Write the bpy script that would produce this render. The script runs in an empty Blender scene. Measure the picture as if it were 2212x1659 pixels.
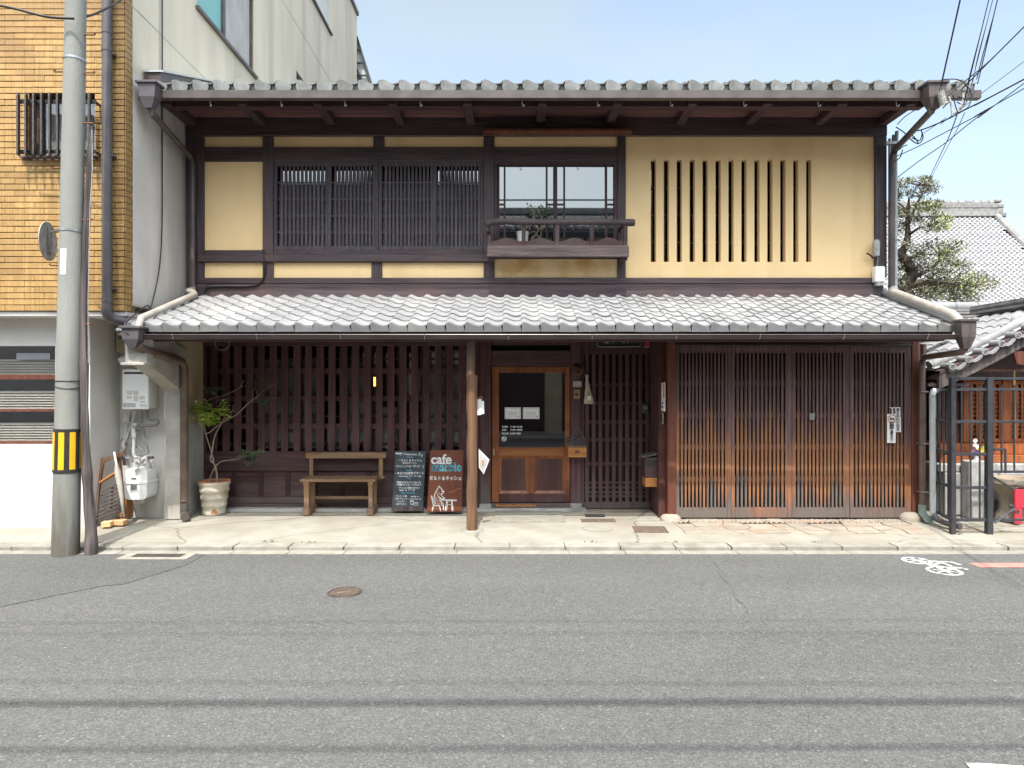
import bpy, math, random
from mathutils import Vector, Matrix, Euler
R = math.radians
rnd = random.Random(7)
sc = bpy.context.scene
COL = sc.collection

# ------------------------------------------------------------------ camera
EYE_Z, CAM_Y, FOC = 1.69, -9.0, 1440.0
cam_d = bpy.data.cameras.new('camera')
cam = bpy.data.objects.new('camera', cam_d)
COL.objects.link(cam)
cam.location = (0, CAM_Y, EYE_Z)
cam.rotation_euler = (R(90), 0, 0)
cam_d.sensor_width = 36
cam_d.lens = 36 * FOC / 2212.0
cam_d.clip_start = 0.05
cam_d.clip_end = 2000
sc.camera = cam

# ------------------------------------------------------------------ sky, sun, exposure
SUN = Vector((0.05, 1.0, -1.9)).normalized()       # direction the light travels
world = bpy.data.worlds.new('World')
sc.world = world
world.use_nodes = True
wn, wl = world.node_tree.nodes, world.node_tree.links
wn.clear()
w_out = wn.new('ShaderNodeOutputWorld')
w_bg = wn.new('ShaderNodeBackground')
w_sky = wn.new('ShaderNodeTexSky')
w_sky.sky_type = 'NISHITA'
w_sky.sun_disc = False
w_sky.sun_elevation = math.asin(-SUN.z)
w_sky.sun_rotation = math.atan2(-SUN.x, -SUN.y)
w_sky.altitude = 50
w_sky.air_density = 1.0
w_sky.dust_density = 5.0
w_sky.ozone_density = 1.0
# thin high cloud veil: real cloud cover over the whole sky dome
w_tc = wn.new('ShaderNodeTexCoord')
w_map = wn.new('ShaderNodeMapping'); w_map.inputs['Scale'].default_value = (1.0, 1.0, 3.0)
w_noise = wn.new('ShaderNodeTexNoise'); w_noise.inputs['Scale'].default_value = 2.0
w_noise.inputs['Detail'].default_value = 5
w_ramp = wn.new('ShaderNodeValToRGB')
w_ramp.color_ramp.elements[0].position = 0.36; w_ramp.color_ramp.elements[0].color = (0.28, 0.28, 0.28, 1)
w_ramp.color_ramp.elements[1].position = 0.64; w_ramp.color_ramp.elements[1].color = (0.70, 0.70, 0.70, 1)
w_bw = wn.new('ShaderNodeRGBToBW')
w_vs = wn.new('ShaderNodeMixRGB'); w_vs.blend_type = 'MULTIPLY'; w_vs.inputs['Fac'].default_value = 1
w_vs.inputs['Color2'].default_value = (1.00, 1.17, 1.21, 1)
w_mix = wn.new('ShaderNodeMixRGB')
wl.new(w_sky.outputs['Color'], w_bw.inputs['Color'])
wl.new(w_bw.outputs['Val'], w_vs.inputs['Color1'])
wl.new(w_vs.outputs['Color'], w_mix.inputs['Color2'])
wl.new(w_tc.outputs['Generated'], w_map.inputs['Vector'])
wl.new(w_map.outputs['Vector'], w_noise.inputs['Vector'])
wl.new(w_noise.outputs['Fac'], w_ramp.inputs['Fac'])
wl.new(w_ramp.outputs['Color'], w_mix.inputs['Fac'])
wl.new(w_sky.outputs['Color'], w_mix.inputs['Color1'])
wl.new(w_mix.outputs['Color'], w_bg.inputs['Color'])
w_bg.inputs['Strength'].default_value = 0.15
wl.new(w_bg.outputs['Background'], w_out.inputs['Surface'])

sun_d = bpy.data.lights.new('sun', 'SUN')
sun_d.energy = 2.0
sun_d.angle = R(0.5)
sun_d.color = (1.0, 0.945, 0.87)
sun = bpy.data.objects.new('sun', sun_d)
COL.objects.link(sun)
sun.rotation_euler = SUN.to_track_quat('-Z', 'Y').to_euler()
sun.location = (0, -10, 20)

sc.view_settings.view_transform = 'Standard'
sc.view_settings.look = 'None'
sc.view_settings.exposure = 1.45
sc.view_settings.gamma = 1.0
sc.view_settings.use_curve_mapping = False
sc.render.engine = 'CYCLES'
sc.cycles.use_denoising = True
sc.cycles.max_bounces = 6
sc.cycles.diffuse_bounces = 4
sc.cycles.glossy_bounces = 3
sc.cycles.transmission_bounces = 4
sc.cycles.transparent_max_bounces = 8
sc.cycles.caustics_reflective = False
sc.cycles.caustics_refractive = False

# ------------------------------------------------------------------ survey: where a sight line meets a plane Y
def X(px, Y=0.0): return (px - 1106.0) * (Y - CAM_Y) / FOC
def Z(py, Y=0.0): return EYE_Z - (py - 829.5) * (Y - CAM_Y) / FOC
def G(px, py, z=0.0):
    d = FOC * (EYE_Z - z) / (py - 829.5)
    return ((px - 1106.0) * d / FOC, d + CAM_Y, z)
def P(px, py, Y): return (X(px, Y), Y, Z(py, Y))

# ------------------------------------------------------------------ materials
MATS = {}
def mat(name, col, col2=None, scale=6.0, rough=0.75, bump=0.0, bscale=60.0, stretch=(1, 1, 1), var=0.0,
        metal=0.0, detail=4.0, lo=0.35, hi=0.65, col3=None, scale3=1.2, lo3=0.52, hi3=0.68, stretch3=(1, 1, 1), spec=0.5,
        bstretch=None, coat=0.0):
    m = bpy.data.materials.new(name); m.use_nodes = True
    nt = m.node_tree; n, l = nt.nodes, nt.links
    b = n['Principled BSDF']
    b.inputs['Roughness'].default_value = rough
    b.inputs['Metallic'].default_value = metal
    b.inputs['Specular IOR Level'].default_value = spec
    if coat: b.inputs['Coat Weight'].default_value = coat
    geo = n.new('ShaderNodeNewGeometry')
    def noise(sc_, st, det):
        mp = n.new('ShaderNodeMapping'); mp.inputs['Scale'].default_value = st
        l.new(geo.outputs['Position'], mp.inputs['Vector'])
        t = n.new('ShaderNodeTexNoise'); t.inputs['Scale'].default_value = sc_; t.inputs['Detail'].default_value = det
        l.new(mp.outputs['Vector'], t.inputs['Vector'])
        return t
    def ramp(src, a, bb, c1, c2):
        r = n.new('ShaderNodeValToRGB')
        r.color_ramp.elements[0].position = a; r.color_ramp.elements[0].color = (*c1, 1)
        r.color_ramp.elements[1].position = bb; r.color_ramp.elements[1].color = (*c2, 1)
        l.new(src, r.inputs['Fac']); return r
    out = None
    if col2 is not None:
        out = ramp(noise(scale, stretch, detail).outputs['Fac'], lo, hi, col, col2).outputs['Color']
    if col3 is not None:
        f = ramp(noise(scale3, stretch3, 5).outputs['Fac'], lo3, hi3, (0, 0, 0), (1, 1, 1)).outputs['Color']
        mx = n.new('ShaderNodeMixRGB'); l.new(f, mx.inputs['Fac'])
        if out is not None: l.new(out, mx.inputs['Color1'])
        else: mx.inputs['Color1'].default_value = (*col, 1)
        mx.inputs['Color2'].default_value = (*col3, 1); out = mx.outputs['Color']
    if var:
        oi = n.new('ShaderNodeObjectInfo'); mr = n.new('ShaderNodeMapRange')
        mr.inputs['To Min'].default_value = 1 - var; mr.inputs['To Max'].default_value = 1 + var
        l.new(oi.outputs['Random'], mr.inputs['Value'])
        hs = n.new('ShaderNodeHueSaturation'); l.new(mr.outputs['Result'], hs.inputs['Value'])
        if out is not None: l.new(out, hs.inputs['Color'])
        else: hs.inputs['Color'].default_value = (*col, 1)
        out = hs.outputs['Color']
    if out is not None: l.new(out, b.inputs['Base Color'])
    else: b.inputs['Base Color'].default_value = (*col, 1)
    if bump:
        t = noise(bscale, bstretch or stretch, 6)
        bp = n.new('ShaderNodeBump'); bp.inputs['Strength'].default_value = bump; bp.inputs['Distance'].default_value = 0.02
        l.new(t.outputs['Fac'], bp.inputs['Height']); l.new(bp.outputs['Normal'], b.inputs['Normal'])
    MATS[name] = m
    return m

V_GRAIN, H_GRAIN, D_GRAIN = (1, 1, 0.06), (0.06, 1, 1), (1, 0.06, 1)
mat('wood_v', (.030, .016, .017), (.062, .032, .033), 30, .62, .25, 60, V_GRAIN, .14, col3=(.075, .052, .05), scale3=1.6, spec=.35)
mat('wood_h', (.054, .026, .028), (.096, .048, .051), 30, .62, .25, 60, H_GRAIN, .14, col3=(.075, .052, .05), scale3=1.6, spec=.35)
mat('wood_up_v', (.040, .026, .030), (.080, .054, .060), 30, .55, .25, 60, V_GRAIN, .12, col3=(.085, .05, .05), scale3=1.3, spec=.5)
mat('wood_up_h', (.040, .026, .030), (.080, .054, .060), 30, .55, .25, 60, H_GRAIN, .12, col3=(.085, .05, .05), scale3=1.3, spec=.5)
mat('wood_d', (.042, .022, .024), (.078, .042, .044), 30, .65, .25, 60, D_GRAIN, .14)
mat('wood_soffit', (.13, .058, .058), (.20, .095, .092), 14, .6, .2, 60, H_GRAIN, .2, col3=(.13, .055, .04), scale3=1.1)
mat('wood_red', (.085, .026, .016), (.15, .05, .028), 24, .5, .2, 60, V_GRAIN, .1)
mat('wood_lattice', (.058, .026, .029), (.102, .049, .053), 30, .6, .2, 60, V_GRAIN, .18, spec=.35)
mat('wood_window', (.050, .038, .044), (.09, .072, .081), 30, .6, .2, 60, V_GRAIN, .15)
mat('wood_bench', (.17, .095, .045), (.29, .18, .095), 18, .6, .35, 50, (.08, 1, 1), .08, col3=(.22, .15, .10), scale3=2.5)
mat('wood_bench_v', (.17, .095, .045), (.28, .17, .09), 18, .6, .35, 50, V_GRAIN, .08, col3=(.2, .14, .1), scale3=2.5)
mat('wood_door', (.17, .05, .016), (.30, .105, .03), 16, .42, .15, 60, V_GRAIN, .08, col3=(.08, .026, .016), scale3=2.3, lo3=.5, hi3=.7)
mat('wood_door_h', (.19, .062, .016), (.30, .115, .032), 16, .42, .15, 60, H_GRAIN, .06)
mat('wood_box', (.36, .14, .03), (.46, .20, .055), 14, .55, .2, 60, H_GRAIN)
mat('wood_panel', (.045, .015, .013), (.085, .034, .029), 9, .55, .3, 25, V_GRAIN, col3=(.10, .055, .05), scale3=3.2)
mat('wood_post', (.085, .042, .024), (.22, .115, .06), 22, .75, .8, 26, (1, 1, .045), col3=(.13, .11, .10), scale3=1.5, stretch3=(1, 1, .5), lo3=.46, hi3=.62)
mat('wood_grey', (.05, .041, .041), (.15, .125, .118), 26, .85, .9, 26, (1, 1, .05), col3=(.06, .045, .04), scale3=2)
mat('wood_log', (.04, .027, .027), (.085, .06, .06), 18, .7, .8, 14, (.12, 1, 1))
mat('wood_shrine', (.24, .065, .016), (.36, .115, .035), 18, .5, .2, 50, V_GRAIN, .12, col3=(.14, .04, .015), scale3=2)
mat('wood_sign', (.11, .03, .016), (.17, .05, .022), 4, .42, .1, 40, (1, 1, .3), col3=(.25, .09, .03), scale3=2.0, lo3=.55, hi3=.75)
mat('wood_floor', (.10, .05, .025), (.16, .09, .045), 12, .6, .1, 50, H_GRAIN)
mat('plaster', (.86, .625, .325), (.90, .665, .365), 2.2, .9, .16, 60, var=.03, col3=(.74, .52, .26), scale3=1.1, stretch3=(1.6, 1, .22), lo3=.5, hi3=.78)
mat('plaster_stain', (.78, .58, .31), (.83, .63, .36), 2.2, .9, .12, 90, col3=(.6, .36, .13), scale3=2.6, lo3=.5, hi3=.7)
mat('tile', (.225, .225, .23), (.285, .285, .29), 5, .6, .15, 60, var=.09, col3=(.34, .335, .325), scale3=1.3, spec=.35)
mat('tile_old', (.25, .255, .25), (.36, .365, .355), 10, .6, .25, 80, var=.12, col3=(.2, .2, .18), scale3=3)
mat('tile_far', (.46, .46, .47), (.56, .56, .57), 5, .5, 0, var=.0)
mat('tile_ridge', (.17, .165, .16), (.27, .26, .25), 6, .6, .3, 60, var=.12)
mat('metal_dark', (.07, .057, .054), (.11, .09, .085), 5, .38, .05, 60, var=.06, spec=.5)
mat('metal_gutter', (.055, .040, .038), (.085, .066, .064), 3, .33, .03, 60, var=.05)
mat('copper', (.075, .045, .033), (.12, .075, .055), 5, .4, .05, 60, metal=.2)
mat('verdigris', (.18, .24, .22), (.27, .34, .31), 14, .7, .2, 60)
mat('pipe_tan', (.30, .27, .235), (.40, .37, .33), 5, .5, .05, 60)
mat('pipe_grey', (.44, .47, .48), (.53, .56, .57), 6, .45)
mat('pipe_brown', (.11, .075, .06), (.17, .12, .095), 5, .45, .05, 60)
mat('pipe_purple', (.085, .075, .082), (.12, .108, .115), 4, .45, .03, 60)
mat('pipe_white', (.55, .55, .54), (.66, .66, .64), 6, .45)
mat('pipe_wrap', (.30, .30, .29), (.45, .45, .44), 20, .75, .4, 60)
mat('steel', (.42, .42, .42), None, rough=.32, metal=.8)
mat('steel_black', (.028, .030, .036), (.045, .047, .053), 10, .45, .1, 90)
mat('rust', (.16, .06, .025), (.26, .12, .06), 30, .8, .3, 80)
mat('brass', (.42, .30, .12), None, rough=.35, metal=.7)
mat('cable', (.014, .014, .015), None, rough=.5)
mat('cable_grey', (.19, .185, .18), None, rough=.6)
mat('concrete', (.36, .34, .30), (.47, .45, .40), 5, .9, .35, 70, col3=(.30, .27, .22), scale3=1.6)
mat('concrete_pole', (.215, .218, .20), (.275, .278, .255), 4, .85, .3, 90, (1, 1, .25), col3=(.18, .172, .15), scale3=2.2, stretch3=(1, 1, .15))
mat('concrete_wall', (.61, .55, .435), (.69, .625, .50), 2.5, .9, .12, 70, (1, 1, .22), col3=(.49, .44, .355), scale3=1.5, stretch3=(1, 1, .07), lo3=.5, hi3=.72)
mat('concrete_grey', (.40, .385, .37), (.49, .475, .455), 4, .9, .3, 60, (1, 1, .4), col3=(.27, .255, .235), scale3=1.6, stretch3=(1, 1, .2))
mat('wall_white', (.64, .625, .60), (.69, .675, .65), 3, .9, .15, 60, col3=(.59, .57, .54), scale3=1.1)
mat('side_render', (.60, .57, .53), (.70, .67, .625), 3, .9, .25, 50, (1, 1, .5), col3=(.48, .45, .415), scale3=1.3, stretch3=(1, 1, .25))
mat('wall_beige', (.47, .37, .235), (.55, .44, .285), 3, .9, .25, 60)
mat('soffit_white', (.62, .60, .57), (.68, .66, .63), 3, .9)
mat('ivory', (.62, .61, .56), (.68, .67, .62), 6, .45)
mat('white_enamel', (.80, .82, .81), (.85, .86, .85), 5, .35, coat=.2)
mat('meter_beige', (.50, .45, .30), (.56, .51, .36), 6, .5)
mat('paper', (.80, .80, .79), (.86, .86, .85), 20, .8)
mat('paint_white', (.50, .50, .49), (.60, .60, .58), 18, .75, col3=(.2, .2, .195), scale3=16, lo3=.56, hi3=.60)
mat('paint_red', (.48, .17, .14), (.55, .22, .18), 16, .8, col3=(.4, .25, .22), scale3=7, lo3=.56, hi3=.64)
mat('ink', (.03, .03, .033), None, rough=.8)
mat('ink_blue', (.12, .42, .52), None, rough=.8)
mat('chalk', (.78, .80, .80), (.60, .63, .64), 60, .9)
mat('chalk_blue', (.07, .27, .38), (.12, .40, .5), 60, .9)
mat('board_black', (.028, .040, .052), (.045, .060, .075), 4, .7, .05, 60, col3=(.07, .085, .1), scale3=3)
mat('cyan_print', (.13, .52, .60), (.03, .20, .27), 16, .6, lo=.42, hi=.58)
mat('terracotta_glaze', (.50, .45, .36), (.60, .56, .48), 7, .7, .35, 26, (1, 1, 1.6), col3=(.42, .34, .23), scale3=4.2, lo3=.5, hi3=.66)
mat('terracotta', (.42, .17, .08), (.5, .23, .12), 10, .85, .2, 50)
mat('soil', (.03, .022, .016), (.06, .042, .03), 30, .95, .5, 60)
mat('bark_thin', (.20, .15, .12), (.33, .27, .22), 20, .8, .3, 50)
mat('bark', (.05, .038, .03), (.10, .08, .065), 14, .9, .6, 30)
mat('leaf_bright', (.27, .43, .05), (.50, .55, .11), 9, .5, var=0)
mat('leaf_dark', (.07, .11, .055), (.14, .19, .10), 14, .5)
mat('leaf_tree', (.125, .135, .085), (.27, .27, .185), 7, .42, col3=(.20, .19, .05), scale3=1.6, lo3=.55, hi3=.66)
mat('petal_white', (.8, .78, .7), None, rough=.7)
mat('petal_yellow', (.75, .52, .03), None, rough=.7)
mat('petal_purple', (.25, .12, .5), None, rough=.7)
mat('band_black', (.018, .016, .015), (.03, .028, .026), 12, .6)
mat('band_yellow', (.78, .42, .008), (.85, .48, .015), 8, .5)
mat('red_plastic', (.62, .04, .07), None, rough=.4)
mat('red_box', (.30, .035, .02), None, rough=.5)
mat('cloth', (.40, .35, .24), (.55, .5, .38), 14, .9, .4, 60)
mat('brick_new', (.60, .35, .17), (.68, .43, .23), 16, .9, .3, 60, var=.1)
mat('stone', (.28, .24, .19), (.35, .305, .25), 6, .85, .35, 30, var=.1, col3=(.34, .245, .18), scale3=3)
mat('stone_grey', (.27, .265, .26), (.36, .355, .345), 10, .85, .3, 60, var=.1)
mat('kerb_stone', (.245, .23, .198), (.31, .293, .255), 9, .85, .3, 60, var=.09, col3=(.2, .18, .15), scale3=4)
mat('gutter_concrete', (.23, .217, .18), (.295, .278, .238), 9, .85, .25, 60, var=.06)
mat('iron', (.05, .04, .036), (.085, .068, .06), 20, .6, .4, 60)
mat('lid_bronze', (.115, .08, .06), (.165, .12, .095), 16, .65, .3, 60)
mat('mortar', (.15, .095, .06), (.20, .13, .085), 30, .95)
mat('interior', (.018, .014, .013), None, rough=.9)
mat('interior_red', (.05, .016, .014), (.08, .03, .025), 5, .85)
mat('blind', (.60, .57, .48), (.66, .63, .54), 6, .6)
mat('shutter_grey', (.12, .12, .13), (.17, .17, .18), 8, .45, spec=.5)
mat('pale_sheet', (.55, .59, .64), (.68, .71, .75), 3, .7)
mat('teal_blind', (.22, .48, .47), None, rough=.5)
mat('curtain', (.38, .42, .46), (.55, .58, .6), 20, .8, stretch=(1, 1, .05))

def pavement_material(name, c1, c2, c3, crack):
    m = mat(name, c1, c2, 3.0, .9, .3, 90, col3=c3, scale3=1.0, lo3=.45, hi3=.7)
    nt = m.node_tree; n, l = nt.nodes, nt.links
    b = n['Principled BSDF']
    src = b.inputs['Base Color'].links[0].from_socket
    geo = [x for x in n if x.type == 'NEW_GEOMETRY'][0]
    wob = n.new('ShaderNodeTexNoise'); wob.inputs['Scale'].default_value = 2.2; wob.inputs['Detail'].default_value = 6
    l.new(geo.outputs['Position'], wob.inputs['Vector'])
    ma = n.new('ShaderNodeMixRGB'); ma.blend_type = 'LINEAR_LIGHT'; ma.inputs['Fac'].default_value = .16
    l.new(geo.outputs['Position'], ma.inputs['Color1']); l.new(wob.outputs['Color'], ma.inputs['Color2'])
    vo = n.new('ShaderNodeTexVoronoi'); vo.feature = 'DISTANCE_TO_EDGE'; vo.inputs['Scale'].default_value = crack
    mp = n.new('ShaderNodeMapping'); mp.inputs['Scale'].default_value = (.7, 1.25, 0)
    l.new(ma.outputs['Color'], mp.inputs['Vector']); l.new(mp.outputs['Vector'], vo.inputs['Vector'])
    r = n.new('ShaderNodeValToRGB')
    r.color_ramp.elements[0].position = 0.0; r.color_ramp.elements[0].color = (.35, .33, .3, 1)
    r.color_ramp.elements[1].position = 0.008; r.color_ramp.elements[1].color = (1, 1, 1, 1)
    l.new(vo.outputs['Distance'], r.inputs['Fac'])
    mu = n.new('ShaderNodeMixRGB'); mu.blend_type = 'MULTIPLY'; mu.inputs['Fac'].default_value = .75
    l.new(src, mu.inputs['Color1']); l.new(r.outputs['Color'], mu.inputs['Color2'])
    l.new(mu.outputs['Color'], b.inputs['Base Color'])
    return m
pavement_material('pavement', (.265, .25, .208), (.33, .312, .262), (.255, .218, .168), .55)

def asphalt_material(name, base, dark):
    m = bpy.data.materials.new(name); m.use_nodes = True; MATS[name] = m
    nt = m.node_tree; n, l = nt.nodes, nt.links; b = n['Principled BSDF']
    b.inputs['Roughness'].default_value = .85
    geo = n.new('ShaderNodeNewGeometry')
    def nz(s, d, st=(1, 1, 1)):
        mp = n.new('ShaderNodeMapping'); mp.inputs['Scale'].default_value = st
        l.new(geo.outputs['Position'], mp.inputs['Vector'])
        t = n.new('ShaderNodeTexNoise'); t.inputs['Scale'].default_value = s; t.inputs['Detail'].default_value = d
        l.new(mp.outputs['Vector'], t.inputs['Vector']); return t
    v = n.new('ShaderNodeTexVoronoi'); v.inputs['Scale'].default_value = 125
    l.new(geo.outputs['Position'], v.inputs['Vector'])
    r1 = n.new('ShaderNodeValToRGB')
    e = r1.color_ramp.elements
    e[0].position = .0; e[0].color = (*[c * .6 for c in base], 1)
    e[1].position = 1.; e[1].color = (*[c * 1.8 for c in base], 1)
    e.new(.93).color = (*[c * 1.2 for c in base], 1)
    sp = n.new('ShaderNodeSeparateColor'); l.new(v.outputs['Color'], sp.inputs['Color'])
    l.new(sp.outputs['Red'], r1.inputs['Fac'])
    v2 = n.new('ShaderNodeTexVoronoi'); v2.inputs['Scale'].default_value = 42
    l.new(geo.outputs['Position'], v2.inputs['Vector'])
    sp2 = n.new('ShaderNodeSeparateColor'); l.new(v2.outputs['Color'], sp2.inputs['Color'])
    r4 = n.new('ShaderNodeValToRGB'); r4.color_ramp.interpolation = 'CONSTANT'
    r4.color_ramp.elements[0].color = (0, 0, 0, 1); r4.color_ramp.elements[1].position = .99; r4.color_ramp.elements[1].color = (1, 1, 1, 1)
    l.new(sp2.outputs['Green'], r4.inputs['Fac'])
    r5 = n.new('ShaderNodeMath'); r5.operation = 'LESS_THAN'; r5.inputs[1].default_value = .3
    l.new(v2.outputs['Distance'], r5.inputs[0])
    m4 = n.new('ShaderNodeMath'); m4.operation = 'MULTIPLY'
    l.new(r4.outputs['Color'], m4.inputs[0]); l.new(r5.outputs['Value'], m4.inputs[1])
    mx0 = n.new('ShaderNodeMixRGB'); l.new(m4.outputs['Value'], mx0.inputs['Fac'])
    l.new(r1.outputs['Color'], mx0.inputs['Color1']); mx0.inputs['Color2'].default_value = (.27, .265, .25, 1)
    r2 = n.new('ShaderNodeValToRGB')
    r2.color_ramp.elements[0].position = .36; r2.color_ramp.elements[0].color = (dark, dark, dark, 1)
    r2.color_ramp.elements[1].position = .62; r2.color_ramp.elements[1].color = (1, 1, 1, 1)
    l.new(nz(1.1, 8, (.16, 1, 1)).outputs['Fac'], r2.inputs['Fac'])
    mu = n.new('ShaderNodeMixRGB'); mu.blend_type = 'MULTIPLY'; mu.inputs['Fac'].default_value = 1
    l.new(mx0.outputs['Color'], mu.inputs['Color1']); l.new(r2.outputs['Color'], mu.inputs['Color2'])
    r3 = n.new('ShaderNodeValToRGB')
    r3.color_ramp.elements[0].position = .40; r3.color_ramp.elements[0].color = (.94, .94, .94, 1)
    r3.color_ramp.elements[1].position = .60; r3.color_ramp.elements[1].color = (1.03, 1.03, 1.03, 1)
    l.new(nz(14, 4).outputs['Fac'], r3.inputs['Fac'])
    mu2 = n.new('ShaderNodeMixRGB'); mu2.blend_type = 'MULTIPLY'; mu2.inputs['Fac'].default_value = 1
    l.new(mu.outputs['Color'], mu2.inputs['Color1']); l.new(r3.outputs['Color'], mu2.inputs['Color2'])
    l.new(mu2.outputs['Color'], b.inputs['Base Color'])
    bp = n.new('ShaderNodeBump'); bp.inputs['Strength'].default_value = .55; bp.inputs['Distance'].default_value = .006
    l.new(v.outputs['Distance'], bp.inputs['Height']); l.new(bp.outputs['Normal'], b.inputs['Normal'])
asphalt_material('asphalt', (.121, .119, .114), .87)
asphalt_material('asphalt_patch', (.104, .103, .100), .90)

def grime(name, z0, z1, col, scale=5.0, streak=(7, 7, .6)):
    # splash dirt that creeps up from the ground in streaks
    m = MATS[name]; n, l = m.node_tree.nodes, m.node_tree.links; b = n['Principled BSDF']
    src = b.inputs['Base Color'].links[0].from_socket
    geo = [x for x in n if x.type == 'NEW_GEOMETRY'][0]
    sep = n.new('ShaderNodeSeparateXYZ'); l.new(geo.outputs['Position'], sep.inputs['Vector'])
    mp = n.new('ShaderNodeMapping'); mp.inputs['Scale'].default_value = streak; l.new(geo.outputs['Position'], mp.inputs['Vector'])
    t = n.new('ShaderNodeTexNoise'); t.inputs['Scale'].default_value = scale; t.inputs['Detail'].default_value = 6; l.new(mp.outputs['Vector'], t.inputs['Vector'])
    mr = n.new('ShaderNodeMapRange'); mr.inputs['From Min'].default_value = z0; mr.inputs['From Max'].default_value = z1
    mr.inputs['To Min'].default_value = .42; mr.inputs['To Max'].default_value = -.25; l.new(sep.outputs['Z'], mr.inputs['Value'])
    a = n.new('ShaderNodeMath'); a.operation = 'ADD'; l.new(t.outputs['Fac'], a.inputs[0]); l.new(mr.outputs['Result'], a.inputs[1])
    r = n.new('ShaderNodeValToRGB'); r.color_ramp.elements[0].position = .48; r.color_ramp.elements[1].position = .85
    r.color_ramp.elements[1].color = (.85, .85, .85, 1); l.new(a.outputs['Value'], r.inputs['Fac'])
    mx = n.new('ShaderNodeMixRGB'); l.new(r.outputs['Color'], mx.inputs['Fac']); l.new(src, mx.inputs['Color1']); mx.inputs['Color2'].default_value = (*col, 1)
    l.new(mx.outputs['Color'], b.inputs['Base Color'])
grime('concrete_pole', -.1, .9, (.11, .095, .075), 2.2)
grime('wood_lattice', -.05, .75, (.115, .092, .085), 2.0, (6, 6, .8))
grime('wood_h', -.05, .6, (.115, .092, .085), 2.0, (1, 6, 4))
grime('wall_white', -.1, .7, (.46, .44, .40), 1.6, (2, 2, 1))
mat('plaster_base', (.74, .72, .68), (.79, .775, .74), 3, .9)
def brick_material():
    m = mat('brick_tile', (.35, .20, .065), (.48, .305, .115), 60, .55, .5, 110, (1, 1, .02), .13,
            col3=(.31, .175, .065), scale3=.9, stretch3=(.8, 1, 1.2), lo3=.5, hi3=.72)
    return m
brick_material()

def gate_wood():
    # vertical slats: dark stain above, bleached and splashed grey towards the foot, orange band painted in for reflected light across the middle
    m = mat('wood_gate', (.088, .050, .048), (.155, .093, .09), 30, .6, .4, 40, V_GRAIN, .22)
    nt = m.node_tree; n, l = nt.nodes, nt.links; b = n['Principled BSDF']
    src = b.inputs['Base Color'].links[0].from_socket
    geo = [x for x in n if x.type == 'NEW_GEOMETRY'][0]
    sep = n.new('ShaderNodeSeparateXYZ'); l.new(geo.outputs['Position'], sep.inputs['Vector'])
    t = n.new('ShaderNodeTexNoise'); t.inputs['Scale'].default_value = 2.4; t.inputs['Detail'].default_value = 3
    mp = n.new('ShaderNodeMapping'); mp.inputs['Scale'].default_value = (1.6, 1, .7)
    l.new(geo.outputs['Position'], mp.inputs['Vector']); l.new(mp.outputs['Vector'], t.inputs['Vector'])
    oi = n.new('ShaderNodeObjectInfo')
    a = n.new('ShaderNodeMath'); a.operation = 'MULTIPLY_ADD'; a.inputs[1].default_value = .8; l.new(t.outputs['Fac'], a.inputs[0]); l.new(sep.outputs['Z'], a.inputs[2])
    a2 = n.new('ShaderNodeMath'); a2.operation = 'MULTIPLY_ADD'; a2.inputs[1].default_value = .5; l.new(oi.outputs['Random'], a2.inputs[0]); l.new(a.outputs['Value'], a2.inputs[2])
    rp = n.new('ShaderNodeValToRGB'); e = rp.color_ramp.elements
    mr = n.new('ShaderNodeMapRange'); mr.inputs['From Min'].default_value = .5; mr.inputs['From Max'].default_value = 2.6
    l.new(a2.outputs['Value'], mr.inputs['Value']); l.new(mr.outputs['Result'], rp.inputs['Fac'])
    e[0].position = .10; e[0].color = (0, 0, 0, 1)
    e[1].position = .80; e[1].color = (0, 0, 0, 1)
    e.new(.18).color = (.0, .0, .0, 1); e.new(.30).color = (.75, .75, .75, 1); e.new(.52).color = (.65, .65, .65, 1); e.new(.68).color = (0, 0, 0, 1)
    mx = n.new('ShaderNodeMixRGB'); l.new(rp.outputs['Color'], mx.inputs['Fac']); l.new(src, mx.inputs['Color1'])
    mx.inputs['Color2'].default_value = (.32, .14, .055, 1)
    rg = n.new('ShaderNodeValToRGB'); rg.color_ramp.elements[0].position = .12; rg.color_ramp.elements[0].color = (.8, .8, .8, 1)
    rg.color_ramp.elements[1].position = .29; rg.color_ramp.elements[1].color = (0, 0, 0, 1)
    l.new(mr.outputs['Result'], rg.inputs['Fac'])
    mx2 = n.new('ShaderNodeMixRGB'); l.new(rg.outputs['Color'], mx2.inputs['Fac']); l.new(mx.outputs['Color'], mx2.inputs['Color1'])
    mx2.inputs['Color2'].default_value = (.15, .13, .115, 1)
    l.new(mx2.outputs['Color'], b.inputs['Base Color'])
gate_wood()

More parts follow.
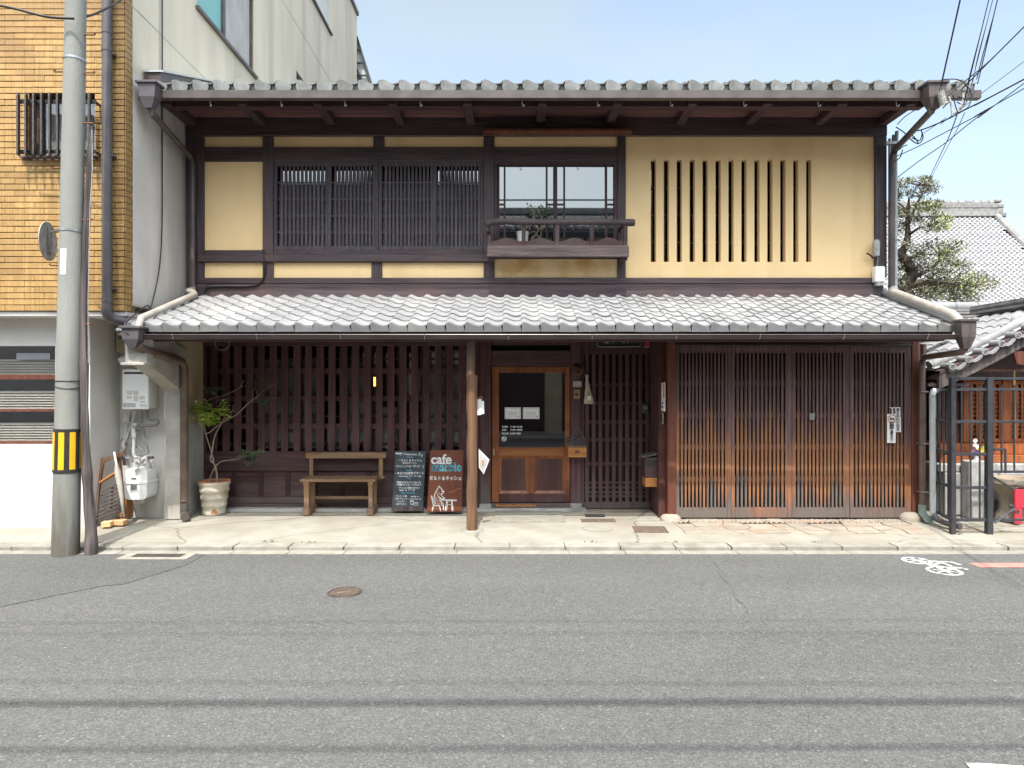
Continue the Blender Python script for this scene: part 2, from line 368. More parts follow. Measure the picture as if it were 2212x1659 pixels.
def glass_material(name, tint=(.02, .022, .024), rough=.01, alpha=.45, ior=1.9):
    # thin window glass: mirror reflection over a tinted see-through sheet
    m = bpy.data.materials.new(name); m.use_nodes = True; MATS[name] = m
    nt = m.node_tree; n, l = nt.nodes, nt.links; n.clear()
    o = n.new('ShaderNodeOutputMaterial'); mx = n.new('ShaderNodeMixShader')
    tr = n.new('ShaderNodeBsdfTransparent'); tr.inputs['Color'].default_value = (alpha, alpha, alpha, 1)
    gl = n.new('ShaderNodeBsdfGlossy'); gl.inputs['Roughness'].default_value = rough; gl.inputs['Color'].default_value = (.95, .97, 1, 1)
    lw = n.new('ShaderNodeFresnel'); ge = n.new('ShaderNodeNewGeometry'); mr = n.new('ShaderNodeMapRange'); mr.inputs['To Min'].default_value = ior; mr.inputs['To Max'].default_value = 1 / ior
    l.new(ge.outputs['Backfacing'], mr.inputs['Value']); l.new(mr.outputs['Result'], lw.inputs['IOR'])
    l.new(lw.outputs['Fac'], mx.inputs['Fac']); l.new(tr.outputs['BSDF'], mx.inputs[1]); l.new(gl.outputs['BSDF'], mx.inputs[2])
    l.new(mx.outputs['Shader'], o.inputs['Surface'])
glass_material('glass', alpha=.88)
glass_material('glass_dark', alpha=.55, ior=2.4)
def mirror_glass():
    m = bpy.data.materials.new('glass_mirror'); m.use_nodes = True; MATS['glass_mirror'] = m
    b = m.node_tree.nodes['Principled BSDF']
    b.inputs['Base Color'].default_value = (.02, .024, .028, 1); b.inputs['Roughness'].default_value = .015
    b.inputs['Specular IOR Level'].default_value = 1.0; b.inputs['IOR'].default_value = 2.0
mirror_glass()
def emit(name, col, s):
    m = bpy.data.materials.new(name); m.use_nodes = True; MATS[name] = m
    b = m.node_tree.nodes['Principled BSDF']
    b.inputs['Base Color'].default_value = (*col, 1); b.inputs['Emission Color'].default_value = (*col, 1)
    b.inputs['Emission Strength'].default_value = s
emit('lamp_glow', (1.0, .55, .08), 2.2)

# ------------------------------------------------------------------ mesh building
class MB:
    def __init__(self): self.v = []; self.f = []
    def add(self, vs, fs):
        o = len(self.v); self.v += [tuple(p) for p in vs]; self.f += [tuple(i + o for i in q) for q in fs]; return self
    def box(self, x0, x1, y0, y1, z0, z1, c=0.0, T=None):
        if x0 > x1: x0, x1 = x1, x0
        if y0 > y1: y0, y1 = y1, y0
        if z0 > z1: z0, z1 = z1, z0
        if c <= 0:
            vs = [(x0, y0, z0), (x1, y0, z0), (x1, y1, z0), (x0, y1, z0), (x0, y0, z1), (x1, y0, z1), (x1, y1, z1), (x0, y1, z1)]
            fs = [(0, 3, 2, 1), (4, 5, 6, 7), (0, 1, 5, 4), (1, 2, 6, 5), (2, 3, 7, 6), (3, 0, 4, 7)]
        else:
            c = min(c, (x1 - x0) * .3, (y1 - y0) * .3, (z1 - z0) * .3)
            lo, hi = (x0, y0, z0), (x1, y1, z1); vs = []; idx = {}
            for sx in (0, 1):
                for sy in (0, 1):
                    for sz in (0, 1):
                        s = (sx, sy, sz)
                        for a in range(3):
                            p = []
                            for k in range(3):
                                q = hi[k] if s[k] else lo[k]
                                if k != a: q += -c if s[k] else c
                                p.append(q)
                            idx[(s, a)] = len(vs); vs.append(tuple(p))
            fs = []
            for a in range(3):
                b_, d_ = (a + 1) % 3, (a + 2) % 3
                for sa in (0, 1):
                    q = []
                    for sb, sd in ((0, 0), (1, 0), (1, 1), (0, 1)):
                        s = [0, 0, 0]; s[a] = sa; s[b_] = sb; s[d_] = sd
                        q.append(idx[(tuple(s), a)])
                    fs.append(tuple(q if sa else q[::-1]))
            for a in range(3):
                b_, d_ = (a + 1) % 3, (a + 2) % 3
                for sb in (0, 1):
                    for sd in (0, 1):
                        s0 = [0, 0, 0]; s0[b_] = sb; s0[d_] = sd; s1 = list(s0); s1[a] = 1
                        s0, s1 = tuple(s0), tuple(s1)
                        q = [idx[(s0, b_)], idx[(s1, b_)], idx[(s1, d_)], idx[(s0, d_)]]
                        fs.append(tuple(q if sb != sd else q[::-1]))
            for k, s in enumerate([(a, b_, d_) for a in (0, 1) for b_ in (0, 1) for d_ in (0, 1)]):
                q = [idx[(s, 0)], idx[(s, 1)], idx[(s, 2)]]
                fs.append(tuple(q if (sum(s) % 2) else q[::-1]))
        if T is not None: vs = [tuple(T @ Vector(p)) for p in vs]
        return self.add(vs, fs)
    def bar(self, p0, p1, w, h, c=0.0, up=(0, 0, 1)):
        p0, p1 = Vector(p0), Vector(p1); d = p1 - p0; L = d.length; d.normalize()
        s = d.cross(Vector(up))
        if s.length < 1e-4: s = d.cross(Vector((0, 1, 0)))
        s.normalize(); u = s.cross(d)
        T = Matrix(((d.x, s.x, u.x, p0.x), (d.y, s.y, u.y, p0.y), (d.z, s.z, u.z, p0.z), (0, 0, 0, 1)))
        return self.box(0, L, -w / 2, w / 2, -h / 2, h / 2, c, T)
    def tube(self, pts, r, n=8, caps=True):
        pts = [Vector(p) for p in pts]; m = len(pts)
        rs = list(r) if isinstance(r, (list, tuple)) else [r] * m
        vs = []; prev = None
        for i, p in enumerate(pts):
            t = (pts[min(i + 1, m - 1)] - pts[max(i - 1, 0)]).normalized()
            if prev is None:
                a = Vector((0, 0, 1)) if abs(t.z) < .9 else Vector((1, 0, 0))
                s = t.cross(a).normalized()
            else:
                s = (prev - t * prev.dot(t)).normalized()
            prev = s; u = t.cross(s)
            for k in range(n):
                a = 2 * math.pi * k / n
                vs.append(p + (s * math.cos(a) + u * math.sin(a)) * rs[i])
        fs = []
        for i in range(m - 1):
            for k in range(n):
                k2 = (k + 1) % n
                fs.append((i * n + k, i * n + k2, (i + 1) * n + k2, (i + 1) * n + k))
        if caps:
            fs.append(tuple(range(n - 1, -1, -1))); fs.append(tuple((m - 1) * n + k for k in range(n)))
        return self.add(vs, fs)
    def knotty(self, amp, seed=0.0):
        # weathered timber: shallow checks along the grain and a wavy outline
        n = len(self.v); cx = sum(p[0] for p in self.v) / n; cy = sum(p[1] for p in self.v) / n
        out = []
        for x, y, z in self.v:
            a = math.atan2(y - cy, x - cx)
            d = amp * (math.sin(5 * a + 1.7 * z + seed) + .6 * math.sin(11 * a - 2.3 * z) + .7 * math.sin(9 * z + 2 * a + seed))
            out.append((x + d * math.cos(a), y + d * math.sin(a), z))
        self.v = out; return self
    def lathe(self, prof, c, n=24, wob=0.0):
        vs = []; fs = []; m = len(prof)
        for i, (r, z) in enumerate(prof):
            for k in range(n):
                a = 2 * math.pi * k / n
                q = r * (1 + wob * math.sin(3 * a + i * .7))
                vs.append((c[0] + q * math.cos(a), c[1] + q * math.sin(a), c[2] + z))
        for i in range(m - 1):
            for k in range(n):
                k2 = (k + 1) % n
                fs.append((i * n + k, i * n + k2, (i + 1) * n + k2, (i + 1) * n + k))
        return self.add(vs, fs)
    def prism(self, poly, axis, a0, a1):
        # poly: list of (u, v); axis x: (y,z), y: (x,z), z: (x,y)
        def pt(u, v, a): return {'x': (a, u, v), 'y': (u, a, v), 'z': (u, v, a)}[axis]
        n = len(poly); vs = [pt(u, v, a0) for u, v in poly] + [pt(u, v, a1) for u, v in poly]
        fs = [tuple(range(n - 1, -1, -1)), tuple(range(n, 2 * n))]
        for k in range(n):
            k2 = (k + 1) % n; fs.append((k, k2, n + k2, n + k))
        return self.add(vs, fs)
    def quad(self, a, b, c, d): return self.add([a, b, c, d], [(0, 1, 2, 3)])
    def mesh(self, name, m, org=(0, 0, 0), smooth=False):
        me = bpy.data.meshes.new(name)
        ox, oy, oz = org
        me.from_pydata([(x - ox, y - oy, z - oz) for x, y, z in self.v], [], self.f)
        me.materials.append(MATS[m])
        if smooth:
            me.polygons.foreach_set('use_smooth', [True] * len(me.polygons))
            try: me.set_sharp_from_angle(angle=R(40))
            except Exception: pass
        import bmesh
        bm = bmesh.new(); bm.from_mesh(me); bmesh.ops.recalc_face_normals(bm, faces=bm.faces); bm.to_mesh(me); bm.free()
        me.update(); return me
    def build(self, name, m, parent=None, smooth=False, local=False):
        org = (0, 0, 0) if (local or parent is None) else ORG.get(parent.name, (0, 0, 0))
        o = bpy.data.objects.new(name, self.mesh(name, m, org, smooth))
        COL.objects.link(o)
        if parent is not None:
            o.parent = parent; ORG[o.name] = org
        return o
ORG = {}
def tag(o, label, cat, group=None):
    o['label'] = label; o['category'] = cat
    if group: o['group'] = group
    return o
def thing(name, loc, label, cat, group=None, rot=None):
    o = bpy.data.objects.new(name, None); COL.objects.link(o); o.empty_display_size = .1
    o.location = loc
    if rot: o.rotation_euler = rot
    ORG[o.name] = tuple(loc)
    return tag(o, label, cat, group)
def solo(mb, name, m, loc, label, cat, group=None, smooth=False):
    o = bpy.data.objects.new(name, mb.mesh(name, m, loc, smooth)); COL.objects.link(o)
    o.location = loc; ORG[o.name] = tuple(loc)
    return tag(o, label, cat, group)
def structure(mb, name, m, kind='structure', smooth=False):
    o = mb.build(name, m, None, smooth); o['kind'] = kind; ORG[o.name] = (0, 0, 0); return o
def piece(name, me, parent, loc, rot=None, scale=None):
    o = bpy.data.objects.new(name, me); COL.objects.link(o)
    g = ORG.get(parent.name, (0, 0, 0)); o.parent = parent
    o.location = (loc[0] - g[0], loc[1] - g[1], loc[2] - g[2])
    if rot: o.rotation_euler = rot
    if scale: o.scale = scale
    ORG[o.name] = tuple(loc); return o
def part_box(name, m, parent, x0, x1, y0, y1, z0, z1, c=0.004):
    return MB().box(x0, x1, y0, y1, z0, z1, c).build(name, m, parent)
UNIT = {}
def unit_box(m, c=.03):
    k = (m, c)
    if k not in UNIT:
        UNIT[k] = MB().box(-.5, .5, -.5, .5, -.5, .5, c).mesh('unit_' + m, m)
    return UNIT[k]
def slat(name, m, parent, x0, x1, y0, y1, z0, z1, c=.06):
    return piece(name, unit_box(m, c), parent, ((x0 + x1) / 2, (y0 + y1) / 2, (z0 + z1) / 2), None, (abs(x1 - x0), abs(y1 - y0), abs(z1 - z0)))
def smooth_path(pts, n=6):
    pts = [Vector(p) for p in pts]; out = []
    for i in range(len(pts) - 1):
        p0 = pts[max(i - 1, 0)]; p1 = pts[i]; p2 = pts[i + 1]; p3 = pts[min(i + 2, len(pts) - 1)]
        for k in range(n):
            t = k / n
            out.append(.5 * ((2 * p1) + (p2 - p0) * t + (2 * p0 - 5 * p1 + 4 * p2 - p3) * t * t + (3 * p1 - p0 - 3 * p2 + p3) * t ** 3))
    out.append(pts[-1]); return out
def sag(a, b, s, n=14):
    a, b = Vector(a), Vector(b)
    return [a.lerp(b, k / n) - Vector((0, 0, s * 4 * (k / n) * (1 - k / n))) for k in range(n + 1)]
def holed_slab(mb, x0, x1, z0, z1, y0, y1, holes):
    # wall plate between Y y0 (front) and y1 with rectangular through holes (hx0,hx1,hz0,hz1)
    xs = sorted({x0, x1, *[h[0] for h in holes], *[h[1] for h in holes]})
    zs = sorted({z0, z1, *[h[2] for h in holes], *[h[3] for h in holes]})
    for y, flip in ((y0, False), (y1, True)):
        for i in range(len(xs) - 1):
            for j in range(len(zs) - 1):
                cx, cz = (xs[i] + xs[i + 1]) / 2, (zs[j] + zs[j + 1]) / 2
                if any(h[0] < cx < h[1] and h[2] < cz < h[3] for h in holes): continue
                mb.quad((xs[i], y, zs[j]), (xs[i + 1], y, zs[j]), (xs[i + 1], y, zs[j + 1]), (xs[i], y, zs[j + 1]))
    for (a, b, c, d) in holes + [(x0, x1, z0, z1)]:
        for q in (((a, c), (b, c)), ((b, c), (b, d)), ((b, d), (a, d)), ((a, d), (a, c))):
            (p, r_), (s, t) = q
            mb.quad((p, y0, r_), (s, y0, t), (s, y1, t), (p, y1, r_))
    return mb
FONT_CACHE = {}
def text_mb(s, size, bold=0.0, align='CENTER', extrude=.0008, sx=1.0):
    cu = bpy.data.curves.new('t', 'FONT'); cu.body = s; cu.size = size; cu.align_x = align; cu.extrude = extrude; cu.offset = bold; cu.resolution_u = 3
    o = bpy.data.objects.new('t', cu); COL.objects.link(o)
    dg = bpy.context.evaluated_depsgraph_get()
    me = bpy.data.meshes.new_from_object(o.evaluated_get(dg))
    vs = [(v.co.x * sx, -v.co.z, v.co.y) for v in me.vertices]; fs = [tuple(p.vertices) for p in me.polygons]
    bpy.data.objects.remove(o); bpy.data.curves.remove(cu); bpy.data.meshes.remove(me)
    mb = MB(); mb.v = vs; mb.f = fs; return mb
def place(mb, dx, dy, dz, T=None):
    mb.v = [(x + dx, y + dy, z + dz) for x, y, z in mb.v]
    if T is not None: mb.v = [tuple(T @ Vector(p)) for p in mb.v]
    return mb
def stroke(mb, pts, w, y=0.0, th=.001):
    # flat painted line in the XZ plane facing -Y
    for i in range(len(pts) - 1):
        a, b = Vector((pts[i][0], pts[i][1])), Vector((pts[i + 1][0], pts[i + 1][1]))
        d = (b - a)
        if d.length < 1e-6: continue
        d.normalize(); s = Vector((-d.y, d.x)) * w / 2; e = d * w * .3
        q = [a - s - e, b - s + e, b + s + e, a + s - e]
        mb.add([(p.x, y - th - i * 2e-5, p.y) for p in q], [(0, 1, 2, 3)])
    return mb
# ================================================================== SETTING
ROAD_Z = -0.07
structure(MB().box(-1500, 1500, -1500, 1500, -.6, -.14), 'ground', 'asphalt_patch')
mb = MB(); mb.quad((-60, -11.5, ROAD_Z), (60, -11.5, ROAD_Z), (60, -2.11, ROAD_Z), (-60, -2.11, ROAD_Z))
structure(mb, 'road', 'asphalt')
a = G(0, 1312, ROAD_Z); b = G(230, 1268, ROAD_Z); c = G(400, 1222, ROAD_Z)
mb = MB(); zz = ROAD_Z + .004
mb.add([(-14, -2.115, zz), (-14, -3.9, zz), (a[0], a[1], zz), (b[0] - .05, b[1] + .02, zz), (b[0] + .1, b[1] + .06, zz), (c[0], c[1], zz), (c[0], -2.115, zz)], [(0, 1, 2, 3, 4, 5, 6)])
structure(mb, 'asphalt_patch', 'asphalt_patch')
# pavement: concrete apron, falls gently to the kerb
PK = -1.77
def pave_z(y): return -.03 * min(max(-y / 1.77, 0), 1)
mb = MB()
mb.add([(-60, PK, -.03), (60, PK, -.03), (60, 0, 0), (-60, 0, 0), (60, 9, 0), (-60, 9, 0), (-60, PK, -.13), (60, PK, -.13)],
       [(0, 1, 2, 3), (3, 2, 4, 5), (6, 7, 1, 0)])
pavement = structure(mb, 'pavement', 'pavement')
mb = MB().box(-60, 60, -16, -11.5, -.13, .03)
structure(mb, 'far_pavement', 'pavement')
# kerb stones and gutter blocks, one by one
kerb = structure(MB().box(-60, 60, -2.105, -1.775, -.13, -.078), 'kerb', 'kerb_stone')
KP = .585
k0 = X(919 / 1.4756, -1.96)
km = MB().box(-.5, .5, -.5, .5, -.5, .5, .03).mesh('kerb_stone', 'kerb_stone')
gm = MB().box(-.5, .5, -.5, .5, -.5, .5, .03).mesh('gutter_block', 'gutter_concrete')
for i in range(-11, 14):
    x = k0 + i * KP
    dz = rnd.uniform(-.004, .004)
    piece('kerb_stone', km, kerb, (x + KP / 2 + rnd.uniform(-.004, .004), -1.87, -.078 + dz), (0, 0, rnd.uniform(-.006, .006)), (KP - .012, .185, .1))
    piece('gutter_block', gm, kerb, (x + KP / 2 + .03, -2.04, -.0895), None, (KP - .008, .145, .05))
for s in (-1, 1):
    xa, xb = (-60, k0 - 11 * KP - .01) if s < 0 else (k0 + 14 * KP + .01, 60)
    MB().box(xa, xb, -1.962, -1.778, -.13, -.028, .01).build('kerb_run', 'kerb_stone', kerb)
    MB().box(xa, xb, -2.11, -1.966, -.13, -.066, .01).build('gutter_run', 'gutter_concrete', kerb)
# flagstones in front of the gate
gx = [1.98 + i * .285 for i in range(11)]; gy = [-.62, -.83, -1.03, -1.22, -1.40]
pts = {}
for i in range(len(gx)):
    for j in range(len(gy)):
        e = (i in (0, len(gx) - 1)); f = (j in (0, len(gy) - 1))
        pts[i, j] = (gx[i] + (0 if e else rnd.uniform(-.1, .1)), gy[j] + (rnd.uniform(-.02, .02) if f else rnd.uniform(-.06, .06)))
for i in range(len(gx) - 1):
    for j in range(len(gy) - 1):
        q = [pts[i, j], pts[i + 1, j], pts[i + 1, j + 1], pts[i, j + 1]]
        # split long edges so the outline is irregular
        poly = []
        for k in range(4):
            p, r_ = q[k], q[(k + 1) % 4]
            poly.append(p); poly.append(((p[0] + r_[0]) / 2 + rnd.uniform(-.012, .012), (p[1] + r_[1]) / 2 + rnd.uniform(-.012, .012)))
        cx = sum(p[0] for p in poly) / 8; cy = sum(p[1] for p in poly) / 8
        poly = [(cx + (p[0] - cx) * .95, cy + (p[1] - cy) * .93) for p in poly]
        z0 = pave_z(cy) - .02; top = pave_z(cy) + .006 + rnd.uniform(0, .005)
        m_ = MB(); n_ = len(poly)
        vs = [(p[0], p[1], z0) for p in poly] + [(cx + (p[0] - cx) * .97, cy + (p[1] - cy) * .96, top) for p in poly]
        m_.add(vs, [tuple(range(n_, 2 * n_))] + [(k, (k + 1) % n_, n_ + (k + 1) % n_, n_ + k) for k in range(n_)])
        m_.build('flagstone', 'stone', pavement)
# strip of small slanted cobbles set in a dark joint under the gate
MB().box(2.02, 4.86, -.90, -.66, -.03, pave_z(-.7) + .004, 0).build('cobble_bed', 'soil', pavement)
cb = MB().box(-.5, .5, -.5, .5, -.5, .5, .2).mesh('cobble', 'stone')
for j in range(3):
    x = 2.05 + rnd.uniform(0, .02)
    while x < 4.84:
        w_ = rnd.uniform(.028, .05)
        piece('cobble', cb, pavement, (x, -.70 - j * .072 + rnd.uniform(-.008, .008), pave_z(-.8) + .004), (rnd.uniform(-.1, .1), rnd.uniform(-.1, .1), R(rnd.uniform(-38, -16))), (w_ * .62, rnd.uniform(.065, .085), .03))
        x += w_ + rnd.uniform(.012, .03)
# door slab
MB().box(X(1067, -.75), X(1221, -.75), -.80, -.06, -.03, .006, .006).build('door_slab', 'gutter_concrete', pavement)
MB().box(X(428, -.12), X(1250, -.12) + .1, -.17, .02, -.05, .03, .006).build('foundation_stone', 'concrete_grey', pavement)

def lid(name, m, cx, cy, w, d, label, skew=0.0, bars=0, frame=True, border='kerb_stone'):
    z = pave_z(cy)
    t = thing(name, (cx, cy, z), label, 'cover')
    T = Matrix.Translation((cx, cy, z)) @ Matrix.Rotation(skew, 4, 'Z')
    MB().box(-w / 2, w / 2, -d / 2, d / 2, -.02, .005, .002, T).build('plate', m, t)
    if frame:
        f = MB()
        for s in (-1, 1):
            f.box(-w / 2 - .012, w / 2 + .012, s * (d / 2 + .006) - .006, s * (d / 2 + .006) + .006, -.02, .008, .001, T)
            f.box(s * (w / 2 + .006) - .006, s * (w / 2 + .006) + .006, -d / 2, d / 2, -.02, .008, .001, T)
        f.build('rim', m, t)
    for k in range(bars):
        x = -w / 2 + w * (.12 + .76 * (k if k < bars / 2 else k) / (bars - 1))
        MB().box(x - .007, x + .007, -d * .38, d * .38, .004, .010, .001, T).build('rib', 'lid_bronze', t)
    return t
g = G(1292, 1124.5, pave_z(-.6)); lid('valve_cover', 'lid_bronze', g[0], g[1], .40, .15, 'flat bronze rectangular valve cover set in the pavement before the small lattice wall', 0, 6)
g = G(1285, 1115, pave_z(-.4)); solo(MB().box(g[0] - .125, g[0] + .125, g[1] - .06, g[1] + .05, .0, .012, .003), 'door_mat', 'band_black', (g[0], g[1], 0), 'small black rubber plate lying behind the bronze valve cover', 'mat')
g = G(1404, 1144, pave_z(-1.2)); lid('meter_cover', 'lid_bronze', g[0], g[1], .36, .30, 'brown square ribbed meter cover in the pavement near the gate post', R(-3), 8)
g = G(1290, 1141.5, pave_z(-1.1))
mb = MB(); mb.lathe([(0.0001, .005), (.165, .005), (.168, .003), (.168, -.01)], (g[0], g[1], pave_z(-1.1)), 32)
t = thing('round_cover', (g[0], g[1], pave_z(-1.1)), 'round pale concrete cover flush with the pavement', 'cover')
mb.build('plate', 'pavement', t)
mb = MB(); mb.lathe([(.170, -.01), (.170, .0045), (.178, .0045), (.178, -.01)], (g[0], g[1], pave_z(-1.1)), 32); mb.build('rim', 'kerb_stone', t)

# ================================================================== MACHIYA (old town house with cafe)
XL, XR = -4.38, 5.04                        # side walls
house = thing('townhouse', (0, 0, 0), 'two storey wooden town house with yellow plaster, lattices and grey tiled roofs', 'house')
# body
part_box('side_wall', 'wood_d', house, XR - .12, XR, .05, 8, 0, 5.2, 0)
part_box('back_wall', 'wood_d', house, XL, XR, 8, 8.1, 0, 5.2, 0)
part_box('side_wall', 'concrete_grey', house, XL - .0, XL + .1, .05, 8, 0, 5.2, 0)
part_box('interior_floor', 'interior', house, XL + .1, XR - .12, .05, 8, 2.55, 2.75, 0)
part_box('interior_wall', 'interior_red', house, -4.2, 1.9, 1.6, 1.65, .02, 2.5, 0)
part_box('interior_wall', 'interior_red', house, 1.86, 1.93, -.55, 4.0, .0, 2.5, 0)
part_box('interior_wall', 'interior_red', house, 1.93, 5.0, 3.9, 4.0, .0, 2.5, 0)
part_box('interior_wall', 'interior', house, XL + .1, XR - .12, 1.2, 1.25, 2.76, 5.2, 0)
# ---- upper storey
def beam(x0, x1, z0, z1, y0, y1, m='wood_up_h', name='beam', c=.006):
    return MB().box(x0, x1, y0, y1, z0, z1, c).build(name, m, house)
def post(x0, x1, z0, z1, y0, y1, m='wood_up_v', name='post', c=.006):
    return MB().box(x0, x1, y0, y1, z0, z1, c).build(name, m, house)
zT = Z(296); zTop = Z(262)
beam(XL, XR, zT, zTop + .03, -.05, .12)                       # wall plate under the eave
post(XL, X(443), Z(640) + .002, zT, -.04, .1)                 # left corner
post(X(1887), XR, Z(600), zT, -.04, .1)
PO = [(569, 592), (1045, 1068), (1333, 1351)]
for a_, b_ in PO: post(X(a_), X(b_), Z(602), zT, -.035, .09)
# lintel, sill
beam(X(443), X(1333), Z(350), Z(319), -.028, .08)
for (a_, b_, c_, d_) in ((443, 569, 541, 568), (592, 1045, 541, 568)):
    beam(X(a_), X(b_), Z(d_), Z(c_), -.028, .08)
beam(X(432), X(1068) - .03, Z(567), Z(552), -.075, -.036, name='rail')
post(X(807), X(831), Z(319), zT, -.026, .08, name='strut')
post(X(803), X(826), Z(602), Z(568), -.026, .08, name='strut')
beam(X(443) - .12, XR - .05, Z(614), Z(601), -.045, .09)
beam(X(443) - .12, XR - .08, Z(641) - .03, Z(615), -.062, .05, name='base_board')
beam(X(1043, -.15), X(1365, -.15), Z(287, -.15), Z(280.5, -.15), -.2, -.06, 'wood_red', 'rain_strip', .004)
# plaster panels
PB = .06
for (a_, b_, c_, d_) in ((443, 569, 296, 319), (592, 807, 296, 319), (831, 1045, 296, 319), (1068, 1333, 296, 319),
                         (443, 569, 350, 541), (443, 569, 568, 602), (592, 803, 568, 602), (826, 1045, 568, 602)):
    part_box('plaster_panel', 'plaster', house, X(a_) - .01, X(b_) + .01, -.005, PB, Z(d_) - .01, Z(c_) + .01, 0)
part_box('plaster_panel', 'plaster_stain', house, X(1068) - .01, X(1333) + .01, -.005, PB, Z(602) - .01, Z(556) + .02, 0)
holes = []
sx0, sp, sw = X(1405.5), 27.95 / 160, 11.4 / 160
for k in range(13): holes.append((sx0 + k * sp, sx0 + k * sp + sw, Z(566), Z(345)))
mb = MB(); holed_slab(mb, X(1351) - .01, X(1887) + .01, Z(602) - .01, Z(296) + .01, -.008, .09, holes)
mb.build('slotted_plaster_wall', 'plaster', house)
sl = part_box('slot_glass', 'glass_dark', house, sx0 - .1, sx0 + 13 * sp + .1, .150, .156, Z(575), Z(340), 0)
part_box('slot_backing', 'interior', house, sx0 - .2, sx0 + 13 * sp + .2, .30, .32, Z(590), Z(330), 0)
for k in range(14):
    slat('muntin', 'wood_window', sl, sx0 - .035 + k * sp, sx0 - .005 + k * sp, .115, .148, Z(575), Z(340))
for py in (400, 460, 520): slat('muntin', 'wood_window', sl, sx0 - .1, sx0 + 13 * sp + .1, .12, .147, Z(py) - .012, Z(py) + .012)
# lattice windows (upper left)
def lattice_window(x0, x1, mid0, mid1, n1, n2, front):
    z0, z1 = Z(541), Z(350)
    fr = MB()
    y0, y1 = -.012, .04
    fr.box(x0, x1, y0, y1, z1 - .055, z1, .003); fr.box(x0, x1, y0, y1, z0, z0 + .06, .003)
    fr.box(x0, x0 + .045, y0, y1, z0 + .06, z1 - .055, .003); fr.box(x1 - .045, x1, y0, y1, z0 + .06, z1 - .055, .003)
    fr.box(mid0, mid1, y0, y1, z0 + .06, z1 - .055, .003)
    w = fr.build('lattice_window', 'wood_window', house)
    for (a_, b_, n) in ((x0 + .045, mid0, n1), (mid1, x1 - .045, n2)):
        p = (b_ - a_) / (n + .35)
        for k in range(n):
            xx = a_ + p * (k + .35)
            slat('slat', 'wood_window', w, xx + p * .36, xx + p, -.002, .026, z0 + .058, z1 - .053, .12)
        for py in (394, 430.5, 466, 501.5):
            slat('rail', 'wood_window', w, a_, b_, .003, .022, Z(py) - .011, Z(py) + .011)
    zs = Z(396)
    slat('glass_pane', 'glass_mirror', w, x0 + .04, x1 - .04, .10, .106, zs, z1 - .04, 0)
    slat('shutter', 'shutter_grey', w, x0 + .04, (mid0 + mid1) / 2 - .02, .075, .09, z0 + .05, zs + .01, 0)
    slat('shutter', 'shutter_grey', w, (mid0 + mid1) / 2 + .02, x1 - .04, .078, .094, z0 + .05, zs + .01, 0)
    part_box('window_backing', 'interior', house, x0 - .02, x1 + .02, .16, .18, z0 - .02, z1 + .02, 0)
lattice_window(X(592), X(817), X(708), X(716), 12, 11, 0)
lattice_window(X(818), X(1045), X(935), X(943), 13, 11, 0)
# clear glass window over the balcony
wx0, wx1, wz0, wz1 = X(1068), X(1333), Z(560), Z(350)
fr = MB()
fr.box(wx0, wx1, -.02, .07, wz1 - .04, wz1 + .0, .003); fr.box(wx0, wx0 + .04, -.02, .07, wz0, wz1 - .04, .003); fr.box(wx1 - .045, wx1, -.02, .07, wz0, wz1 - .04, .003)
fr.box(wx0, wx1, -.02, .07, wz0, wz0 + .2, .003)
gw = fr.build('sash_window', 'wood_d', house)
yy = .02
for (a_, b_) in ((1075, 1079), (1088, 1092), (1179, 1183), (1195, 1204), (1217, 1221), (1307, 1312), (1325, 1329)):
    slat('muntin', 'wood_d', gw, X(a_), X(b_), yy - .012, yy + .014, wz0 + .2, wz1 - .04, .05)
for (a_, b_) in ((1079, 1088), (1183, 1195), (1204, 1217), (1312, 1325)):
    slat('muntin', 'wood_d', gw, X(a_), X(b_), yy - .008, yy + .012, Z(441) - .012, Z(441) + .012, .05)
slat('rail', 'wood_d', gw, X(1075), X(1329), yy - .013, yy + .016, Z(359), Z(352), .05)
for (a_, b_, dy, rz) in ((1079, 1088, 0, .0), (1092, 1179, 0, .0), (1183, 1195, 0, 0), (1204, 1217, .0, .012), (1221, 1307, .0, .014), (1312, 1325, .0, .012)):
    q = slat('glass_pane', 'glass_mirror', gw, X(a_) - .004, X(b_) + .004, yy + .002 + dy, yy + .007 + dy, wz0 + .19, Z(357), 0)
    q.rotation_euler = (R(-.3), 0, rz * .5)
part_box('window_backing', 'interior', house, wx0 - .02, wx1 + .02, .16, .18, wz0 - .02, wz1 + .02, 0)
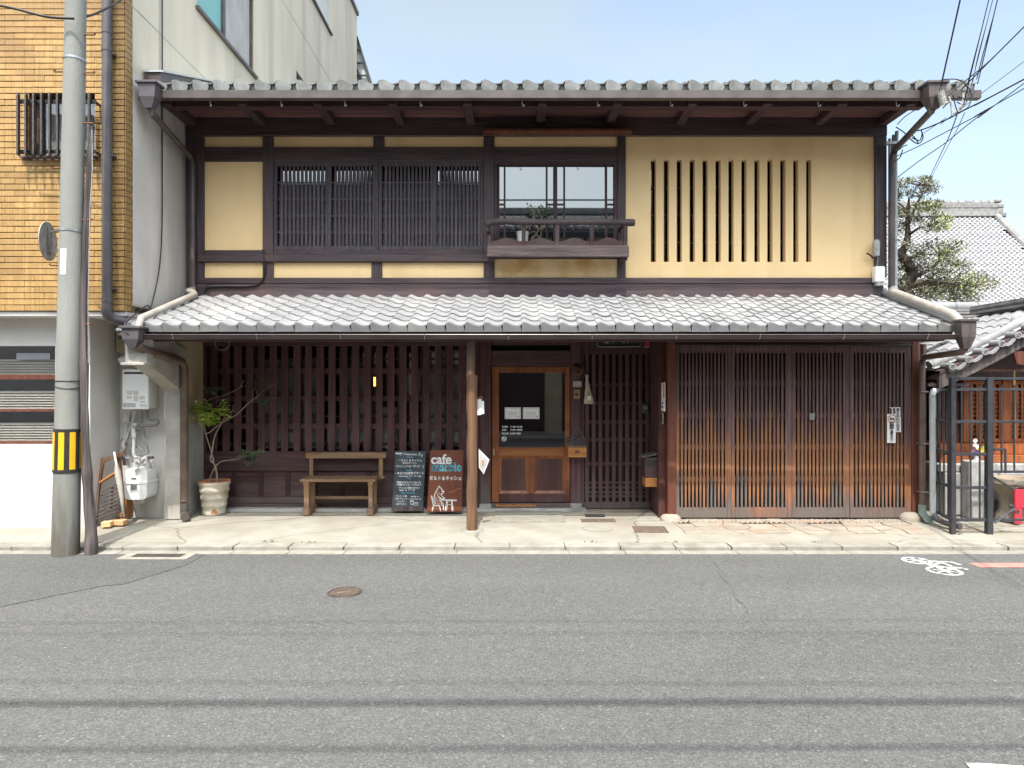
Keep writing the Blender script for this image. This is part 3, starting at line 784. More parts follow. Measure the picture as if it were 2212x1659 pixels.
# balcony
BY = -.36
bal = MB().box(X(1052, BY), X(1359, BY), BY, BY + .06, Z(555, BY), Z(530, BY), .008).build('balcony', 'wood_log', house)
bx0, bx1 = X(1052, BY), X(1359, BY)
MB().box(bx0 + .02, bx1 - .02, BY + .061, -.064, Z(545, BY), Z(538, BY), .004).build('floor_board', 'wood_h', bal)
for s in (bx0 + .01, bx1 - .09):
    MB().box(s, s + .08, BY + .061, -.066, Z(556, BY) - .02, Z(546, BY), .004).build('bracket', 'wood_d', bal)
for (a_, b_) in ((1053, 1061.5), (1127, 1135.5), (1199.5, 1208.5), (1274, 1283), (1347, 1356)):
    MB().box(X(a_, BY), X(b_, BY), BY + .005, BY + .05, Z(530, BY), Z(482 if a_ > 1100 else 508, BY), .005).build('baluster', 'wood_v', bal)
for (a_, b_) in ((1061.5, 1127), (1135.5, 1199.5), (1208.5, 1274), (1283, 1347)):
    x0_, x1_ = X(a_, BY), X(b_, BY); zb, zt = Z(529, BY), Z(513, BY); n = 10; poly = [(x0_, zb), (x1_, zb)]
    for k in range(n, -1, -1):
        u = k / n; poly.append((x0_ + (x1_ - x0_) * u, zb + (zt - zb) * (.55 + .45 * math.sin(math.pi * u) ** 2 * (1 if .2 < u < .8 else .6))))
    MB().prism(poly, 'y', BY + .018, BY + .036).build('wave_board', 'wood_h', bal)
logp = [P(1050, 500, BY + .05), P(1052, 488, BY + .03), P(1060, 481, BY + .02), P(1085, 478.5, BY + .025), P(1130, 479.5, BY + .02), P(1200, 480, BY + .03), P(1280, 479.5, BY + .02), P(1340, 480.5, BY + .025), P(1371, 481, BY + .025)]
MB().tube(smooth_path(logp, 4), [.045 + .006 * math.sin(k * 1.3) for k in range(33)], 10).build('hand_rail', 'wood_log', bal, True)
MB().tube([P(1056, 484, BY + .02), (X(1052, BY), -.03, Z(486, BY))], .028, 8).build('side_rail', 'wood_log', bal, True)
MB().tube([P(1350, 482, BY + .02), (X(1347, BY), -.03, Z(484, BY))], .028, 8).build('side_rail', 'wood_log', bal, True)

# ---- tiles
def tile_profile(w):
    t = [(0, .024), (.07, .033), (.16, .037), (.27, .030), (.38, .018), (.5, .007), (.64, .0), (.8, .0), (.92, .005), (1.02, .013)]
    return [(u * w, z) for u, z in t]
def tile_mesh(name, m, w, L, flange=0.0, barrel=False, th=.012):
    # origin: front lower-left corner, tile runs back (+Y); slope is put in with the object's rotation
    pr = tile_profile(w); n = len(pr); mb = MB()
    vs = [(x, 0, z + th) for x, z in pr] + [(x, L, z + th) for x, z in pr] + [(x, 0, z) for x, z in pr] + [(x, L, z) for x, z in pr]
    fs = []
    for k in range(n - 1):
        fs += [(k, k + 1, n + k + 1, n + k), (2 * n + k, 3 * n + k, 3 * n + k + 1, 2 * n + k + 1), (k, 2 * n + k, 2 * n + k + 1, k + 1)]
    fs += [(0, n, 3 * n, 2 * n), (n - 1, 2 * n + n - 1, 3 * n + n - 1, 2 * n - 1)]
    mb.add(vs, fs)
    if flange and not barrel:
        poly = [(pr[0][0] + .002, -flange)] + [(x + (.002 if i == 0 else 0), z + th * .3) for i, (x, z) in enumerate(pr[:-1])] + [(w * .997, -flange)]
        mb.prism(poly, 'y', -.012, .012)
    if flange and barrel:
        h = flange; a, b = .02 * w, .80 * w
        poly = [(a + .09 * w, -h), (a + .02 * w, -h * .6), (a, -h * .2), (a + .03 * w, .02), (a + .10 * w, .042), (.2 * w, .052), (.36 * w, .040), (.55 * w, .016), (.68 * w, .004), (b, -h * .25), (b - .03 * w, -h * .6), (b - .10 * w, -h)]
        mb.prism(poly, 'y', -.012, .012)
        mb.box(0.16 * w, .165 * w + .004, -.016, -.011, -h, .04)
        mb.box(0, w, .03, .05, -h, .01)
    return mb.mesh(name, m)
# lower roof ("geya")
LX0, LX1 = -4.36, 5.0
EY, EZ = -1.50, 2.335                        # eave line (tile underside at the front)
RY, RZ = -.03, 2.86                          # where it meets the wall
slope = math.atan2(RZ - EZ, RY - EY)
low = MB()
poly = [(EY + .06, EZ - .055), (RY, RZ - .055), (RY, RZ - .02), (EY + .06, EZ - .02)]
low.prism(poly, 'x', LX0 + .01, LX1 - .01)
lroof = low.build('lower_roof', 'wood_d', house)
ncol = 44; tw = (LX1 - LX0) / ncol; nrow = 7
slen = math.hypot(RZ - EZ, RY - EY); ex = slen / nrow
t_eave = tile_mesh('eave_tile', 'tile', tw, ex + .06, .062)
t_mid = tile_mesh('roof_tile', 'tile', tw, ex + .06)
for r_ in range(nrow):
    for k in range(ncol):
        x = LX0 + k * tw; s_ = r_ * ex
        y = EY + math.cos(slope) * s_; z = EZ + math.sin(slope) * s_ + .004
        piece('eave_tile' if r_ == 0 else 'roof_tile', t_eave if r_ == 0 else t_mid, lroof, (x + rnd.uniform(-.0015, .0015), y + rnd.uniform(-.004, .004), z + rnd.uniform(0, .003)),
              (slope - R(3.9) + rnd.uniform(-.007, .007), rnd.uniform(-.011, .011), rnd.uniform(-.009, .009)))
mb = MB()
for k in range(16):
    x = LX0 + .25 + k * .59
    mb = MB().bar((x, EY + .12, EZ - .085), (x, RY, RZ - .085), .05, .055, 0); mb.build('rafter', 'wood_d', lroof)
MB().box(LX0 + .01, LX1 - .01, EY + .05, EY + .075, EZ - .10, EZ - .015, 0).build('fascia', 'wood_h', lroof)
MB().box(LX0 + .02, LX1 - .02, -1.33, -1.2, EZ - .15, EZ - .03, .004).build('eave_beam', 'wood_h', lroof)
# verges
MB().tube([(LX1 + .015, EY - .02, EZ + .06), (LX1 + .015, RY, RZ + .06)], .05, 10).build('verge_tile', 'tile', lroof, True)
# gutter
def gutter(parent, x0, x1, y, z, r, square, m):
    mb = MB(); n = 8
    if square: pr = [(-r, r), (-r * .92, -r * .9), (-r * .6, -r), (r * .6, -r), (r * .92, -r * .9), (r, r)]
    else: pr = [(-r * math.cos(math.pi * k / n), -r * math.sin(math.pi * k / n)) for k in range(n + 1)]
    inn = [(u * .93, v * .93 + .002) for u, v in pr][::-1]
    poly = [(y + u, z + v) for u, v in pr + inn]
    mb.prism(poly, 'x', x0, x1)
    if not square:
        mb.tube([(x0, y - r, z), (x1, y - r, z)], .006, 6)
    return mb.build('gutter', m, parent, not square)
gl_ = gutter(lroof, LX0 + .26, LX1 - .02, EY - .052, EZ - .098, .052, False, 'metal_gutter')
for k in range(10):
    x = LX0 + .6 + k * .93
    MB().tube([(x, EY - .13, EZ - .092), (x, EY - .10, EZ - .145), (x, EY - .05, EZ - .145), (x, EY + .06, EZ - .07)], .006, 6).build('hanger', 'steel', gl_)
# ---- upper roof
UX0, UX1 = -4.29, 5.52
UY, UZ = -1.08, 5.245
us = R(20)
poly = [(UY + .05, UZ - .05), (2.9, UZ - .05 + (2.95 - UY) * math.tan(us) * .9), (4.0, UZ + 1.5), (8.4, UZ - .2), (8.4, UZ - .1), (4.0, UZ + 1.6), (2.9, UZ + (2.95 - UY) * math.tan(us) * .9), (UY + .05, UZ - .02)]
poly = [(UY + .05, UZ - .05), (4.0, UZ - .05 + (4.0 - UY) * math.tan(us)), (8.6, UZ - .3), (8.6, UZ - .22), (4.0, UZ - .005 + (4.0 - UY) * math.tan(us)), (UY + .05, UZ - .01)]
uroof = MB().prism(poly, 'x', UX0 + .01, UX1 - .01).build('upper_roof', 'wood_d', house)
ncu = 40; twu = (UX1 - UX0) / ncu; exu = .25
u_eave = tile_mesh('eave_tile', 'tile_old', twu, exu + .05, .076, True)
u_mid = tile_mesh('roof_tile', 'tile_old', twu, exu + .05)
for r_ in range(7):
    for k in range(ncu):
        s_ = r_ * exu
        piece('eave_tile' if r_ == 0 else 'roof_tile', u_eave if r_ == 0 else u_mid, uroof,
              (UX0 + k * twu + rnd.uniform(-.003, .003), UY + math.cos(us) * s_ + rnd.uniform(-.004, .004), UZ + math.sin(us) * s_ + .004 + rnd.uniform(0, .004)),
              (us - R(5.6) + rnd.uniform(-.006, .006), rnd.uniform(-.01, .01), rnd.uniform(-.006, .006)))
mb = MB()
for r_ in range(7, 23):
    for k in range(ncu):
        s_ = r_ * exu
        T = Matrix.Translation((UX0 + k * twu, UY + math.cos(us) * s_, UZ + math.sin(us) * s_ + .004)) @ Matrix.Rotation(us - R(3), 4, 'X')
        pr = tile_profile(twu)[::2]; n = len(pr)
        mb.add([T @ Vector((x, 0, z + .016)) for x, z in pr] + [T @ Vector((x, exu + .05, z + .016)) for x, z in pr], [(i, i + 1, n + i + 1, n + i) for i in range(n - 1)])
o = mb.build('roof_tiles_behind', 'tile_old', uroof); o['kind'] = 'stuff'
MB().tube([(UX0, 4.0, UZ + (4 - UY) * math.tan(us) + .1), (UX1, 4.0, UZ + (4 - UY) * math.tan(us) + .1)], .14, 10).build('ridge', 'tile_ridge', uroof, True)
# soffit: front purlin, arms, boards
zS = zTop + .035
MB().box(UX0 + .03, XR + .12, -.66, -.54, Z(235, -.6), Z(235, -.6) + .2, .006).build('front_purlin', 'wood_h', uroof)
for k in range(9):
    x = -3.36 + k * .935
    MB().box(x - .055, x + .055, -.72, -.052, Z(235, -.6) + .006, Z(235, -.6) + .09, .006).build('eave_arm', 'wood_d', uroof)
for x in (XL + .07, XR - .06):
    MB().box(x - .06, x + .06, -.72, -.052, Z(235, -.6) + .006, Z(235, -.6) + .09, .006).build('eave_arm', 'wood_d', uroof)
for k in range(3):
    MB().box(UX0 + .03, XR + .1, -.535 + k * .22, -.318 + k * .22, zS, zS + .02, .002).build('soffit_board', 'wood_soffit', uroof)
MB().prism([(UY + .05, UZ - .075), (-.5, UZ - .075 + (-.5 - UY - .05) * math.tan(us)), (-.5, UZ - .06 + (-.5 - UY - .05) * math.tan(us)), (UY + .05, UZ - .06)], 'x', UX0 + .03, UX1 - .05).build('eave_board', 'wood_soffit', uroof)
for k in range(22):
    x = UX0 + .12 + k * .448
    if x > XR + .4: break
    MB().bar((x, UY + .07, UZ - .10), (x, -.5, UZ - .10 + (-.5 - UY - .07) * math.tan(us)), .045, .05, 0).build('rafter', 'wood_d', uroof)
MB().box(UX0 + .01, UX1 - .02, UY + .018, UY + .042, 5.085, 5.185, .002).build('fascia', 'wood_h', uroof)
gu = gutter(uroof, X(291, -1.15), X(2118, -1.15), UY - .042, 5.097, .047, True, 'metal_dark')
for px in (608, 745, 908, 1128, 1290, 1448, 1606, 1766, 1935, 455, 1955 + 70):
    x = X(px, -1.1); z = 5.05
    MB().tube([(x, UY - .03, z + .02), (x, UY - .03, z - .05), (x + .006, UY - .035, z - .075), (x + .016, UY - .045, z - .08), (x + .026, UY - .05, z - .06)], .005, 6).build('hook', 'cable_grey', gu)
# left verge flashing on the roof
mb = MB(); mb.prism([(UY + .03, UZ + .0), (UY + .03, UZ + .16), (1.5, UZ + .16 + 2.55 * math.tan(us)), (1.5, UZ + 2.55 * math.tan(us))], 'x', UX0 - .09, UX0 + .10)
mb.build('verge_flashing', 'metal_dark', uroof)
mb = MB(); mb.prism([(UY + .01, UZ + .16), (UY + .01, UZ + .18), (1.5, UZ + .18 + 2.57 * math.tan(us)), (1.5, UZ + .16 + 2.57 * math.tan(us))], 'x', UX0 - .10, UX0 + .14)
mb.build('verge_flashing', 'pipe_grey', uroof)

# ---- hoppers and downpipes of the house
def hopper(parent, cx, cy, zt, w, h, m):
    p = MB()
    p.box(cx - w * .62, cx + w * .62, cy - w * .5, cy + w * .5, zt - .03, zt, .006)
    b0, b1 = w * .5, w * .34
    vs = [(cx - b0, cy - b0 * .8, zt - .03), (cx + b0, cy - b0 * .8, zt - .03), (cx + b0, cy + b0 * .8, zt - .03), (cx - b0, cy + b0 * .8, zt - .03),
          (cx - b0 * .92, cy - b0 * .75, zt - h * .6), (cx + b0 * .92, cy - b0 * .75, zt - h * .6), (cx + b0 * .92, cy + b0 * .75, zt - h * .6), (cx - b0 * .92, cy + b0 * .75, zt - h * .6),
          (cx - b1 * .6, cy - b1 * .6, zt - h), (cx + b1 * .6, cy - b1 * .6, zt - h), (cx + b1 * .6, cy + b1 * .6, zt - h), (cx - b1 * .6, cy + b1 * .6, zt - h)]
    fs = []
    for r_ in (0, 4):
        for k in range(4): fs.append((r_ + k, r_ + (k + 1) % 4, r_ + 4 + (k + 1) % 4, r_ + 4 + k))
    fs.append((8, 9, 10, 11)); p.add(vs, fs)
    return p.build('rain_hopper', m, parent)
hy = -1.22
hopper(house, X(324, hy), hy, Z(180, hy), .2, .30, 'pipe_purple')
MB().tube([(X(326, hy), hy, Z(226, hy)), (X(328, hy), hy, Z(244, hy)), (X(420) , -.12, Z(345)), (X(424), -.10, Z(360)), (X(424), -.10, Z(622))], .036, 10).build('downpipe', 'metal_dark', house, True)
hopper(house, X(2016, hy), hy, Z(181, hy), .21, .30, 'metal_dark')
MB().tube([(X(2014, hy), hy, Z(226, hy)), (X(2012, hy), hy, Z(240, hy)), (X(1922), -.12, Z(330)), (X(1917), -.10, Z(350)), (X(1917), -.10, Z(628))], .04, 10).build('downpipe', 'metal_dark', house, True)
MB().box(X(1900), X(1925), -.16, -.09, Z(320), Z(314), .002).build('pipe_clip', 'steel', house)
# pipes lying on the lower roof
def on_roof(y, h): return EZ + (y - EY) * math.tan(slope) + .05 + h
MB().tube([(X(424), -.10, Z(622)), (X(424), -.10, Z(628)), (X(418), -.16, Z(630, -.1)), (-4.18, -.26, on_roof(-.26, .06)), (-4.12, -.34, on_roof(-.34, .05)), (-4.14, -.9, on_roof(-.9, .05)), (-4.16, -1.52, on_roof(-1.52, .05)), (-4.16, -1.6, EZ - .06)], .042, 10).build('downpipe', 'pipe_tan', house, True)
MB().tube([(X(1917), -.10, Z(628)), (X(1920), -.12, on_roof(-.1, .07)), (LX1 - .02, -.25, on_roof(-.25, .075)), (LX1 + .0, -1.45, on_roof(-1.45, .07)), (LX1 + .0, -1.53, on_roof(-1.5, .03)), (LX1, -1.55, EZ - .02)], .05, 10).build('downpipe', 'pipe_tan', house, True)
hy = -1.60
hopper(house, -4.20, hy, Z(705, hy), .19, .24, 'pipe_purple')
MB().tube([(X(252, hy), hy, Z(712, hy)), (-4.22, hy, Z(715, hy))], .018, 8).build('overflow_pipe', 'pipe_grey', house, True)
MB().tube([(X(256, hy), hy, Z(722, hy)), (-4.22, hy, Z(725, hy))], .016, 8).build('overflow_pipe', 'pipe_brown', house, True)
hopper(house, LX1 + .03, hy, Z(690, hy), .165, .33, 'metal_dark')
MB().tube([(LX1 + .03, hy, Z(752, hy)), (LX1 + .02, hy + .05, Z(760, hy)), (X(1994, -.75), -.76, Z(772, -.75)), (X(1992, -.75), -.75, Z(785, -.75)), (X(1992, -.75), -.75, Z(1092, -.75))], .038, 10).build('downpipe', 'pipe_brown', house, True)
MB().tube([(X(1992, -.75), -.75, Z(1090, -.75)), (X(1992, -.75), -.75, Z(1108, -.75)), (X(2000, -.8), -.8, Z(1118, -.8)), (X(2006, -.9), -.9, Z(1122, -.9))], .045, 10).build('pipe_shoe', 'verdigris', house, True)
for py in (846, 958, 1062): MB().box(X(1985, -.75), X(1999, -.75) + .01, -.80, -.70, Z(py, -.75) - .008, Z(py, -.75) + .008, .002).build('pipe_clip', 'steel', house)
pb = -1.1
MB().tube([(-4.16, -1.6, Z(745, -1.6)), (-4.14, -1.55, Z(752, -1.6)), (-4.10, -.72, Z(782, -.66)), (-4.10, -.66, Z(795, -.66)), (-4.10, -.66, Z(1082, -.66))], .048, 10).build('downpipe', 'pipe_brown', house, True)
MB().tube([(-4.10, -.66, .20), (-4.10, -.66, .08), (-4.06, -.72, .06), (-4.02, -.8, .055)], .05, 10).build('pipe_shoe', 'metal_dark', house, True)

# ---- concrete eave bracket and porch side wall on the left
mb = MB()
poly = [(-.66, 0.0), (-.46, 0.0), (-.46, 2.12), (-1.34, 2.28), (-1.34, 1.90), (-.66, 1.62)]
mb.prism(poly, 'x', -4.35, -4.15); mb.build('bracket_column', 'concrete', house)
hx = [(-4.355, -1.50), (-4.29, -1.56), (-4.16, -1.56), (-4.11, -1.50), (-4.11, -1.36), (-4.355, -1.36)]
MB().prism(hx, 'z', 1.93, 2.22).build('bracket_head', 'concrete', house)
MB().box(-4.37, -4.10, -1.575, -1.345, 1.90, 1.932, .005).build('bracket_cap', 'concrete', house)
part_box('side_wall', 'wall_beige', house, -4.30, -4.16, -.44, .06, Z(910), 2.6, 0)
part_box('side_wall', 'concrete_grey', house, -4.30, -4.155, -.44, .06, .0, Z(910) - .004, 0)
# ---- lower storey
zb = EZ - .15
beam(X(438), X(1037), Z(747), Z(700), -.03, .09, 'wood_h', name='head_beam')
beam(-4.16, X(1035), Z(700), 2.72, -.02, .06, 'wood_h', 'wall_board')
beam(X(1035), 1.93, 2.30, 2.72, -.02, .06, 'wood_h', 'wall_board')
gYp = -.655
beam(1.93, XR + .06, Z(719, gYp) , 2.62, gYp + .02, gYp + .10, 'wood_h', 'wall_board')
# big slatted lattice
lat = MB()
z_hi, z_lo = Z(747), Z(974.5)
lat.box(X(438), X(446), -.02, .05, Z(1100), z_hi, .003)
lat.box(X(1030), X(1037), -.02, .05, Z(1100), z_hi, .003)
lattice = lat.build('street_lattice', 'wood_lattice', house)
pitch = 25.45 / 160; w_s = 15.2 / 160
for k in range(23):
    x = X(452.5) + k * pitch
    q = slat('slat', 'wood_lattice', lattice, x + .02 + rnd.uniform(-.003, .003), x + .02 + w_s + rnd.uniform(-.004, .004), -.018 + rnd.uniform(-.003, .003), .012, z_lo - .005, z_hi + .005, .05); q.rotation_euler = (0, rnd.uniform(-.0025, .0025), 0)
for (a_, b_) in ((795, 808), (855, 866.5), (915, 926.5)):
    slat('rail', 'wood_lattice', lattice, X(446), X(1030), .013, .034, Z(b_), Z(a_), .05)
slat('rail', 'wood_h', lattice, X(446), X(1030), -.024, .03, Z(1016.5), Z(974.5), .02)
for k in range(10):
    a_ = X(446) + k * (X(1030) - X(446)) / 10; b_ = a_ + (X(1030) - X(446)) / 10
    slat('wainscot_board', 'wood_h', lattice, a_ + .002, b_ - .002, .012, .03, Z(1073), Z(1016.5), .01)
    if k: slat('batten', 'wood_v', lattice, a_ - .03, a_ + .03, -.004, .0125, Z(1073), Z(1016.5), .05)
slat('base_rail', 'wood_h', lattice, X(446), X(1030), -.03, .03, Z(1086), Z(1073), .03)
slat('base_rail', 'wood_h', lattice, X(438), X(1037), -.018, .03, Z(1098), Z(1086), .03)
# windows behind the lattice
ws = part_box('inner_sash', 'wood_lattice', house, X(446), X(1030), .09, .10, Z(1016), Z(974.5), 0)
sash_x = [446, 540, 640, 692, 716, 800, 806, 895, 925, 1030]
for a_ in (446, 546, 646, 690, 742, 800, 858, 910, 962, 1030):
    slat('stile', 'wood_lattice', ws, X(a_) - .02, X(a_) + .02, .082, .12, Z(975), z_hi, .05)
for py in (775, 801, 861, 900, 921, 960): slat('sash_rail', 'wood_lattice', ws, X(446), X(1030), .085, .115, Z(py) - .016, Z(py) + .016, .05)
slat('glass_pane', 'glass', ws, X(446), X(1030), .098, .102, Z(975), z_hi, 0)
glare = [(560, 690, 775, 970), (745, 800, 780, 960), (812, 858, 880, 970), (864, 910, 800, 860), (915, 1028, 755, 960), (700, 742, 925, 972)]  # pale sheets added to stand for street reflections in the panes
for (a_, b_, c_, d_) in glare:
    slat('pale_sheet', 'pale_sheet', ws, X(a_), X(b_), .122, .128, Z(d_), Z(c_), 0)
# ---- door bay
post(X(1037.5), X(1061), .03, Z(722), -.07, .10, 'wood_lattice')
MB().box(X(1036), X(1062), -.085, .10, .0, Z(1086), .006).build('post_foot', 'stone_grey', house)
MB().box(X(1230), X(1256), -.055, .10, .0, Z(1086), .006).build('post_foot', 'stone_grey', house)
post(X(1231.5), X(1254), .03, Z(722), -.045, .10, 'wood_lattice')
beam(X(1061), X(1231.5), Z(745), Z(722), -.03, .09, 'wood_h', 'transom')
part_box('transom_panel', 'interior', house, X(1061), X(1231.5), .05, .07, Z(757), Z(745), 0)
beam(X(1061), X(1231.5), Z(792), Z(757), -.05, .09, 'wood_h', 'transom')
dy = -.02
dr = MB()
dr.box(X(1062.5), X(1077.8), dy - .02, dy + .02, Z(1084), Z(792.6), .004)
dr.box(X(1219.8), X(1230.2), dy - .02, dy + .02, Z(1084), Z(792.6), .004)
dr.box(X(1077.8), X(1219.8), dy - .02, dy + .02, Z(804.9), Z(792.6), .004)
door = dr.build('door', 'wood_door', house)
MB().box(X(1077.8), X(1219.8), dy - .021, dy + .02, Z(985), Z(965.7), .004).build('mid_rail', 'wood_door_h', door)
MB().box(X(1077.8), X(1219.8), dy - .02, dy + .02, Z(1084), Z(1065), .004).build('bottom_rail', 'wood_panel', door)
MB().box(X(1141), X(1153), dy - .02, dy + .02, Z(1065), Z(985), .004).build('mullion', 'wood_door', door)
for (a_, b_) in ((1077.8, 1141), (1153, 1219.8)):
    x0_, x1_, z0_, z1_ = X(a_), X(b_), Z(1065), Z(985); q = .035
    MB().box(x0_ + q, x1_ - q, dy + .004, dy + .014, z0_ + q, z1_ - q, 0).build('panel', 'wood_panel', door)
    m_ = MB()
    o4 = [(x0_, z0_), (x1_, z0_), (x1_, z1_), (x0_, z1_)]; i4 = [(x0_ + q, z0_ + q), (x1_ - q, z0_ + q), (x1_ - q, z1_ - q), (x0_ + q, z1_ - q)]
    for k in range(4):
        k2 = (k + 1) % 4
        m_.quad((o4[k][0], dy - .016, o4[k][1]), (o4[k2][0], dy - .016, o4[k2][1]), (i4[k2][0], dy + .004, i4[k2][1]), (i4[k][0], dy + .004, i4[k][1]))
    m_.build('moulding', 'wood_door', door)
MB().box(X(1077), X(1220.5), dy - .002, dy + .003, Z(966), Z(804.5), 0).build('glass_pane', 'glass_dark', door)
part_box('door_curtain', 'interior', house, X(1035), X(1256), .35, .37, .02, Z(740), 0)
MB().box(X(1064.5), X(1069), dy - .03, dy - .019, Z(983), Z(969), .002).build('handle', 'brass', door)
MB().box(X(1063.5), X(1068), dy - .03, dy - .019, Z(925), Z(915), .002).build('lock', 'metal_dark', door)
for (a_, b_) in ((1090.5, 1125), (1129.5, 1165)):
    c_ = MB().box(X(a_), X(b_), dy - .0075, dy - .005, Z(904.6), Z(880), 0).build('certificate', 'paper', door)
    m_ = MB(); q = .012; x0_, x1_, z0_, z1_ = X(a_) + q, X(b_) - q, Z(904.6) + q, Z(880) - q
    stroke(m_, [(x0_, z0_), (x1_, z0_), (x1_, z1_), (x0_, z1_), (x0_, z0_)], .003, dy - .0076, .0006)
    for k in range(4): stroke(m_, [(x0_ + .03, z0_ + .025 + k * .018), (x1_ - .03 - .01 * (k % 2), z0_ + .025 + k * .018)], .003, dy - .0076, .0006)
    stroke(m_, [(x1_ - .03, z0_ + .012), (x1_ - .022, z0_ + .03), (x1_ - .012, z0_ + .014)], .006, dy - .0076, .0006)
    m_.build('print', 'ink', c_)
def door_text(s, px, py, size):
    t_ = place(text_mb(s, size, .0012, 'LEFT'), X(px), dy - .0045, Z(py)); t_.build('lettering', 'chalk', door)
door_text('OPEN', 1084.5, 923.2, .030); door_text('11:30\u301c21:00', 1102, 923.2, .030)
door_text('SUN', 1084.5, 929.8, .030); door_text('11:30\u301c20:00', 1102, 929.8, .030)
door_text('CLOSE', 1084.5, 937.8, .030); door_text('LAST WED', 1102, 937.8, .030)
m_ = MB(); cx, cz, r_ = X(1089), Z(947.8), .029
pp = [(cx + r_ * math.cos(2 * math.pi * k / 24), cz + r_ * math.sin(2 * math.pi * k / 24)) for k in range(25)]
stroke(m_, pp, .008, dy - .004, .0006); stroke(m_, [(cx - .02, cz + .02), (cx + .02, cz - .02)], .008, dy - .004, .0012); stroke(m_, [(cx - .016, cz - .002), (cx + .02, cz + .002)], .008, dy - .004, .0018)
m_.build('no_smoking_mark', 'chalk', door)
MB().box(X(1061), X(1231.5), -.07, .06, .03, Z(1085.3), .006).build('threshold', 'wood_h', house)
mb = MB()
for k in range(26):
    x = X(1071) + k * (X(1158) - X(1071)) / 26
    mb.box(x, x + .022, -.074 - rnd.uniform(0, .002), -.068, .045 + rnd.uniform(0, .008), Z(1087) - rnd.uniform(0, .014), .002)
mb.build('worn_threshold_edge', 'wood_box', house)
# lattice wall beside the door
lw_ = MB(); lw_.box(X(1254), X(1262), -.01, .05, .04, Z(745), .003); lw_.box(X(1404), X(1417), -.01, .05, .04, Z(745), .003)
lw_.box(X(1262), X(1404), -.015, .05, Z(1098), Z(1084), .003); lw_.box(X(1262), X(1404), -.012, .05, Z(765), Z(745), .003)
lw = lw_.build('side_lattice', 'wood_lattice', house)
beam(X(1254), 1.93, Z(745), 2.31, -.018, .06, 'wood_h', 'head_beam')
pt_ = 14.45 / 160
for k in range(10):
    x = X(1264) + k * pt_
    slat('slat', 'wood_lattice', lw, x, x + pt_ * .56, -.006, .016, Z(1084), Z(765), .06)
for py in (831, 871, 912, 950, 1002.5): slat('rail', 'wood_lattice', lw, X(1262), X(1404), .017, .034, Z(py) - .022, Z(py) + .022, .05)
for py in (1042.5, 1053, 1063.5, 1072): slat('rail', 'wood_lattice', lw, X(1262), X(1404), .017, .034, Z(py) - .018, Z(py) + .012, .05)
part_box('lattice_backing', 'interior', house, X(1256), X(1415), .05, .07, .03, Z(745), 0)
# passage side panel to the gate
part_box('side_panel', 'wood_red', house, 1.90, 1.945, -.54, -.02, .02, 2.3, .004)
part_box('side_panel', 'wood_red', house, 5.045, 5.10, -.53, .06, .02, 2.6, .004)
# ---- gate
gY = -.65
gz0, gz1 = Z(1118.5, gY), Z(747.5, gY)
def gx_(z): return X((2080 + z / 2.212) / 1.4756, gY)
MB().box(X(1441.5, gY), X(1460, gY), gY - .02, gY + .12, .04, 2.45, .008).build('gate_post', 'wood_red', house)
MB().box(X(1968.5, gY), X(1986, gY), gY - .02, gY + .12, .04, 2.45, .008).build('gate_post', 'wood_red', house)
MB().box(X(1460, gY), X(1968.5, gY), gY - .01, gY + .11, gz1 + .012, Z(719, gY), .006).build('gate_lintel', 'wood_h', house)
MB().box(X(1461, gY), X(1967, gY), gY - .045, gY - .012, gz1 + .002, gz1 + .016, .002).build('gate_rail', 'metal_dark', house)
zr = [Z((1000 + q / 2.212) / 1.4756, gY) for q in (254, 490, 716, 942, 1168)]
leafs = [(165, 190, 528, 556, 13), (557, 583, 955, 985, 13), (986, 1013, 1362, 1392, 13), (1393, 1420, 1792, 1825, 14)]
for i, (a_, s0, s1, b_, n) in enumerate(leafs):
    oy = gY + (0 if i in (0, 3) else .008)
    f = MB()
    f.box(gx_(a_) + .001, gx_(s0), oy, oy + .045, gz0, gz1, .004); f.box(gx_(s1), gx_(b_) - .001, oy, oy + .045, gz0, gz1, .004)
    f.box(gx_(s0), gx_(s1), oy + .002, oy + .043, gz1 - .085, gz1, .004); f.box(gx_(s0), gx_(s1), oy + .002, oy + .043, gz0, gz0 + .125, .004)
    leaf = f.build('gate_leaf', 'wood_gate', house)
    p = (gx_(s1) - gx_(s0)) / n
    for k in range(n):
        x = gx_(s0) + p * (k + .5) - p * .02
        if k == n - 1 and False: continue
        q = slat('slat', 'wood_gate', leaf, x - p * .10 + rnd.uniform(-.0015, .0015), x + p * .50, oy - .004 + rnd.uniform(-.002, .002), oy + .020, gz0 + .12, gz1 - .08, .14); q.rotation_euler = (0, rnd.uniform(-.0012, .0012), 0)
    for z in zr[1:]:
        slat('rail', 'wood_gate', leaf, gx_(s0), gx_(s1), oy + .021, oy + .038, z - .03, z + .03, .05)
m_ = MB().box(X(1747, gY), X(1758, gY), gY - .03, gY - .006, Z(907, gY), Z(892, gY), .003).build('gate_latch', 'steel', house)
m_ = MB(); m_.box(X(1710, gY), X(1713, gY), gY - .012, gY - .004, Z(945, gY), Z(935, gY), .001).build('gate_lock', 'metal_dark', house)
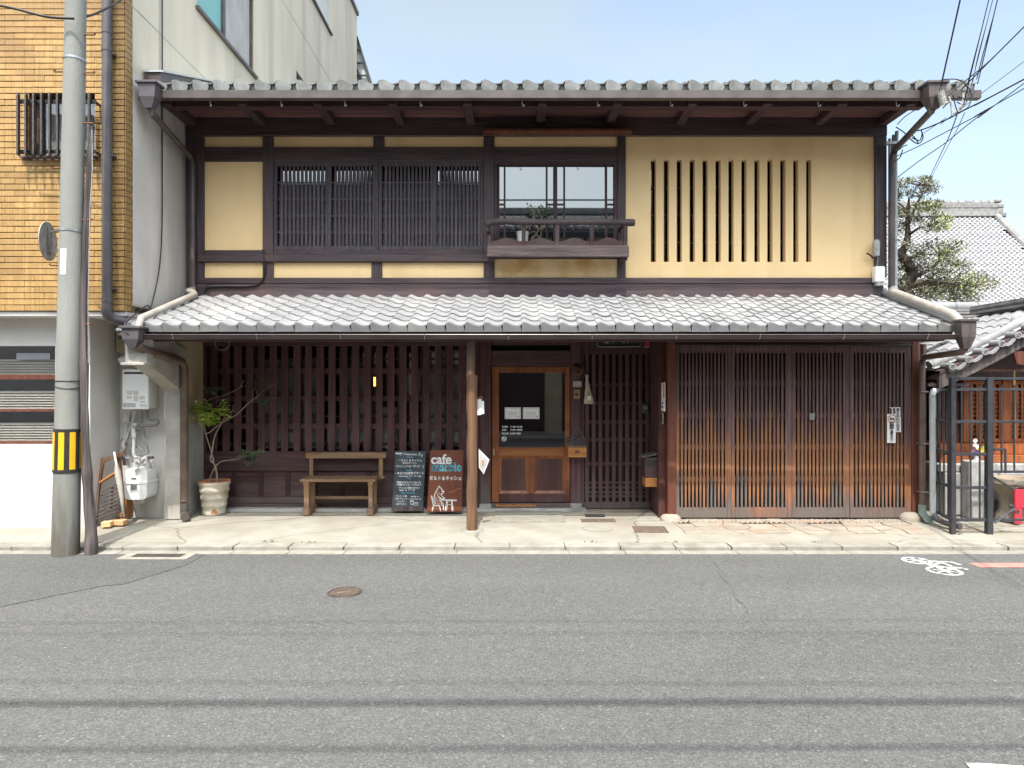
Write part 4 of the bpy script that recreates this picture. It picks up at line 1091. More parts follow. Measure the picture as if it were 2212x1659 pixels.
def rock(cx, cy, z, rx, ry, rz, name, m, parent, seed):
    rr = random.Random(seed); mb = MB(); prof = []
    n = 14; k = 7
    vs = []; fs = []
    for i in range(k):
        th = (math.pi / 2) * i / (k - 1)
        for j in range(n):
            a = 2 * math.pi * j / n
            q = 1 + rr.uniform(-.06, .06)
            vs.append((cx + rx * q * math.cos(a) * math.cos(th) ** .6, cy + ry * q * math.sin(a) * math.cos(th) ** .6, z + rz * math.sin(th)))
    for i in range(k - 1):
        for j in range(n): fs.append((i * n + j, i * n + (j + 1) % n, (i + 1) * n + (j + 1) % n, (i + 1) * n + j))
    fs.append(tuple((k - 1) * n + j for j in range(n)))
    mb.add(vs, fs); return mb.build(name, m, parent, True)
rock(X(1450, -.7), -.66, -.02, .135, .12, .085, 'post_stone', 'stone', house, 3)
rock(X(1970, -.7), -.66, -.02, .135, .13, .11, 'post_stone', 'stone', house, 5)
# eave post: old round post spliced onto a new foot
pp = [G(1018.5, 1148, pave_z(-1.2))]
ex_, ey_ = pp[0][0], -1.22
ep = thing('eave_post', (ex_, ey_, pave_z(ey_)), 'weathered round timber post spliced above its foot, holding up the lower eave', 'post')
MB().tube([(ex_ + .004 * math.sin(k * .7), ey_, pave_z(ey_) + .01 + k * .06) for k in range(31)], [.060 + .002 * math.sin(k * .9) for k in range(31)], 22).knotty(.0022).build('lower_shaft', 'wood_post', ep, True)
MB().tube([(ex_ - .012, ey_ + .0, 1.72 + k * .1) for k in range(6)], [.05, .052, .05, .051, .05, .05], 12).build('upper_shaft', 'wood_post', ep, True)
MB().lathe([(.0001, .012), (.12, .012), (.14, .004), (.14, -.02)], (ex_, ey_, pave_z(ey_)), 20, .05).build('base_stone', 'kerb_stone', ep)
# ================================================================== LEFT NEIGHBOUR (brick tile and concrete building)
LBX = -4.40
lb = thing('brick_building', (-6.0, -1.1, 0), 'tall building with ochre brick-tile front storey and pale concrete side wall', 'building')
BF = -1.41                                    # brick front plane
zBr0 = Z(672, BF)
# concrete core with the side wall
sideholes = []
def sy(px): return -LBX * FOC / (1106 - px) + CAM_Y
# side wall is a plate in the YZ plane: build in XZ with holed_slab and turn
wins = [(sy(425), sy(550), 6.96, 8.35), (sy(678) - 1.1, sy(714), 10.2, 11.6), (sy(640), sy(640) + 1.1, 7.0, 8.09)]
m_ = MB(); holed_slab(m_, BF + .14, 9.9, 2.6, 12.15, 0, .3, wins)
m_.v = [(LBX - y, x, z) for x, y, z in m_.v]
side = m_.build('side_wall', 'concrete_wall', lb)
m_ = MB()
for z in (3.1, 6.07, 9.04): m_.box(LBX - .004, LBX + .003, BF + .14, 9.9, z - .006, z + .006)
m_.build('joint_line', 'concrete_grey', lb)
m_ = MB().box(LBX - .004, LBX + .003, sy(344) - .006, sy(344) + .006, 2.6, 12.1); m_.build('joint_line', 'concrete_grey', lb)
part_box('side_render', 'side_render', lb, LBX - .02, LBX + .004, BF + .14, .03, 2.62, 5.3, 0)
part_box('coping', 'metal_dark', lb, LBX - .2, LBX + .05, BF, 9.95, 12.15, 12.26, 0)
part_box('lower_side_wall', 'concrete_grey', lb, LBX - .25, LBX - .004, -.4, 9.9, 0, 2.62, 0)
part_box('back_wall', 'concrete_wall', lb, -16, LBX - .01, 9.6, 9.9, 0, 12.15, 0)
part_box('roof_slab', 'concrete_grey', lb, -16, LBX - .25, BF + .2, 9.6, 11.8, 12.1, 0)
for i, (a_, b_, c_, d_) in enumerate(wins):
    f = MB(); x0_, x1_ = LBX - .10, LBX - .03
    f.box(x0_, x1_, a_, b_, c_, c_ + .05); f.box(x0_, x1_, a_, b_, d_ - .05, d_); f.box(x0_, x1_, a_, a_ + .05, c_ + .05, d_ - .05); f.box(x0_, x1_, b_ - .05, b_, c_ + .05, d_ - .05)
    if i == 0: f.box(x0_, x1_, sy(490) - .05, sy(490) + .03, c_ + .05, d_ - .05)
    w = f.build('side_window', 'pipe_grey' if i == 1 else 'metal_dark', lb)
    if i == 0:
        MB().box(LBX - .08, LBX - .07, a_ + .05, sy(490) - .05, c_ + .05, d_ - .05).build('blind_panel', 'teal_blind', w)
        MB().box(LBX - .08, LBX - .07, sy(490) + .03, b_ - .05, c_ + .05, d_ - .05).build('panel', 'concrete_grey', w)
    else:
        MB().box(LBX - .08, LBX - .07, a_ + .05, b_ - .05, c_ + .05, d_ - .05).build('panel', 'ivory', w)
    MB().box(LBX - .02, LBX + .05, a_ - .04, b_ + .04, c_ - .05, c_ - .004).build('sill', 'metal_dark', w)
    part_box('window_backing', 'interior', lb, LBX - .34, LBX - .31, a_ - .1, b_ + .1, c_ - .1, d_ + .1, 0)
# steel framed stair screen at the back of the side wall
sc1 = thing('stair_screen', (X(785, 9.9), 10.2, 0), 'slanting steel framed glass screen behind the concrete side wall', 'screen')
m_ = MB(); q0 = P(770, 78, 10.1); q1 = P(803, 184, 10.1)
m_.bar(q0, q1, .06, .06); m_.bar(P(762, 130, 10.1), P(786, 184, 10.1), .05, .05)
for py in (108, 136, 163, 184): m_.bar(P(755, py, 10.1), P(770 + (py - 78) * .31, py, 10.1), .04, .04)
m_.build('frame', 'steel_black', sc1)
a_, b_, c_, d_ = P(755, 84, 10.16), P(771, 84, 10.16), P(801, 184, 10.16), P(755, 184, 10.16)
MB().quad(a_, b_, c_, d_).build('glass_pane', 'pipe_grey', sc1)

# brick tiled front: backing, then bricks laid one by one
wx0, wx1, wz0, wz1 = X(62, BF), X(205, BF), Z(338, BF), Z(200, BF)
m_ = MB(); holed_slab(m_, -9.5, LBX - .004, zBr0, 12.1, BF + .012, BF + .2, [(wx0, wx1, wz0, wz1)])
m_.build('brick_backing', 'mortar', lb)
part_box('brick_backing', 'mortar', lb, LBX - .1, LBX - .003, BF + .02, BF + .138, zBr0, 12.1, 0)
bw, bh = .227, .0688
bm_ = MB().box(-.1131, .1131, -.008, .008, -.0302, .0302, .003).mesh('brick', 'brick_tile')
stuff = MB(); nb = 0; ncourse = int((6.4 - zBr0) / bh)
cand = []
for r_ in range(ncourse + 30):
    z = zBr0 + .034 + r_ * bh
    off = 0 if r_ % 2 == 0 else bw / 2
    for k in range(0, 24):
        xc = LBX - .012 - bw / 2 - k * bw - off + (0)
        hl = .1131
        x0_, x1_ = xc - hl, xc + hl
        if wz0 - .02 < z < wz1 + .02 and x1_ > wx0 and x0_ < wx1:
            # clip against the window opening
            if x1_ > wx1 > x0_ and x1_ - wx1 > .04: x0_ = wx1
            elif x0_ < wx0 < x1_ and wx0 - x0_ > .04: x1_ = wx0
            else: continue
        cand.append((x0_, x1_, z))
    if off:
        cand.append((LBX - .012 - bw / 2 + .004, LBX - .012, z))
vis = [c for c in cand if c[1] > -5.87 and c[2] < 5.95]
pole_hid = lambda c: (X(188, BF) > c[1] and c[0] > X(112, BF))
vis_show = [c for c in vis if not pole_hid(c)]
show = set(vis_show[:300])
for c in cand:
    x0_, x1_, z = c
    jx = rnd.uniform(-.0025, .0025)
    if c in show:
        if abs((x1_ - x0_) - .2262) < .001: piece('brick', bm_, lb, ((x0_ + x1_) / 2, BF + .004 + jx, z))
        else: piece('brick', bm_, lb, ((x0_ + x1_) / 2, BF + .004 + jx, z), None, ((x1_ - x0_) / .2262, 1, 1))
    elif c[2] < 12.1:
        stuff.box(x0_, x1_, BF - .004, BF + .011, z - .0302, z + .0302)
for r_ in range(ncourse + 30):
    z = zBr0 + .034 + r_ * bh
    if z < 12.1: stuff.box(LBX - .003, LBX + .006, BF - .0035, BF + (.13 if r_ % 2 else .108), z - .0302, z + .0302)
o = stuff.build('more_bricks', 'brick_tile', lb); o['kind'] = 'stuff'
# window in the brick wall
f = MB(); yw = BF + .12
f.box(wx0, wx1, yw, yw + .05, wz1 - .04, wz1); f.box(wx0, wx1, yw, yw + .05, wz0, wz0 + .05); f.box(wx0, wx0 + .04, yw, yw + .05, wz0, wz1); f.box(wx1 - .04, wx1, yw, yw + .05, wz0, wz1)
f.box((wx0 + wx1) / 2 - .025, (wx0 + wx1) / 2 + .025, yw - .01, yw + .05, wz0, wz1)
w = f.build('front_window', 'metal_dark', lb)
MB().box(wx0 + .02, wx1 - .02, yw + .02, yw + .026, wz0 + .03, wz1 - .03).build('glass_pane', 'glass', w)
MB().box(wx0 + .02, wx1 - .02, yw + .12, yw + .13, wz0, wz1).build('curtain', 'curtain', w)
part_box('window_backing', 'interior', lb, wx0 - .1, wx1 + .1, BF + .42, BF + .44, wz0 - .1, wz1 + .1, 0)
MB().box(X(48, BF), X(213, BF), BF - .05, BF - .005, wz0 - .03, wz0 - .004, .003).build('sill', 'metal_dark', w)
gYb = BF - .14
z = Z(217, gYb)
grille = MB().box(X(38, gYb), X(203, gYb), gYb + .03, gYb + .045, z - .02, z + .02, .002).build('window_grille', 'steel_black', lb)
z = Z(325, gYb); MB().box(X(38, gYb), X(203, gYb), gYb + .03, gYb + .045, z - .02, z + .02, .002).build('grille_rail', 'steel_black', grille)
for px in (48, 200):
    for z in (Z(217, gYb), Z(325, gYb)): MB().box(X(px, gYb) - .01, X(px, gYb) + .01, gYb + .0455, BF - .004, z - .012, z + .012).build('grille_bracket', 'steel_black', grille)
for k in range(10):
    x = X(41, gYb) + k * (17.05 / FOC * (gYb - CAM_Y))
    piece('grille_fin', unit_box('iron', .04), grille, (x, gYb - .012, (Z(203, gYb) + Z(336, gYb)) / 2), (0, 0, R(20)), (.018, .075, Z(203, gYb) - Z(336, gYb)))
# soffit under the brick storey and the white ground floor
part_box('soffit', 'soffit_white', lb, -9.5, LBX - .003, BF + .02, -.3, zBr0 - .05, zBr0 - .003, 0)
WF = -1.1; wcx = -5.0
zw1, zw0 = Z(747, WF), Z(960, WF); wwx = X(119, WF)
m_ = MB(); holed_slab(m_, -9.5, wcx, -.02, zBr0 - .052, WF, WF + .2, [(-9.0, wwx, zw0, zw1)])
m_.build('front_wall', 'wall_white', lb)
m_ = MB()
part_box('return_wall', 'wall_white', lb, wcx - .2, wcx - .001, WF + .2, -.50, -.02, zBr0 - .052, 0)
part_box('recess_wall', 'wall_white', lb, wcx - .2, -4.30, -.498, -.3, -.02, zBr0 - .052, 0)
part_box('window_backing', 'interior', lb, -9.2, wwx + .1, WF + .5, WF + .52, zw0 - .1, zw1 + .1, 0)
f = MB()
for (a_, b_) in ((808.7, 820), (883.8, 890), (953.8, 960.5)):
    f.box(-9.0, wwx, WF + .04, WF + .12, Z(b_, WF), Z(a_, WF), .003)
f.box(wwx - .03, wwx, WF + .05, WF + .12, zw0, zw1, .003)
w = f.build('strip_window', 'wood_red', lb)
MB().box(-9.0, wwx - .03, WF + .09, WF + .095, zw0, zw1).build('glass_pane', 'glass', w)
bsm = unit_box('blind', .0)
for (t_, b_) in ((777, 808), (845, 883), (915, 953)):
    z = Z(b_, WF) + .01
    while z < Z(t_, WF):
        piece('blind_slat', bsm, w, (-7.22, WF + .135, z), (R(48), 0, 0), (3.5, .034, .0015)); z += .0312
m_ = MB().box(X(22, WF), X(95, WF), WF + .10, WF + .104, Z(776, WF), Z(762, WF)); m_.build('notice_strip', 'pale_sheet', w)
# drainpipe on the brick front
dp = thing('brick_downpipe', (X(231, BF), BF - .06, zBr0), 'thick purple grey downpipe fixed to the brick tile front', 'drainpipe')
x_ = X(231, BF - .07)
MB().tube([(x_, BF - .07, 8), (x_, BF - .07, zBr0 + .16), (x_, BF - .07, zBr0 + .02)], .052, 14).build('pipe', 'pipe_purple', dp, True)
MB().tube(smooth_path([(x_, BF - .07, zBr0 + .06), (x_, BF - .07, zBr0 - .02), (x_ + .03, BF - .03, zBr0 - .085), (x_ + .11, BF + .04, zBr0 - .115), (x_ + .2, BF + .12, zBr0 - .125)], 5), .057, 14).build('elbow', 'pipe_purple', dp, True)
for z in (zBr0 + .25, zBr0 + 1.75, zBr0 + 2.9):
    MB().box(x_ - .06, x_ + .075, BF - .075, BF - .006, z - .012, z + .012, .002).build('clip', 'metal_dark', dp)
for z in (zBr0 + .12, zBr0 + 2.95, zBr0 + 3.15):
    MB().tube([(x_, BF - .07, z - .03), (x_, BF - .07, z + .03)], .0565, 14).build('collar', 'pipe_purple', dp, True)

# ---- things on the recess wall
RYw = -.50
mx = thing('electric_meter', (X(269, -.62), -.55, Z(761, -.62)), 'beige electric meter box under the corner of the brick storey', 'meter box')
x0_, x1_ = X(250, -.62), X(290, -.62)
MB().box(x0_, x1_, -.62, RYw, Z(761, -.62), Z(700, -.62), .008).build('case', 'meter_beige', mx)
MB().box(x0_ + .03, x0_ + .14, -.632, -.618, Z(733, -.62), Z(704, -.62), .004).build('window_pane', 'shutter_grey', mx)
MB().box(x0_ + .07, x0_ + .12, -.628, -.618, Z(742, -.62), Z(738.5, -.62), .002).build('badge', 'steel', mx)
ve = thing('vent_pipe', (X(268, -.7), -.6, Z(778, -.7)), 'short white vent pipe above the water heater', 'pipe')
MB().tube([(X(258, -.75), -.75, Z(779, -.75)), (X(263, -.75), -.75, Z(777, -.75)), (X(300, -.75), -.73, Z(777, -.75)), (X(308, -.75), -.7, Z(777, -.75)), (X(310, -.6), RYw + .01, Z(777, -.6))], [.03, .042, .042, .042, .042], 12).build('pipe', 'pipe_white', ve, True)
hf = -.74
wh = thing('water_heater', (X(292, hf), -.6, Z(884, hf)), 'white wall-hung gas water heater with a flue slot', 'water heater')
x0_, x1_, z0_, z1_ = X(263, hf), X(321, hf), Z(884, hf), Z(797, hf)
MB().box(x0_, x1_, hf + .02, RYw, z0_ + .01, z1_, .008).build('case', 'ivory', wh)
MB().box(x0_ + .004, x1_ - .004, hf, hf + .019, z0_, z1_ - .01, .008).build('front_cover', 'white_enamel', wh)
MB().box(x0_ + .028, x1_ - .06, hf - .003, hf + .004, Z(808, hf), Z(803.5, hf), .003).build('flue_slot', 'ink', wh)
for r_ in range(4):
    for k in range(10):
        slat('vent_hole', 'metal_dark', wh, x0_ + .012 + k * .0165, x0_ + .022 + k * .0165, hf - .0015, hf + .002, z0_ + .028 + r_ * .013, z0_ + .036 + r_ * .013, 0)
m_ = MB()
for (a_, b_, c_, d_) in ((.18, .40, .36, .46), (.42, .62, .36, .46), (.68, .88, .16, .21), (.68, .94, .06, .13), (.18, .38, .26, .33), (.44, .62, .20, .34), (.66, .86, .24, .33)):
    m_.box(x0_ + a_ * (x1_ - x0_), x0_ + b_ * (x1_ - x0_), hf - .001, hf + .001, z0_ + c_ * (z1_ - z0_), z0_ + d_ * (z1_ - z0_))
m_.build('caution_label', 'pipe_white', wh)
zq = z0_
hp = thing('heater_pipes', (X(290, -.62), -.6, Z(1000, -.6)), 'tangle of wrapped pipes and hoses between heater and gas meter', 'pipes')
def hpipe(pts, r, m, name='pipe', Y=-.62, n=10):
    MB().tube(smooth_path([P(px, py, Y if len(q) == 0 else q[0]) for px, py, *q in pts], 5), r, n).build(name, m, hp, True)
# z: (300 + u/4.146)/1.4756
def q_(u, v): return ((300 + u / 4.146) / 1.4756, (1300 + v / 4.146) / 1.4756)
hpipe([q_(500, 35), q_(505, 70), q_(525, 120), q_(515, 200), q_(470, 300), q_(430, 400), q_(395, 490), q_(410, 545)], .022, 'pipe_wrap')
hpipe([q_(530, 40), q_(525, 100), q_(520, 200), q_(520, 300)], .016, 'pipe_white')
hpipe([q_(430, 110), q_(432, 170), q_(425, 260), q_(412, 350), q_(395, 450), q_(398, 560)], .012, 'pipe_grey')
MB().lathe([(.0001, .05), (.045, .05), (.05, .03), (.05, -.03), (.045, -.05), (.0001, -.05)], (P(*q_(432, 140), -.62)), 14).build('valve_cap', 'pipe_wrap', hp, True)
hpipe([q_(575, 230), q_(530, 235), q_(525, 290), q_(527, 390)], .030, 'pipe_wrap', Y=-.66)
hpipe([q_(527, 380), q_(525, 500), q_(522, 580), q_(530, 640), q_(560, 660)], .021, 'pipe_grey', Y=-.66)
hpipe([q_(705, 30), q_(705, 130), q_(760, 155), q_(830, 160), q_(840, 200), q_(790, 230), q_(690, 232), q_(570, 232)], .020, 'cable_grey', 'hose')
hpipe([q_(635, 35), q_(637, 150), q_(625, 230), q_(622, 310)], .006, 'cable_grey', 'hose')
hpipe([q_(560, 290), q_(640, 330), q_(680, 430), q_(710, 530), q_(715, 600), q_(650, 620), q_(560, 630)], .007, 'cable_grey', 'hose')
hpipe([q_(650, 250), q_(665, 320), q_(690, 480), q_(720, 560), q_(715, 600)], .006, 'cable_grey', 'hose')
hpipe([q_(460, 525), q_(530, 515), q_(610, 540), q_(655, 620), q_(640, 680), q_(560, 650)], .008, 'cable_grey', 'hose')
for k in range(3): hpipe([q_(390 + 45 * math.cos(t_ * .7) , 480 + 75 * math.sin(t_ * .7) + k * 6) for t_ in range(10)], .006, 'cable_grey', 'coil', Y=-.58 - k * .012)
hpipe([q_(370, 600), q_(390, 660), q_(450, 670), q_(490, 690), q_(490, 800)], .024, 'pipe_wrap', Y=-.64)
hpipe([q_(640, 690), q_(690, 660), q_(710, 720), q_(712, 800)], .026, 'pipe_wrap', Y=-.64)
hpipe([q_(700, 660), q_(780, 655)], .022, 'pipe_purple', Y=-.64)
hpipe([q_(360, 620), q_(395, 700), q_(400, 760)], .018, 'metal_dark', Y=-.7)
MB().box(X(q_(515, 0)[0], -.72), X(q_(660, 0)[0], -.72), -.725, -.715, 0, .001).v
tg = MB(); a_ = Vector(P(*q_(530, 835), -.80)); b_ = Vector(P(*q_(640, 740), -.80)); tg.bar(a_, b_, .004, .05, 0, (0, 1, 0)); tg.build('tag', 'paper', hp)
# gas meter
gm_ = thing('gas_meter', (X(292, -.75), -.66, Z(1086, -.75)), 'white rounded gas meter below the water heater', 'gas meter')
gx0, gx1, gz0_, gz1_ = X(267.5, -.78), X(320, -.78), Z(1079, -.78), Z(1012, -.78)
def rounded(x0, x1, z0, z1, rt, rb, n=6):
    out = []
    for (cx, cz, r_, a0) in ((x1 - rt, z1 - rt, rt, 0), (x0 + rt, z1 - rt, rt, 90), (x0 + rb, z0 + rb, rb, 180), (x1 - rb, z0 + rb, rb, 270)):
        for k in range(n + 1): a = R(a0 + 90 * k / n); out.append((cx + r_ * math.cos(a), cz + r_ * math.sin(a)))
    return out
MB().prism(rounded(gx0 + .012, gx1 - .012, gz0_, gz0_ + .205, .02, .06), 'y', -.79, -.54).build('lower_case', 'white_enamel', gm_)
MB().prism(rounded(gx0 + .012, gx1 - .012, gz0_ + .212, gz1_, .05, .02), 'y', -.78, -.55).build('upper_case', 'white_enamel', gm_)
MB().prism(rounded(gx0, gx1, gz0_ + .195, gz0_ + .222, .006, .006), 'y', -.80, -.53).build('flange', 'white_enamel', gm_)
MB().box(gx0 + .09, gx0 + .18, -.788, -.779, gz0_ + .235, gz0_ + .275, .002).build('dial_frame', 'ivory', gm_)
MB().box(gx0 + .10, gx0 + .155, -.791, -.7885, gz0_ + .25, gz0_ + .265, 0).build('dial', 'ink', gm_)
MB().box(gx0 + .09, gx0 + .17, -.7925, -.789, gz0_ + .12, gz0_ + .185, 0).build('data_plate', 'steel', gm_)
for xx in (gx0 + .07, gx1 - .06):
    MB().tube([(xx, -.66, gz1_ - .002), (xx, -.66, gz1_ + .03), (xx, -.66, gz1_ + .065)], [.045, .036, .03], 12).build('union_nut', 'pipe_wrap', gm_, True)
MB().box((gx0 + gx1) / 2 - .02, (gx0 + gx1) / 2 + .02, -.70, -.62, gz0_ - .07, gz0_ - .001, .004).build('stand', 'ivory', gm_)
# old wooden chair leaning in the corner, cane umbrella, bricks, plank
def zc(u, v): return ((300 + u / 4.146) / 1.4756, (1300 + v / 4.146) / 1.4756)
oc = thing('slatted_chair', G(245, 1128, 0), 'old slatted wooden folding chair leaning in the corner', 'chair')
def yl(v): return -1.05 + (1600 - v) / 900 * .18
def cp(u, v, dy=0): p, q = zc(u, v); return P(p, q, yl(v) + dy)
def cbar(a_, b_, w, h, name, m='wood_grey', dy=0):
    MB().bar(cp(*a_, dy), cp(*b_, dy), w, h, .003, (0, 1, 0)).build(name, m, oc)
cbar((85, 700), (405, 600), .05, .045, 'top_rail', 'wood_post')
cbar((110, 720), (10, 1380), .04, .035, 'side_rail', 'wood_post'); cbar((330, 660), (395, 1400), .04, .035, 'side_rail', 'wood_post', .05)
cbar((90, 985), (300, 850), .02, .10, 'back_panel', 'wood_box', -.005)
cbar((60, 1075), (20, 1540), .03, .03, 'leg'); 
for k in range(8):
    v = 1090 + k * 52
    cbar((100 - k * 9, v + 15), (330, v - 95), .018, .024, 'seat_slat', 'wood_grey', -.02)
cbar((240, 1010), (225, 1350), .02, .02, 'brace', 'wood_grey', -.005)
um = thing('cane_umbrella', G(266, 1118, 0), 'closed pale umbrella with a white handle leaning beside the slatted chair', 'umbrella')
MB().tube([cp(265, 580, -.12), cp(285, 690, -.115), cp(298, 760, -.11)], .012, 8).build('handle', 'white_enamel', um, True)
MB().tube([cp(295, 760, -.11), cp(310, 850, -.11), cp(345, 1050, -.10), cp(375, 1280, -.09), cp(395, 1440, -.08)], [.02, .036, .030, .018, .008], 10).build('canopy', 'pipe_tan', um, True)
def loose_brick(u0, u1, v0, v1, rz, label, z=0.0):
    pz = (1300 + v1 / 4.146) / 1.4756; px = (300 + (u0 + u1) / 2 / 4.146) / 1.4756
    g = G(px, pz, z); w_ = (u1 - u0) / 4.146 / 1.4756 / FOC * (g[1] + 9); h_ = .06
    T = Matrix.Translation((g[0], g[1] + .05, g[2])) @ Matrix.Rotation(rz, 4, 'Z')
    solo(MB().box(-w_ / 2, w_ / 2, -.05, .05, 0, h_, .004, T), 'brick', 'brick_new', (g[0], g[1] + .05, g[2]), label, 'brick', 'loose bricks in the corner')
loose_brick(80, 195, 1480, 1580, R(12), 'loose tan brick nearest the wooden pole')
loose_brick(200, 395, 1450, 1555, R(-6), 'long loose tan brick below the umbrella tip')
loose_brick(250, 355, 1370, 1450, R(4), 'loose tan brick standing behind the long one')
solo(MB().box(X(266, -.62), X(275, -.62), -.64, -.505, .0, .26, .004), 'plank', 'wood_box', (X(270, -.62), -.6, 0), 'short upright orange plank under the gas meter', 'plank')

# ---- utility pole with band, steps, mirror
pb_ = (-4.60, -2.13); ptop = (-4.49, -2.13)
up = thing('utility_pole', (pb_[0], pb_[1], ROAD_Z), 'concrete utility pole with a black and yellow warning band', 'utility pole')
def pc(z): t_ = (z - ROAD_Z) / 6.0; return (pb_[0] + (ptop[0] - pb_[0]) * t_, pb_[1], z)
def prd(z): return .127 - (.127 - .094) * (z - ROAD_Z) / 6.0
zs = [ROAD_Z - .05 + k * .45 for k in range(24)]
MB().tube([pc(z) for z in zs], [prd(z) for z in zs], 28).build('shaft', 'concrete_pole', up, True)
b0, b1 = Z(1023, -2.26), Z(927, -2.26)
bandz = [b0, b0 + .005, b1 - .005, b1]
band = MB().tube([pc(z) for z in bandz], [prd(z) + d for z, d in zip(bandz, (.001, .008, .008, .001))], 32, False).build('warning_band', 'band_black', up, True)
for k in range(8):
    a0 = R(-90 + 8 + k * 45)
    m_ = MB(); n = 5
    for j in range(n):
        aa, ab = a0 + R(24) * j / n - R(12), a0 + R(24) * (j + 1) / n - R(12)
        ring = []
        for z, a_ in ((b0 + .035, aa), (b0 + .035, ab), (b1 - .035, ab), (b1 - .035, aa)):
            c_ = pc(z); r_ = prd(z) + .0098; ring.append((c_[0] + r_ * math.cos(a_), c_[1] + r_ * math.sin(a_), z))
        m_.quad(*ring)
    m_.build('yellow_stripe', 'band_yellow', band, True)
for (px, py, s) in ((300, 75, 1), (300, 157, 1), (280, 266, 1), (290, 475, 1), (290, 700, 1), (120, 155, -1), (115, 363, -1), (100, 573, -1)):
    z = Z(py, -2.13); c_ = pc(z); r_ = prd(z)
    MB().tube([(c_[0] + s * (r_ - .01), c_[1], z), (c_[0] + s * (r_ + .10), c_[1], z), (c_[0] + s * (r_ + .105), c_[1], z + .012)], [.009, .009, .014], 8).build('step_bolt', 'rust', up)
for z in (Z(130, -2.13), Z(500, -2.13)):
    MB().tube([pc(z - .012), pc(z + .012)], prd(z) + .005, 24).build('strap', 'steel', up)
for z, dz in ((Z(823, -2.13), .0), (Z(833, -2.13), -.03)):
    c_ = pc(z); n = 20
    MB().tube([(c_[0] + (prd(z) + .004) * math.cos(2 * math.pi * k / n), c_[1] + (prd(z) + .004) * math.sin(2 * math.pi * k / n), z + dz * math.cos(2 * math.pi * k / n + 1)) for k in range(n + 1)], .004, 5).build('wire_loop', 'cable', up)
z0_, z1_ = Z(592, -2.26), Z(536, -2.26)
m_ = MB(); n = 6
for j in range(n):
    aa, ab = R(-110 + 32 * j / n), R(-110 + 32 * (j + 1) / n); ring = []
    for z, a_ in ((z0_, aa), (z0_, ab), (z1_, ab), (z1_, aa)):
        c_ = pc(z); r_ = prd(z) + .003; ring.append((c_[0] + r_ * math.cos(a_), c_[1] + r_ * math.sin(a_), z))
    m_.quad(*ring)
plate = m_.build('number_plate', 'paper', up)
m_ = MB()
for k in range(5):
    z = z0_ + .05 + k * .04; c_ = pc(z); r_ = prd(z) + .005
    ring = [(c_[0] + r_ * math.cos(R(a_)), c_[1] + r_ * math.sin(R(a_)), zz_) for a_, zz_ in ((-102, z), (-87, z), (-87, z + .022), (-102, z + .022))]
    m_.quad(*ring)
m_.build('number_print', 'pipe_grey', plate)
# round street sign, seen from behind at an angle
zc_ = Z(516, -2.1); cx_ = X(108, -1.95)
rs = thing('round_sign', (cx_, -2.0, zc_), 'round metal traffic sign seen from its grey back, strapped to the concrete pole', 'sign')
N = Vector((.98, .20, 0)).normalized()
e1 = N.cross(Vector((0, 0, 1))).normalized()
m_ = MB(); n = 28; ctr = Vector((cx_, -1.98, zc_)); vs = []
for d_ in (0, -.003):
    for k in range(n): a_ = 2 * math.pi * k / n; vs.append(ctr + N * d_ + (e1 * math.cos(a_) + Vector((0, 0, 1)) * math.sin(a_)) * .2)
m_.add(vs, [tuple(range(n)), tuple(range(2 * n - 1, n - 1, -1))] + [(k, (k + 1) % n, n + (k + 1) % n, n + k) for k in range(n)])
m_.build('disc', 'pipe_wrap', rs)
m_ = MB(); m_.tube([ctr + (e1 * math.cos(2 * math.pi * k / n) + Vector((0, 0, 1)) * math.sin(2 * math.pi * k / n)) * .2 for k in range(n + 1)], .006, 6); m_.build('rim', 'pipe_tan', rs)
MB().bar(ctr + Vector((.02, 0, -.15)), ctr + Vector((.02, 0, .15)), .03, .03).build('channel', 'steel', rs)
for dz in (-.11, .1): MB().bar(ctr + Vector((.02, 0, dz)), pc(zc_ + dz), .03, .02).build('bracket', 'steel', rs)
# grey wooden pole strapped beside it
wpz = [ROAD_Z - .03, .25, .6, 1.0, 1.45, 2.0, 2.6, 3.3, 4.0, 4.35]
wpx = [197, 195, 189, 185.5, 183.5, 183, 182, 186, 192, 199]
wp = thing('wooden_pole', (X(197, -2.13), -2.12, ROAD_Z), 'crooked grey weathered wooden pole standing beside the concrete pole', 'pole')
wr = [.058, .054, .046, .040, .037, .036, .034, .030, .025, .018]
sp_ = smooth_path([(X(px, -2.12), -2.12 + .01 * math.sin(k), z) for k, (px, z) in enumerate(zip(wpx, wpz))], 7)
rq_ = [wr[min(int(k / 7), 8)] + (wr[min(int(k / 7) + 1, 9)] - wr[min(int(k / 7), 8)]) * (k % 7) / 7 + .003 * math.sin(k * .8) + .004 * max(0, math.sin(k * .47)) ** 6 for k in range(len(sp_))]
m_ = MB().tube(sp_, rq_, 20); cz0 = len(m_.v) // len(sp_)
m_.v = [(p[0] + .0035 * math.sin(5 * (k % 20) * .314 + 3 * p[2]) , p[1] + .0035 * math.sin(7 * (k % 20) * .314 - 2 * p[2]), p[2]) for k, p in enumerate(m_.v)]
m_.build('shaft', 'wood_grey', wp, True)
MB().tube([(X(204, -2.12), -2.16, 4.3), (X(206, -2.12), -2.17, 3.9), (X(201, -2.12), -2.17, 3.5), (X(197, -2.12), -2.17, 2.6), (X(196, -2.12), -2.16, 1.9)], .0035, 6).build('ground_wire', 'pipe_wrap', wp)
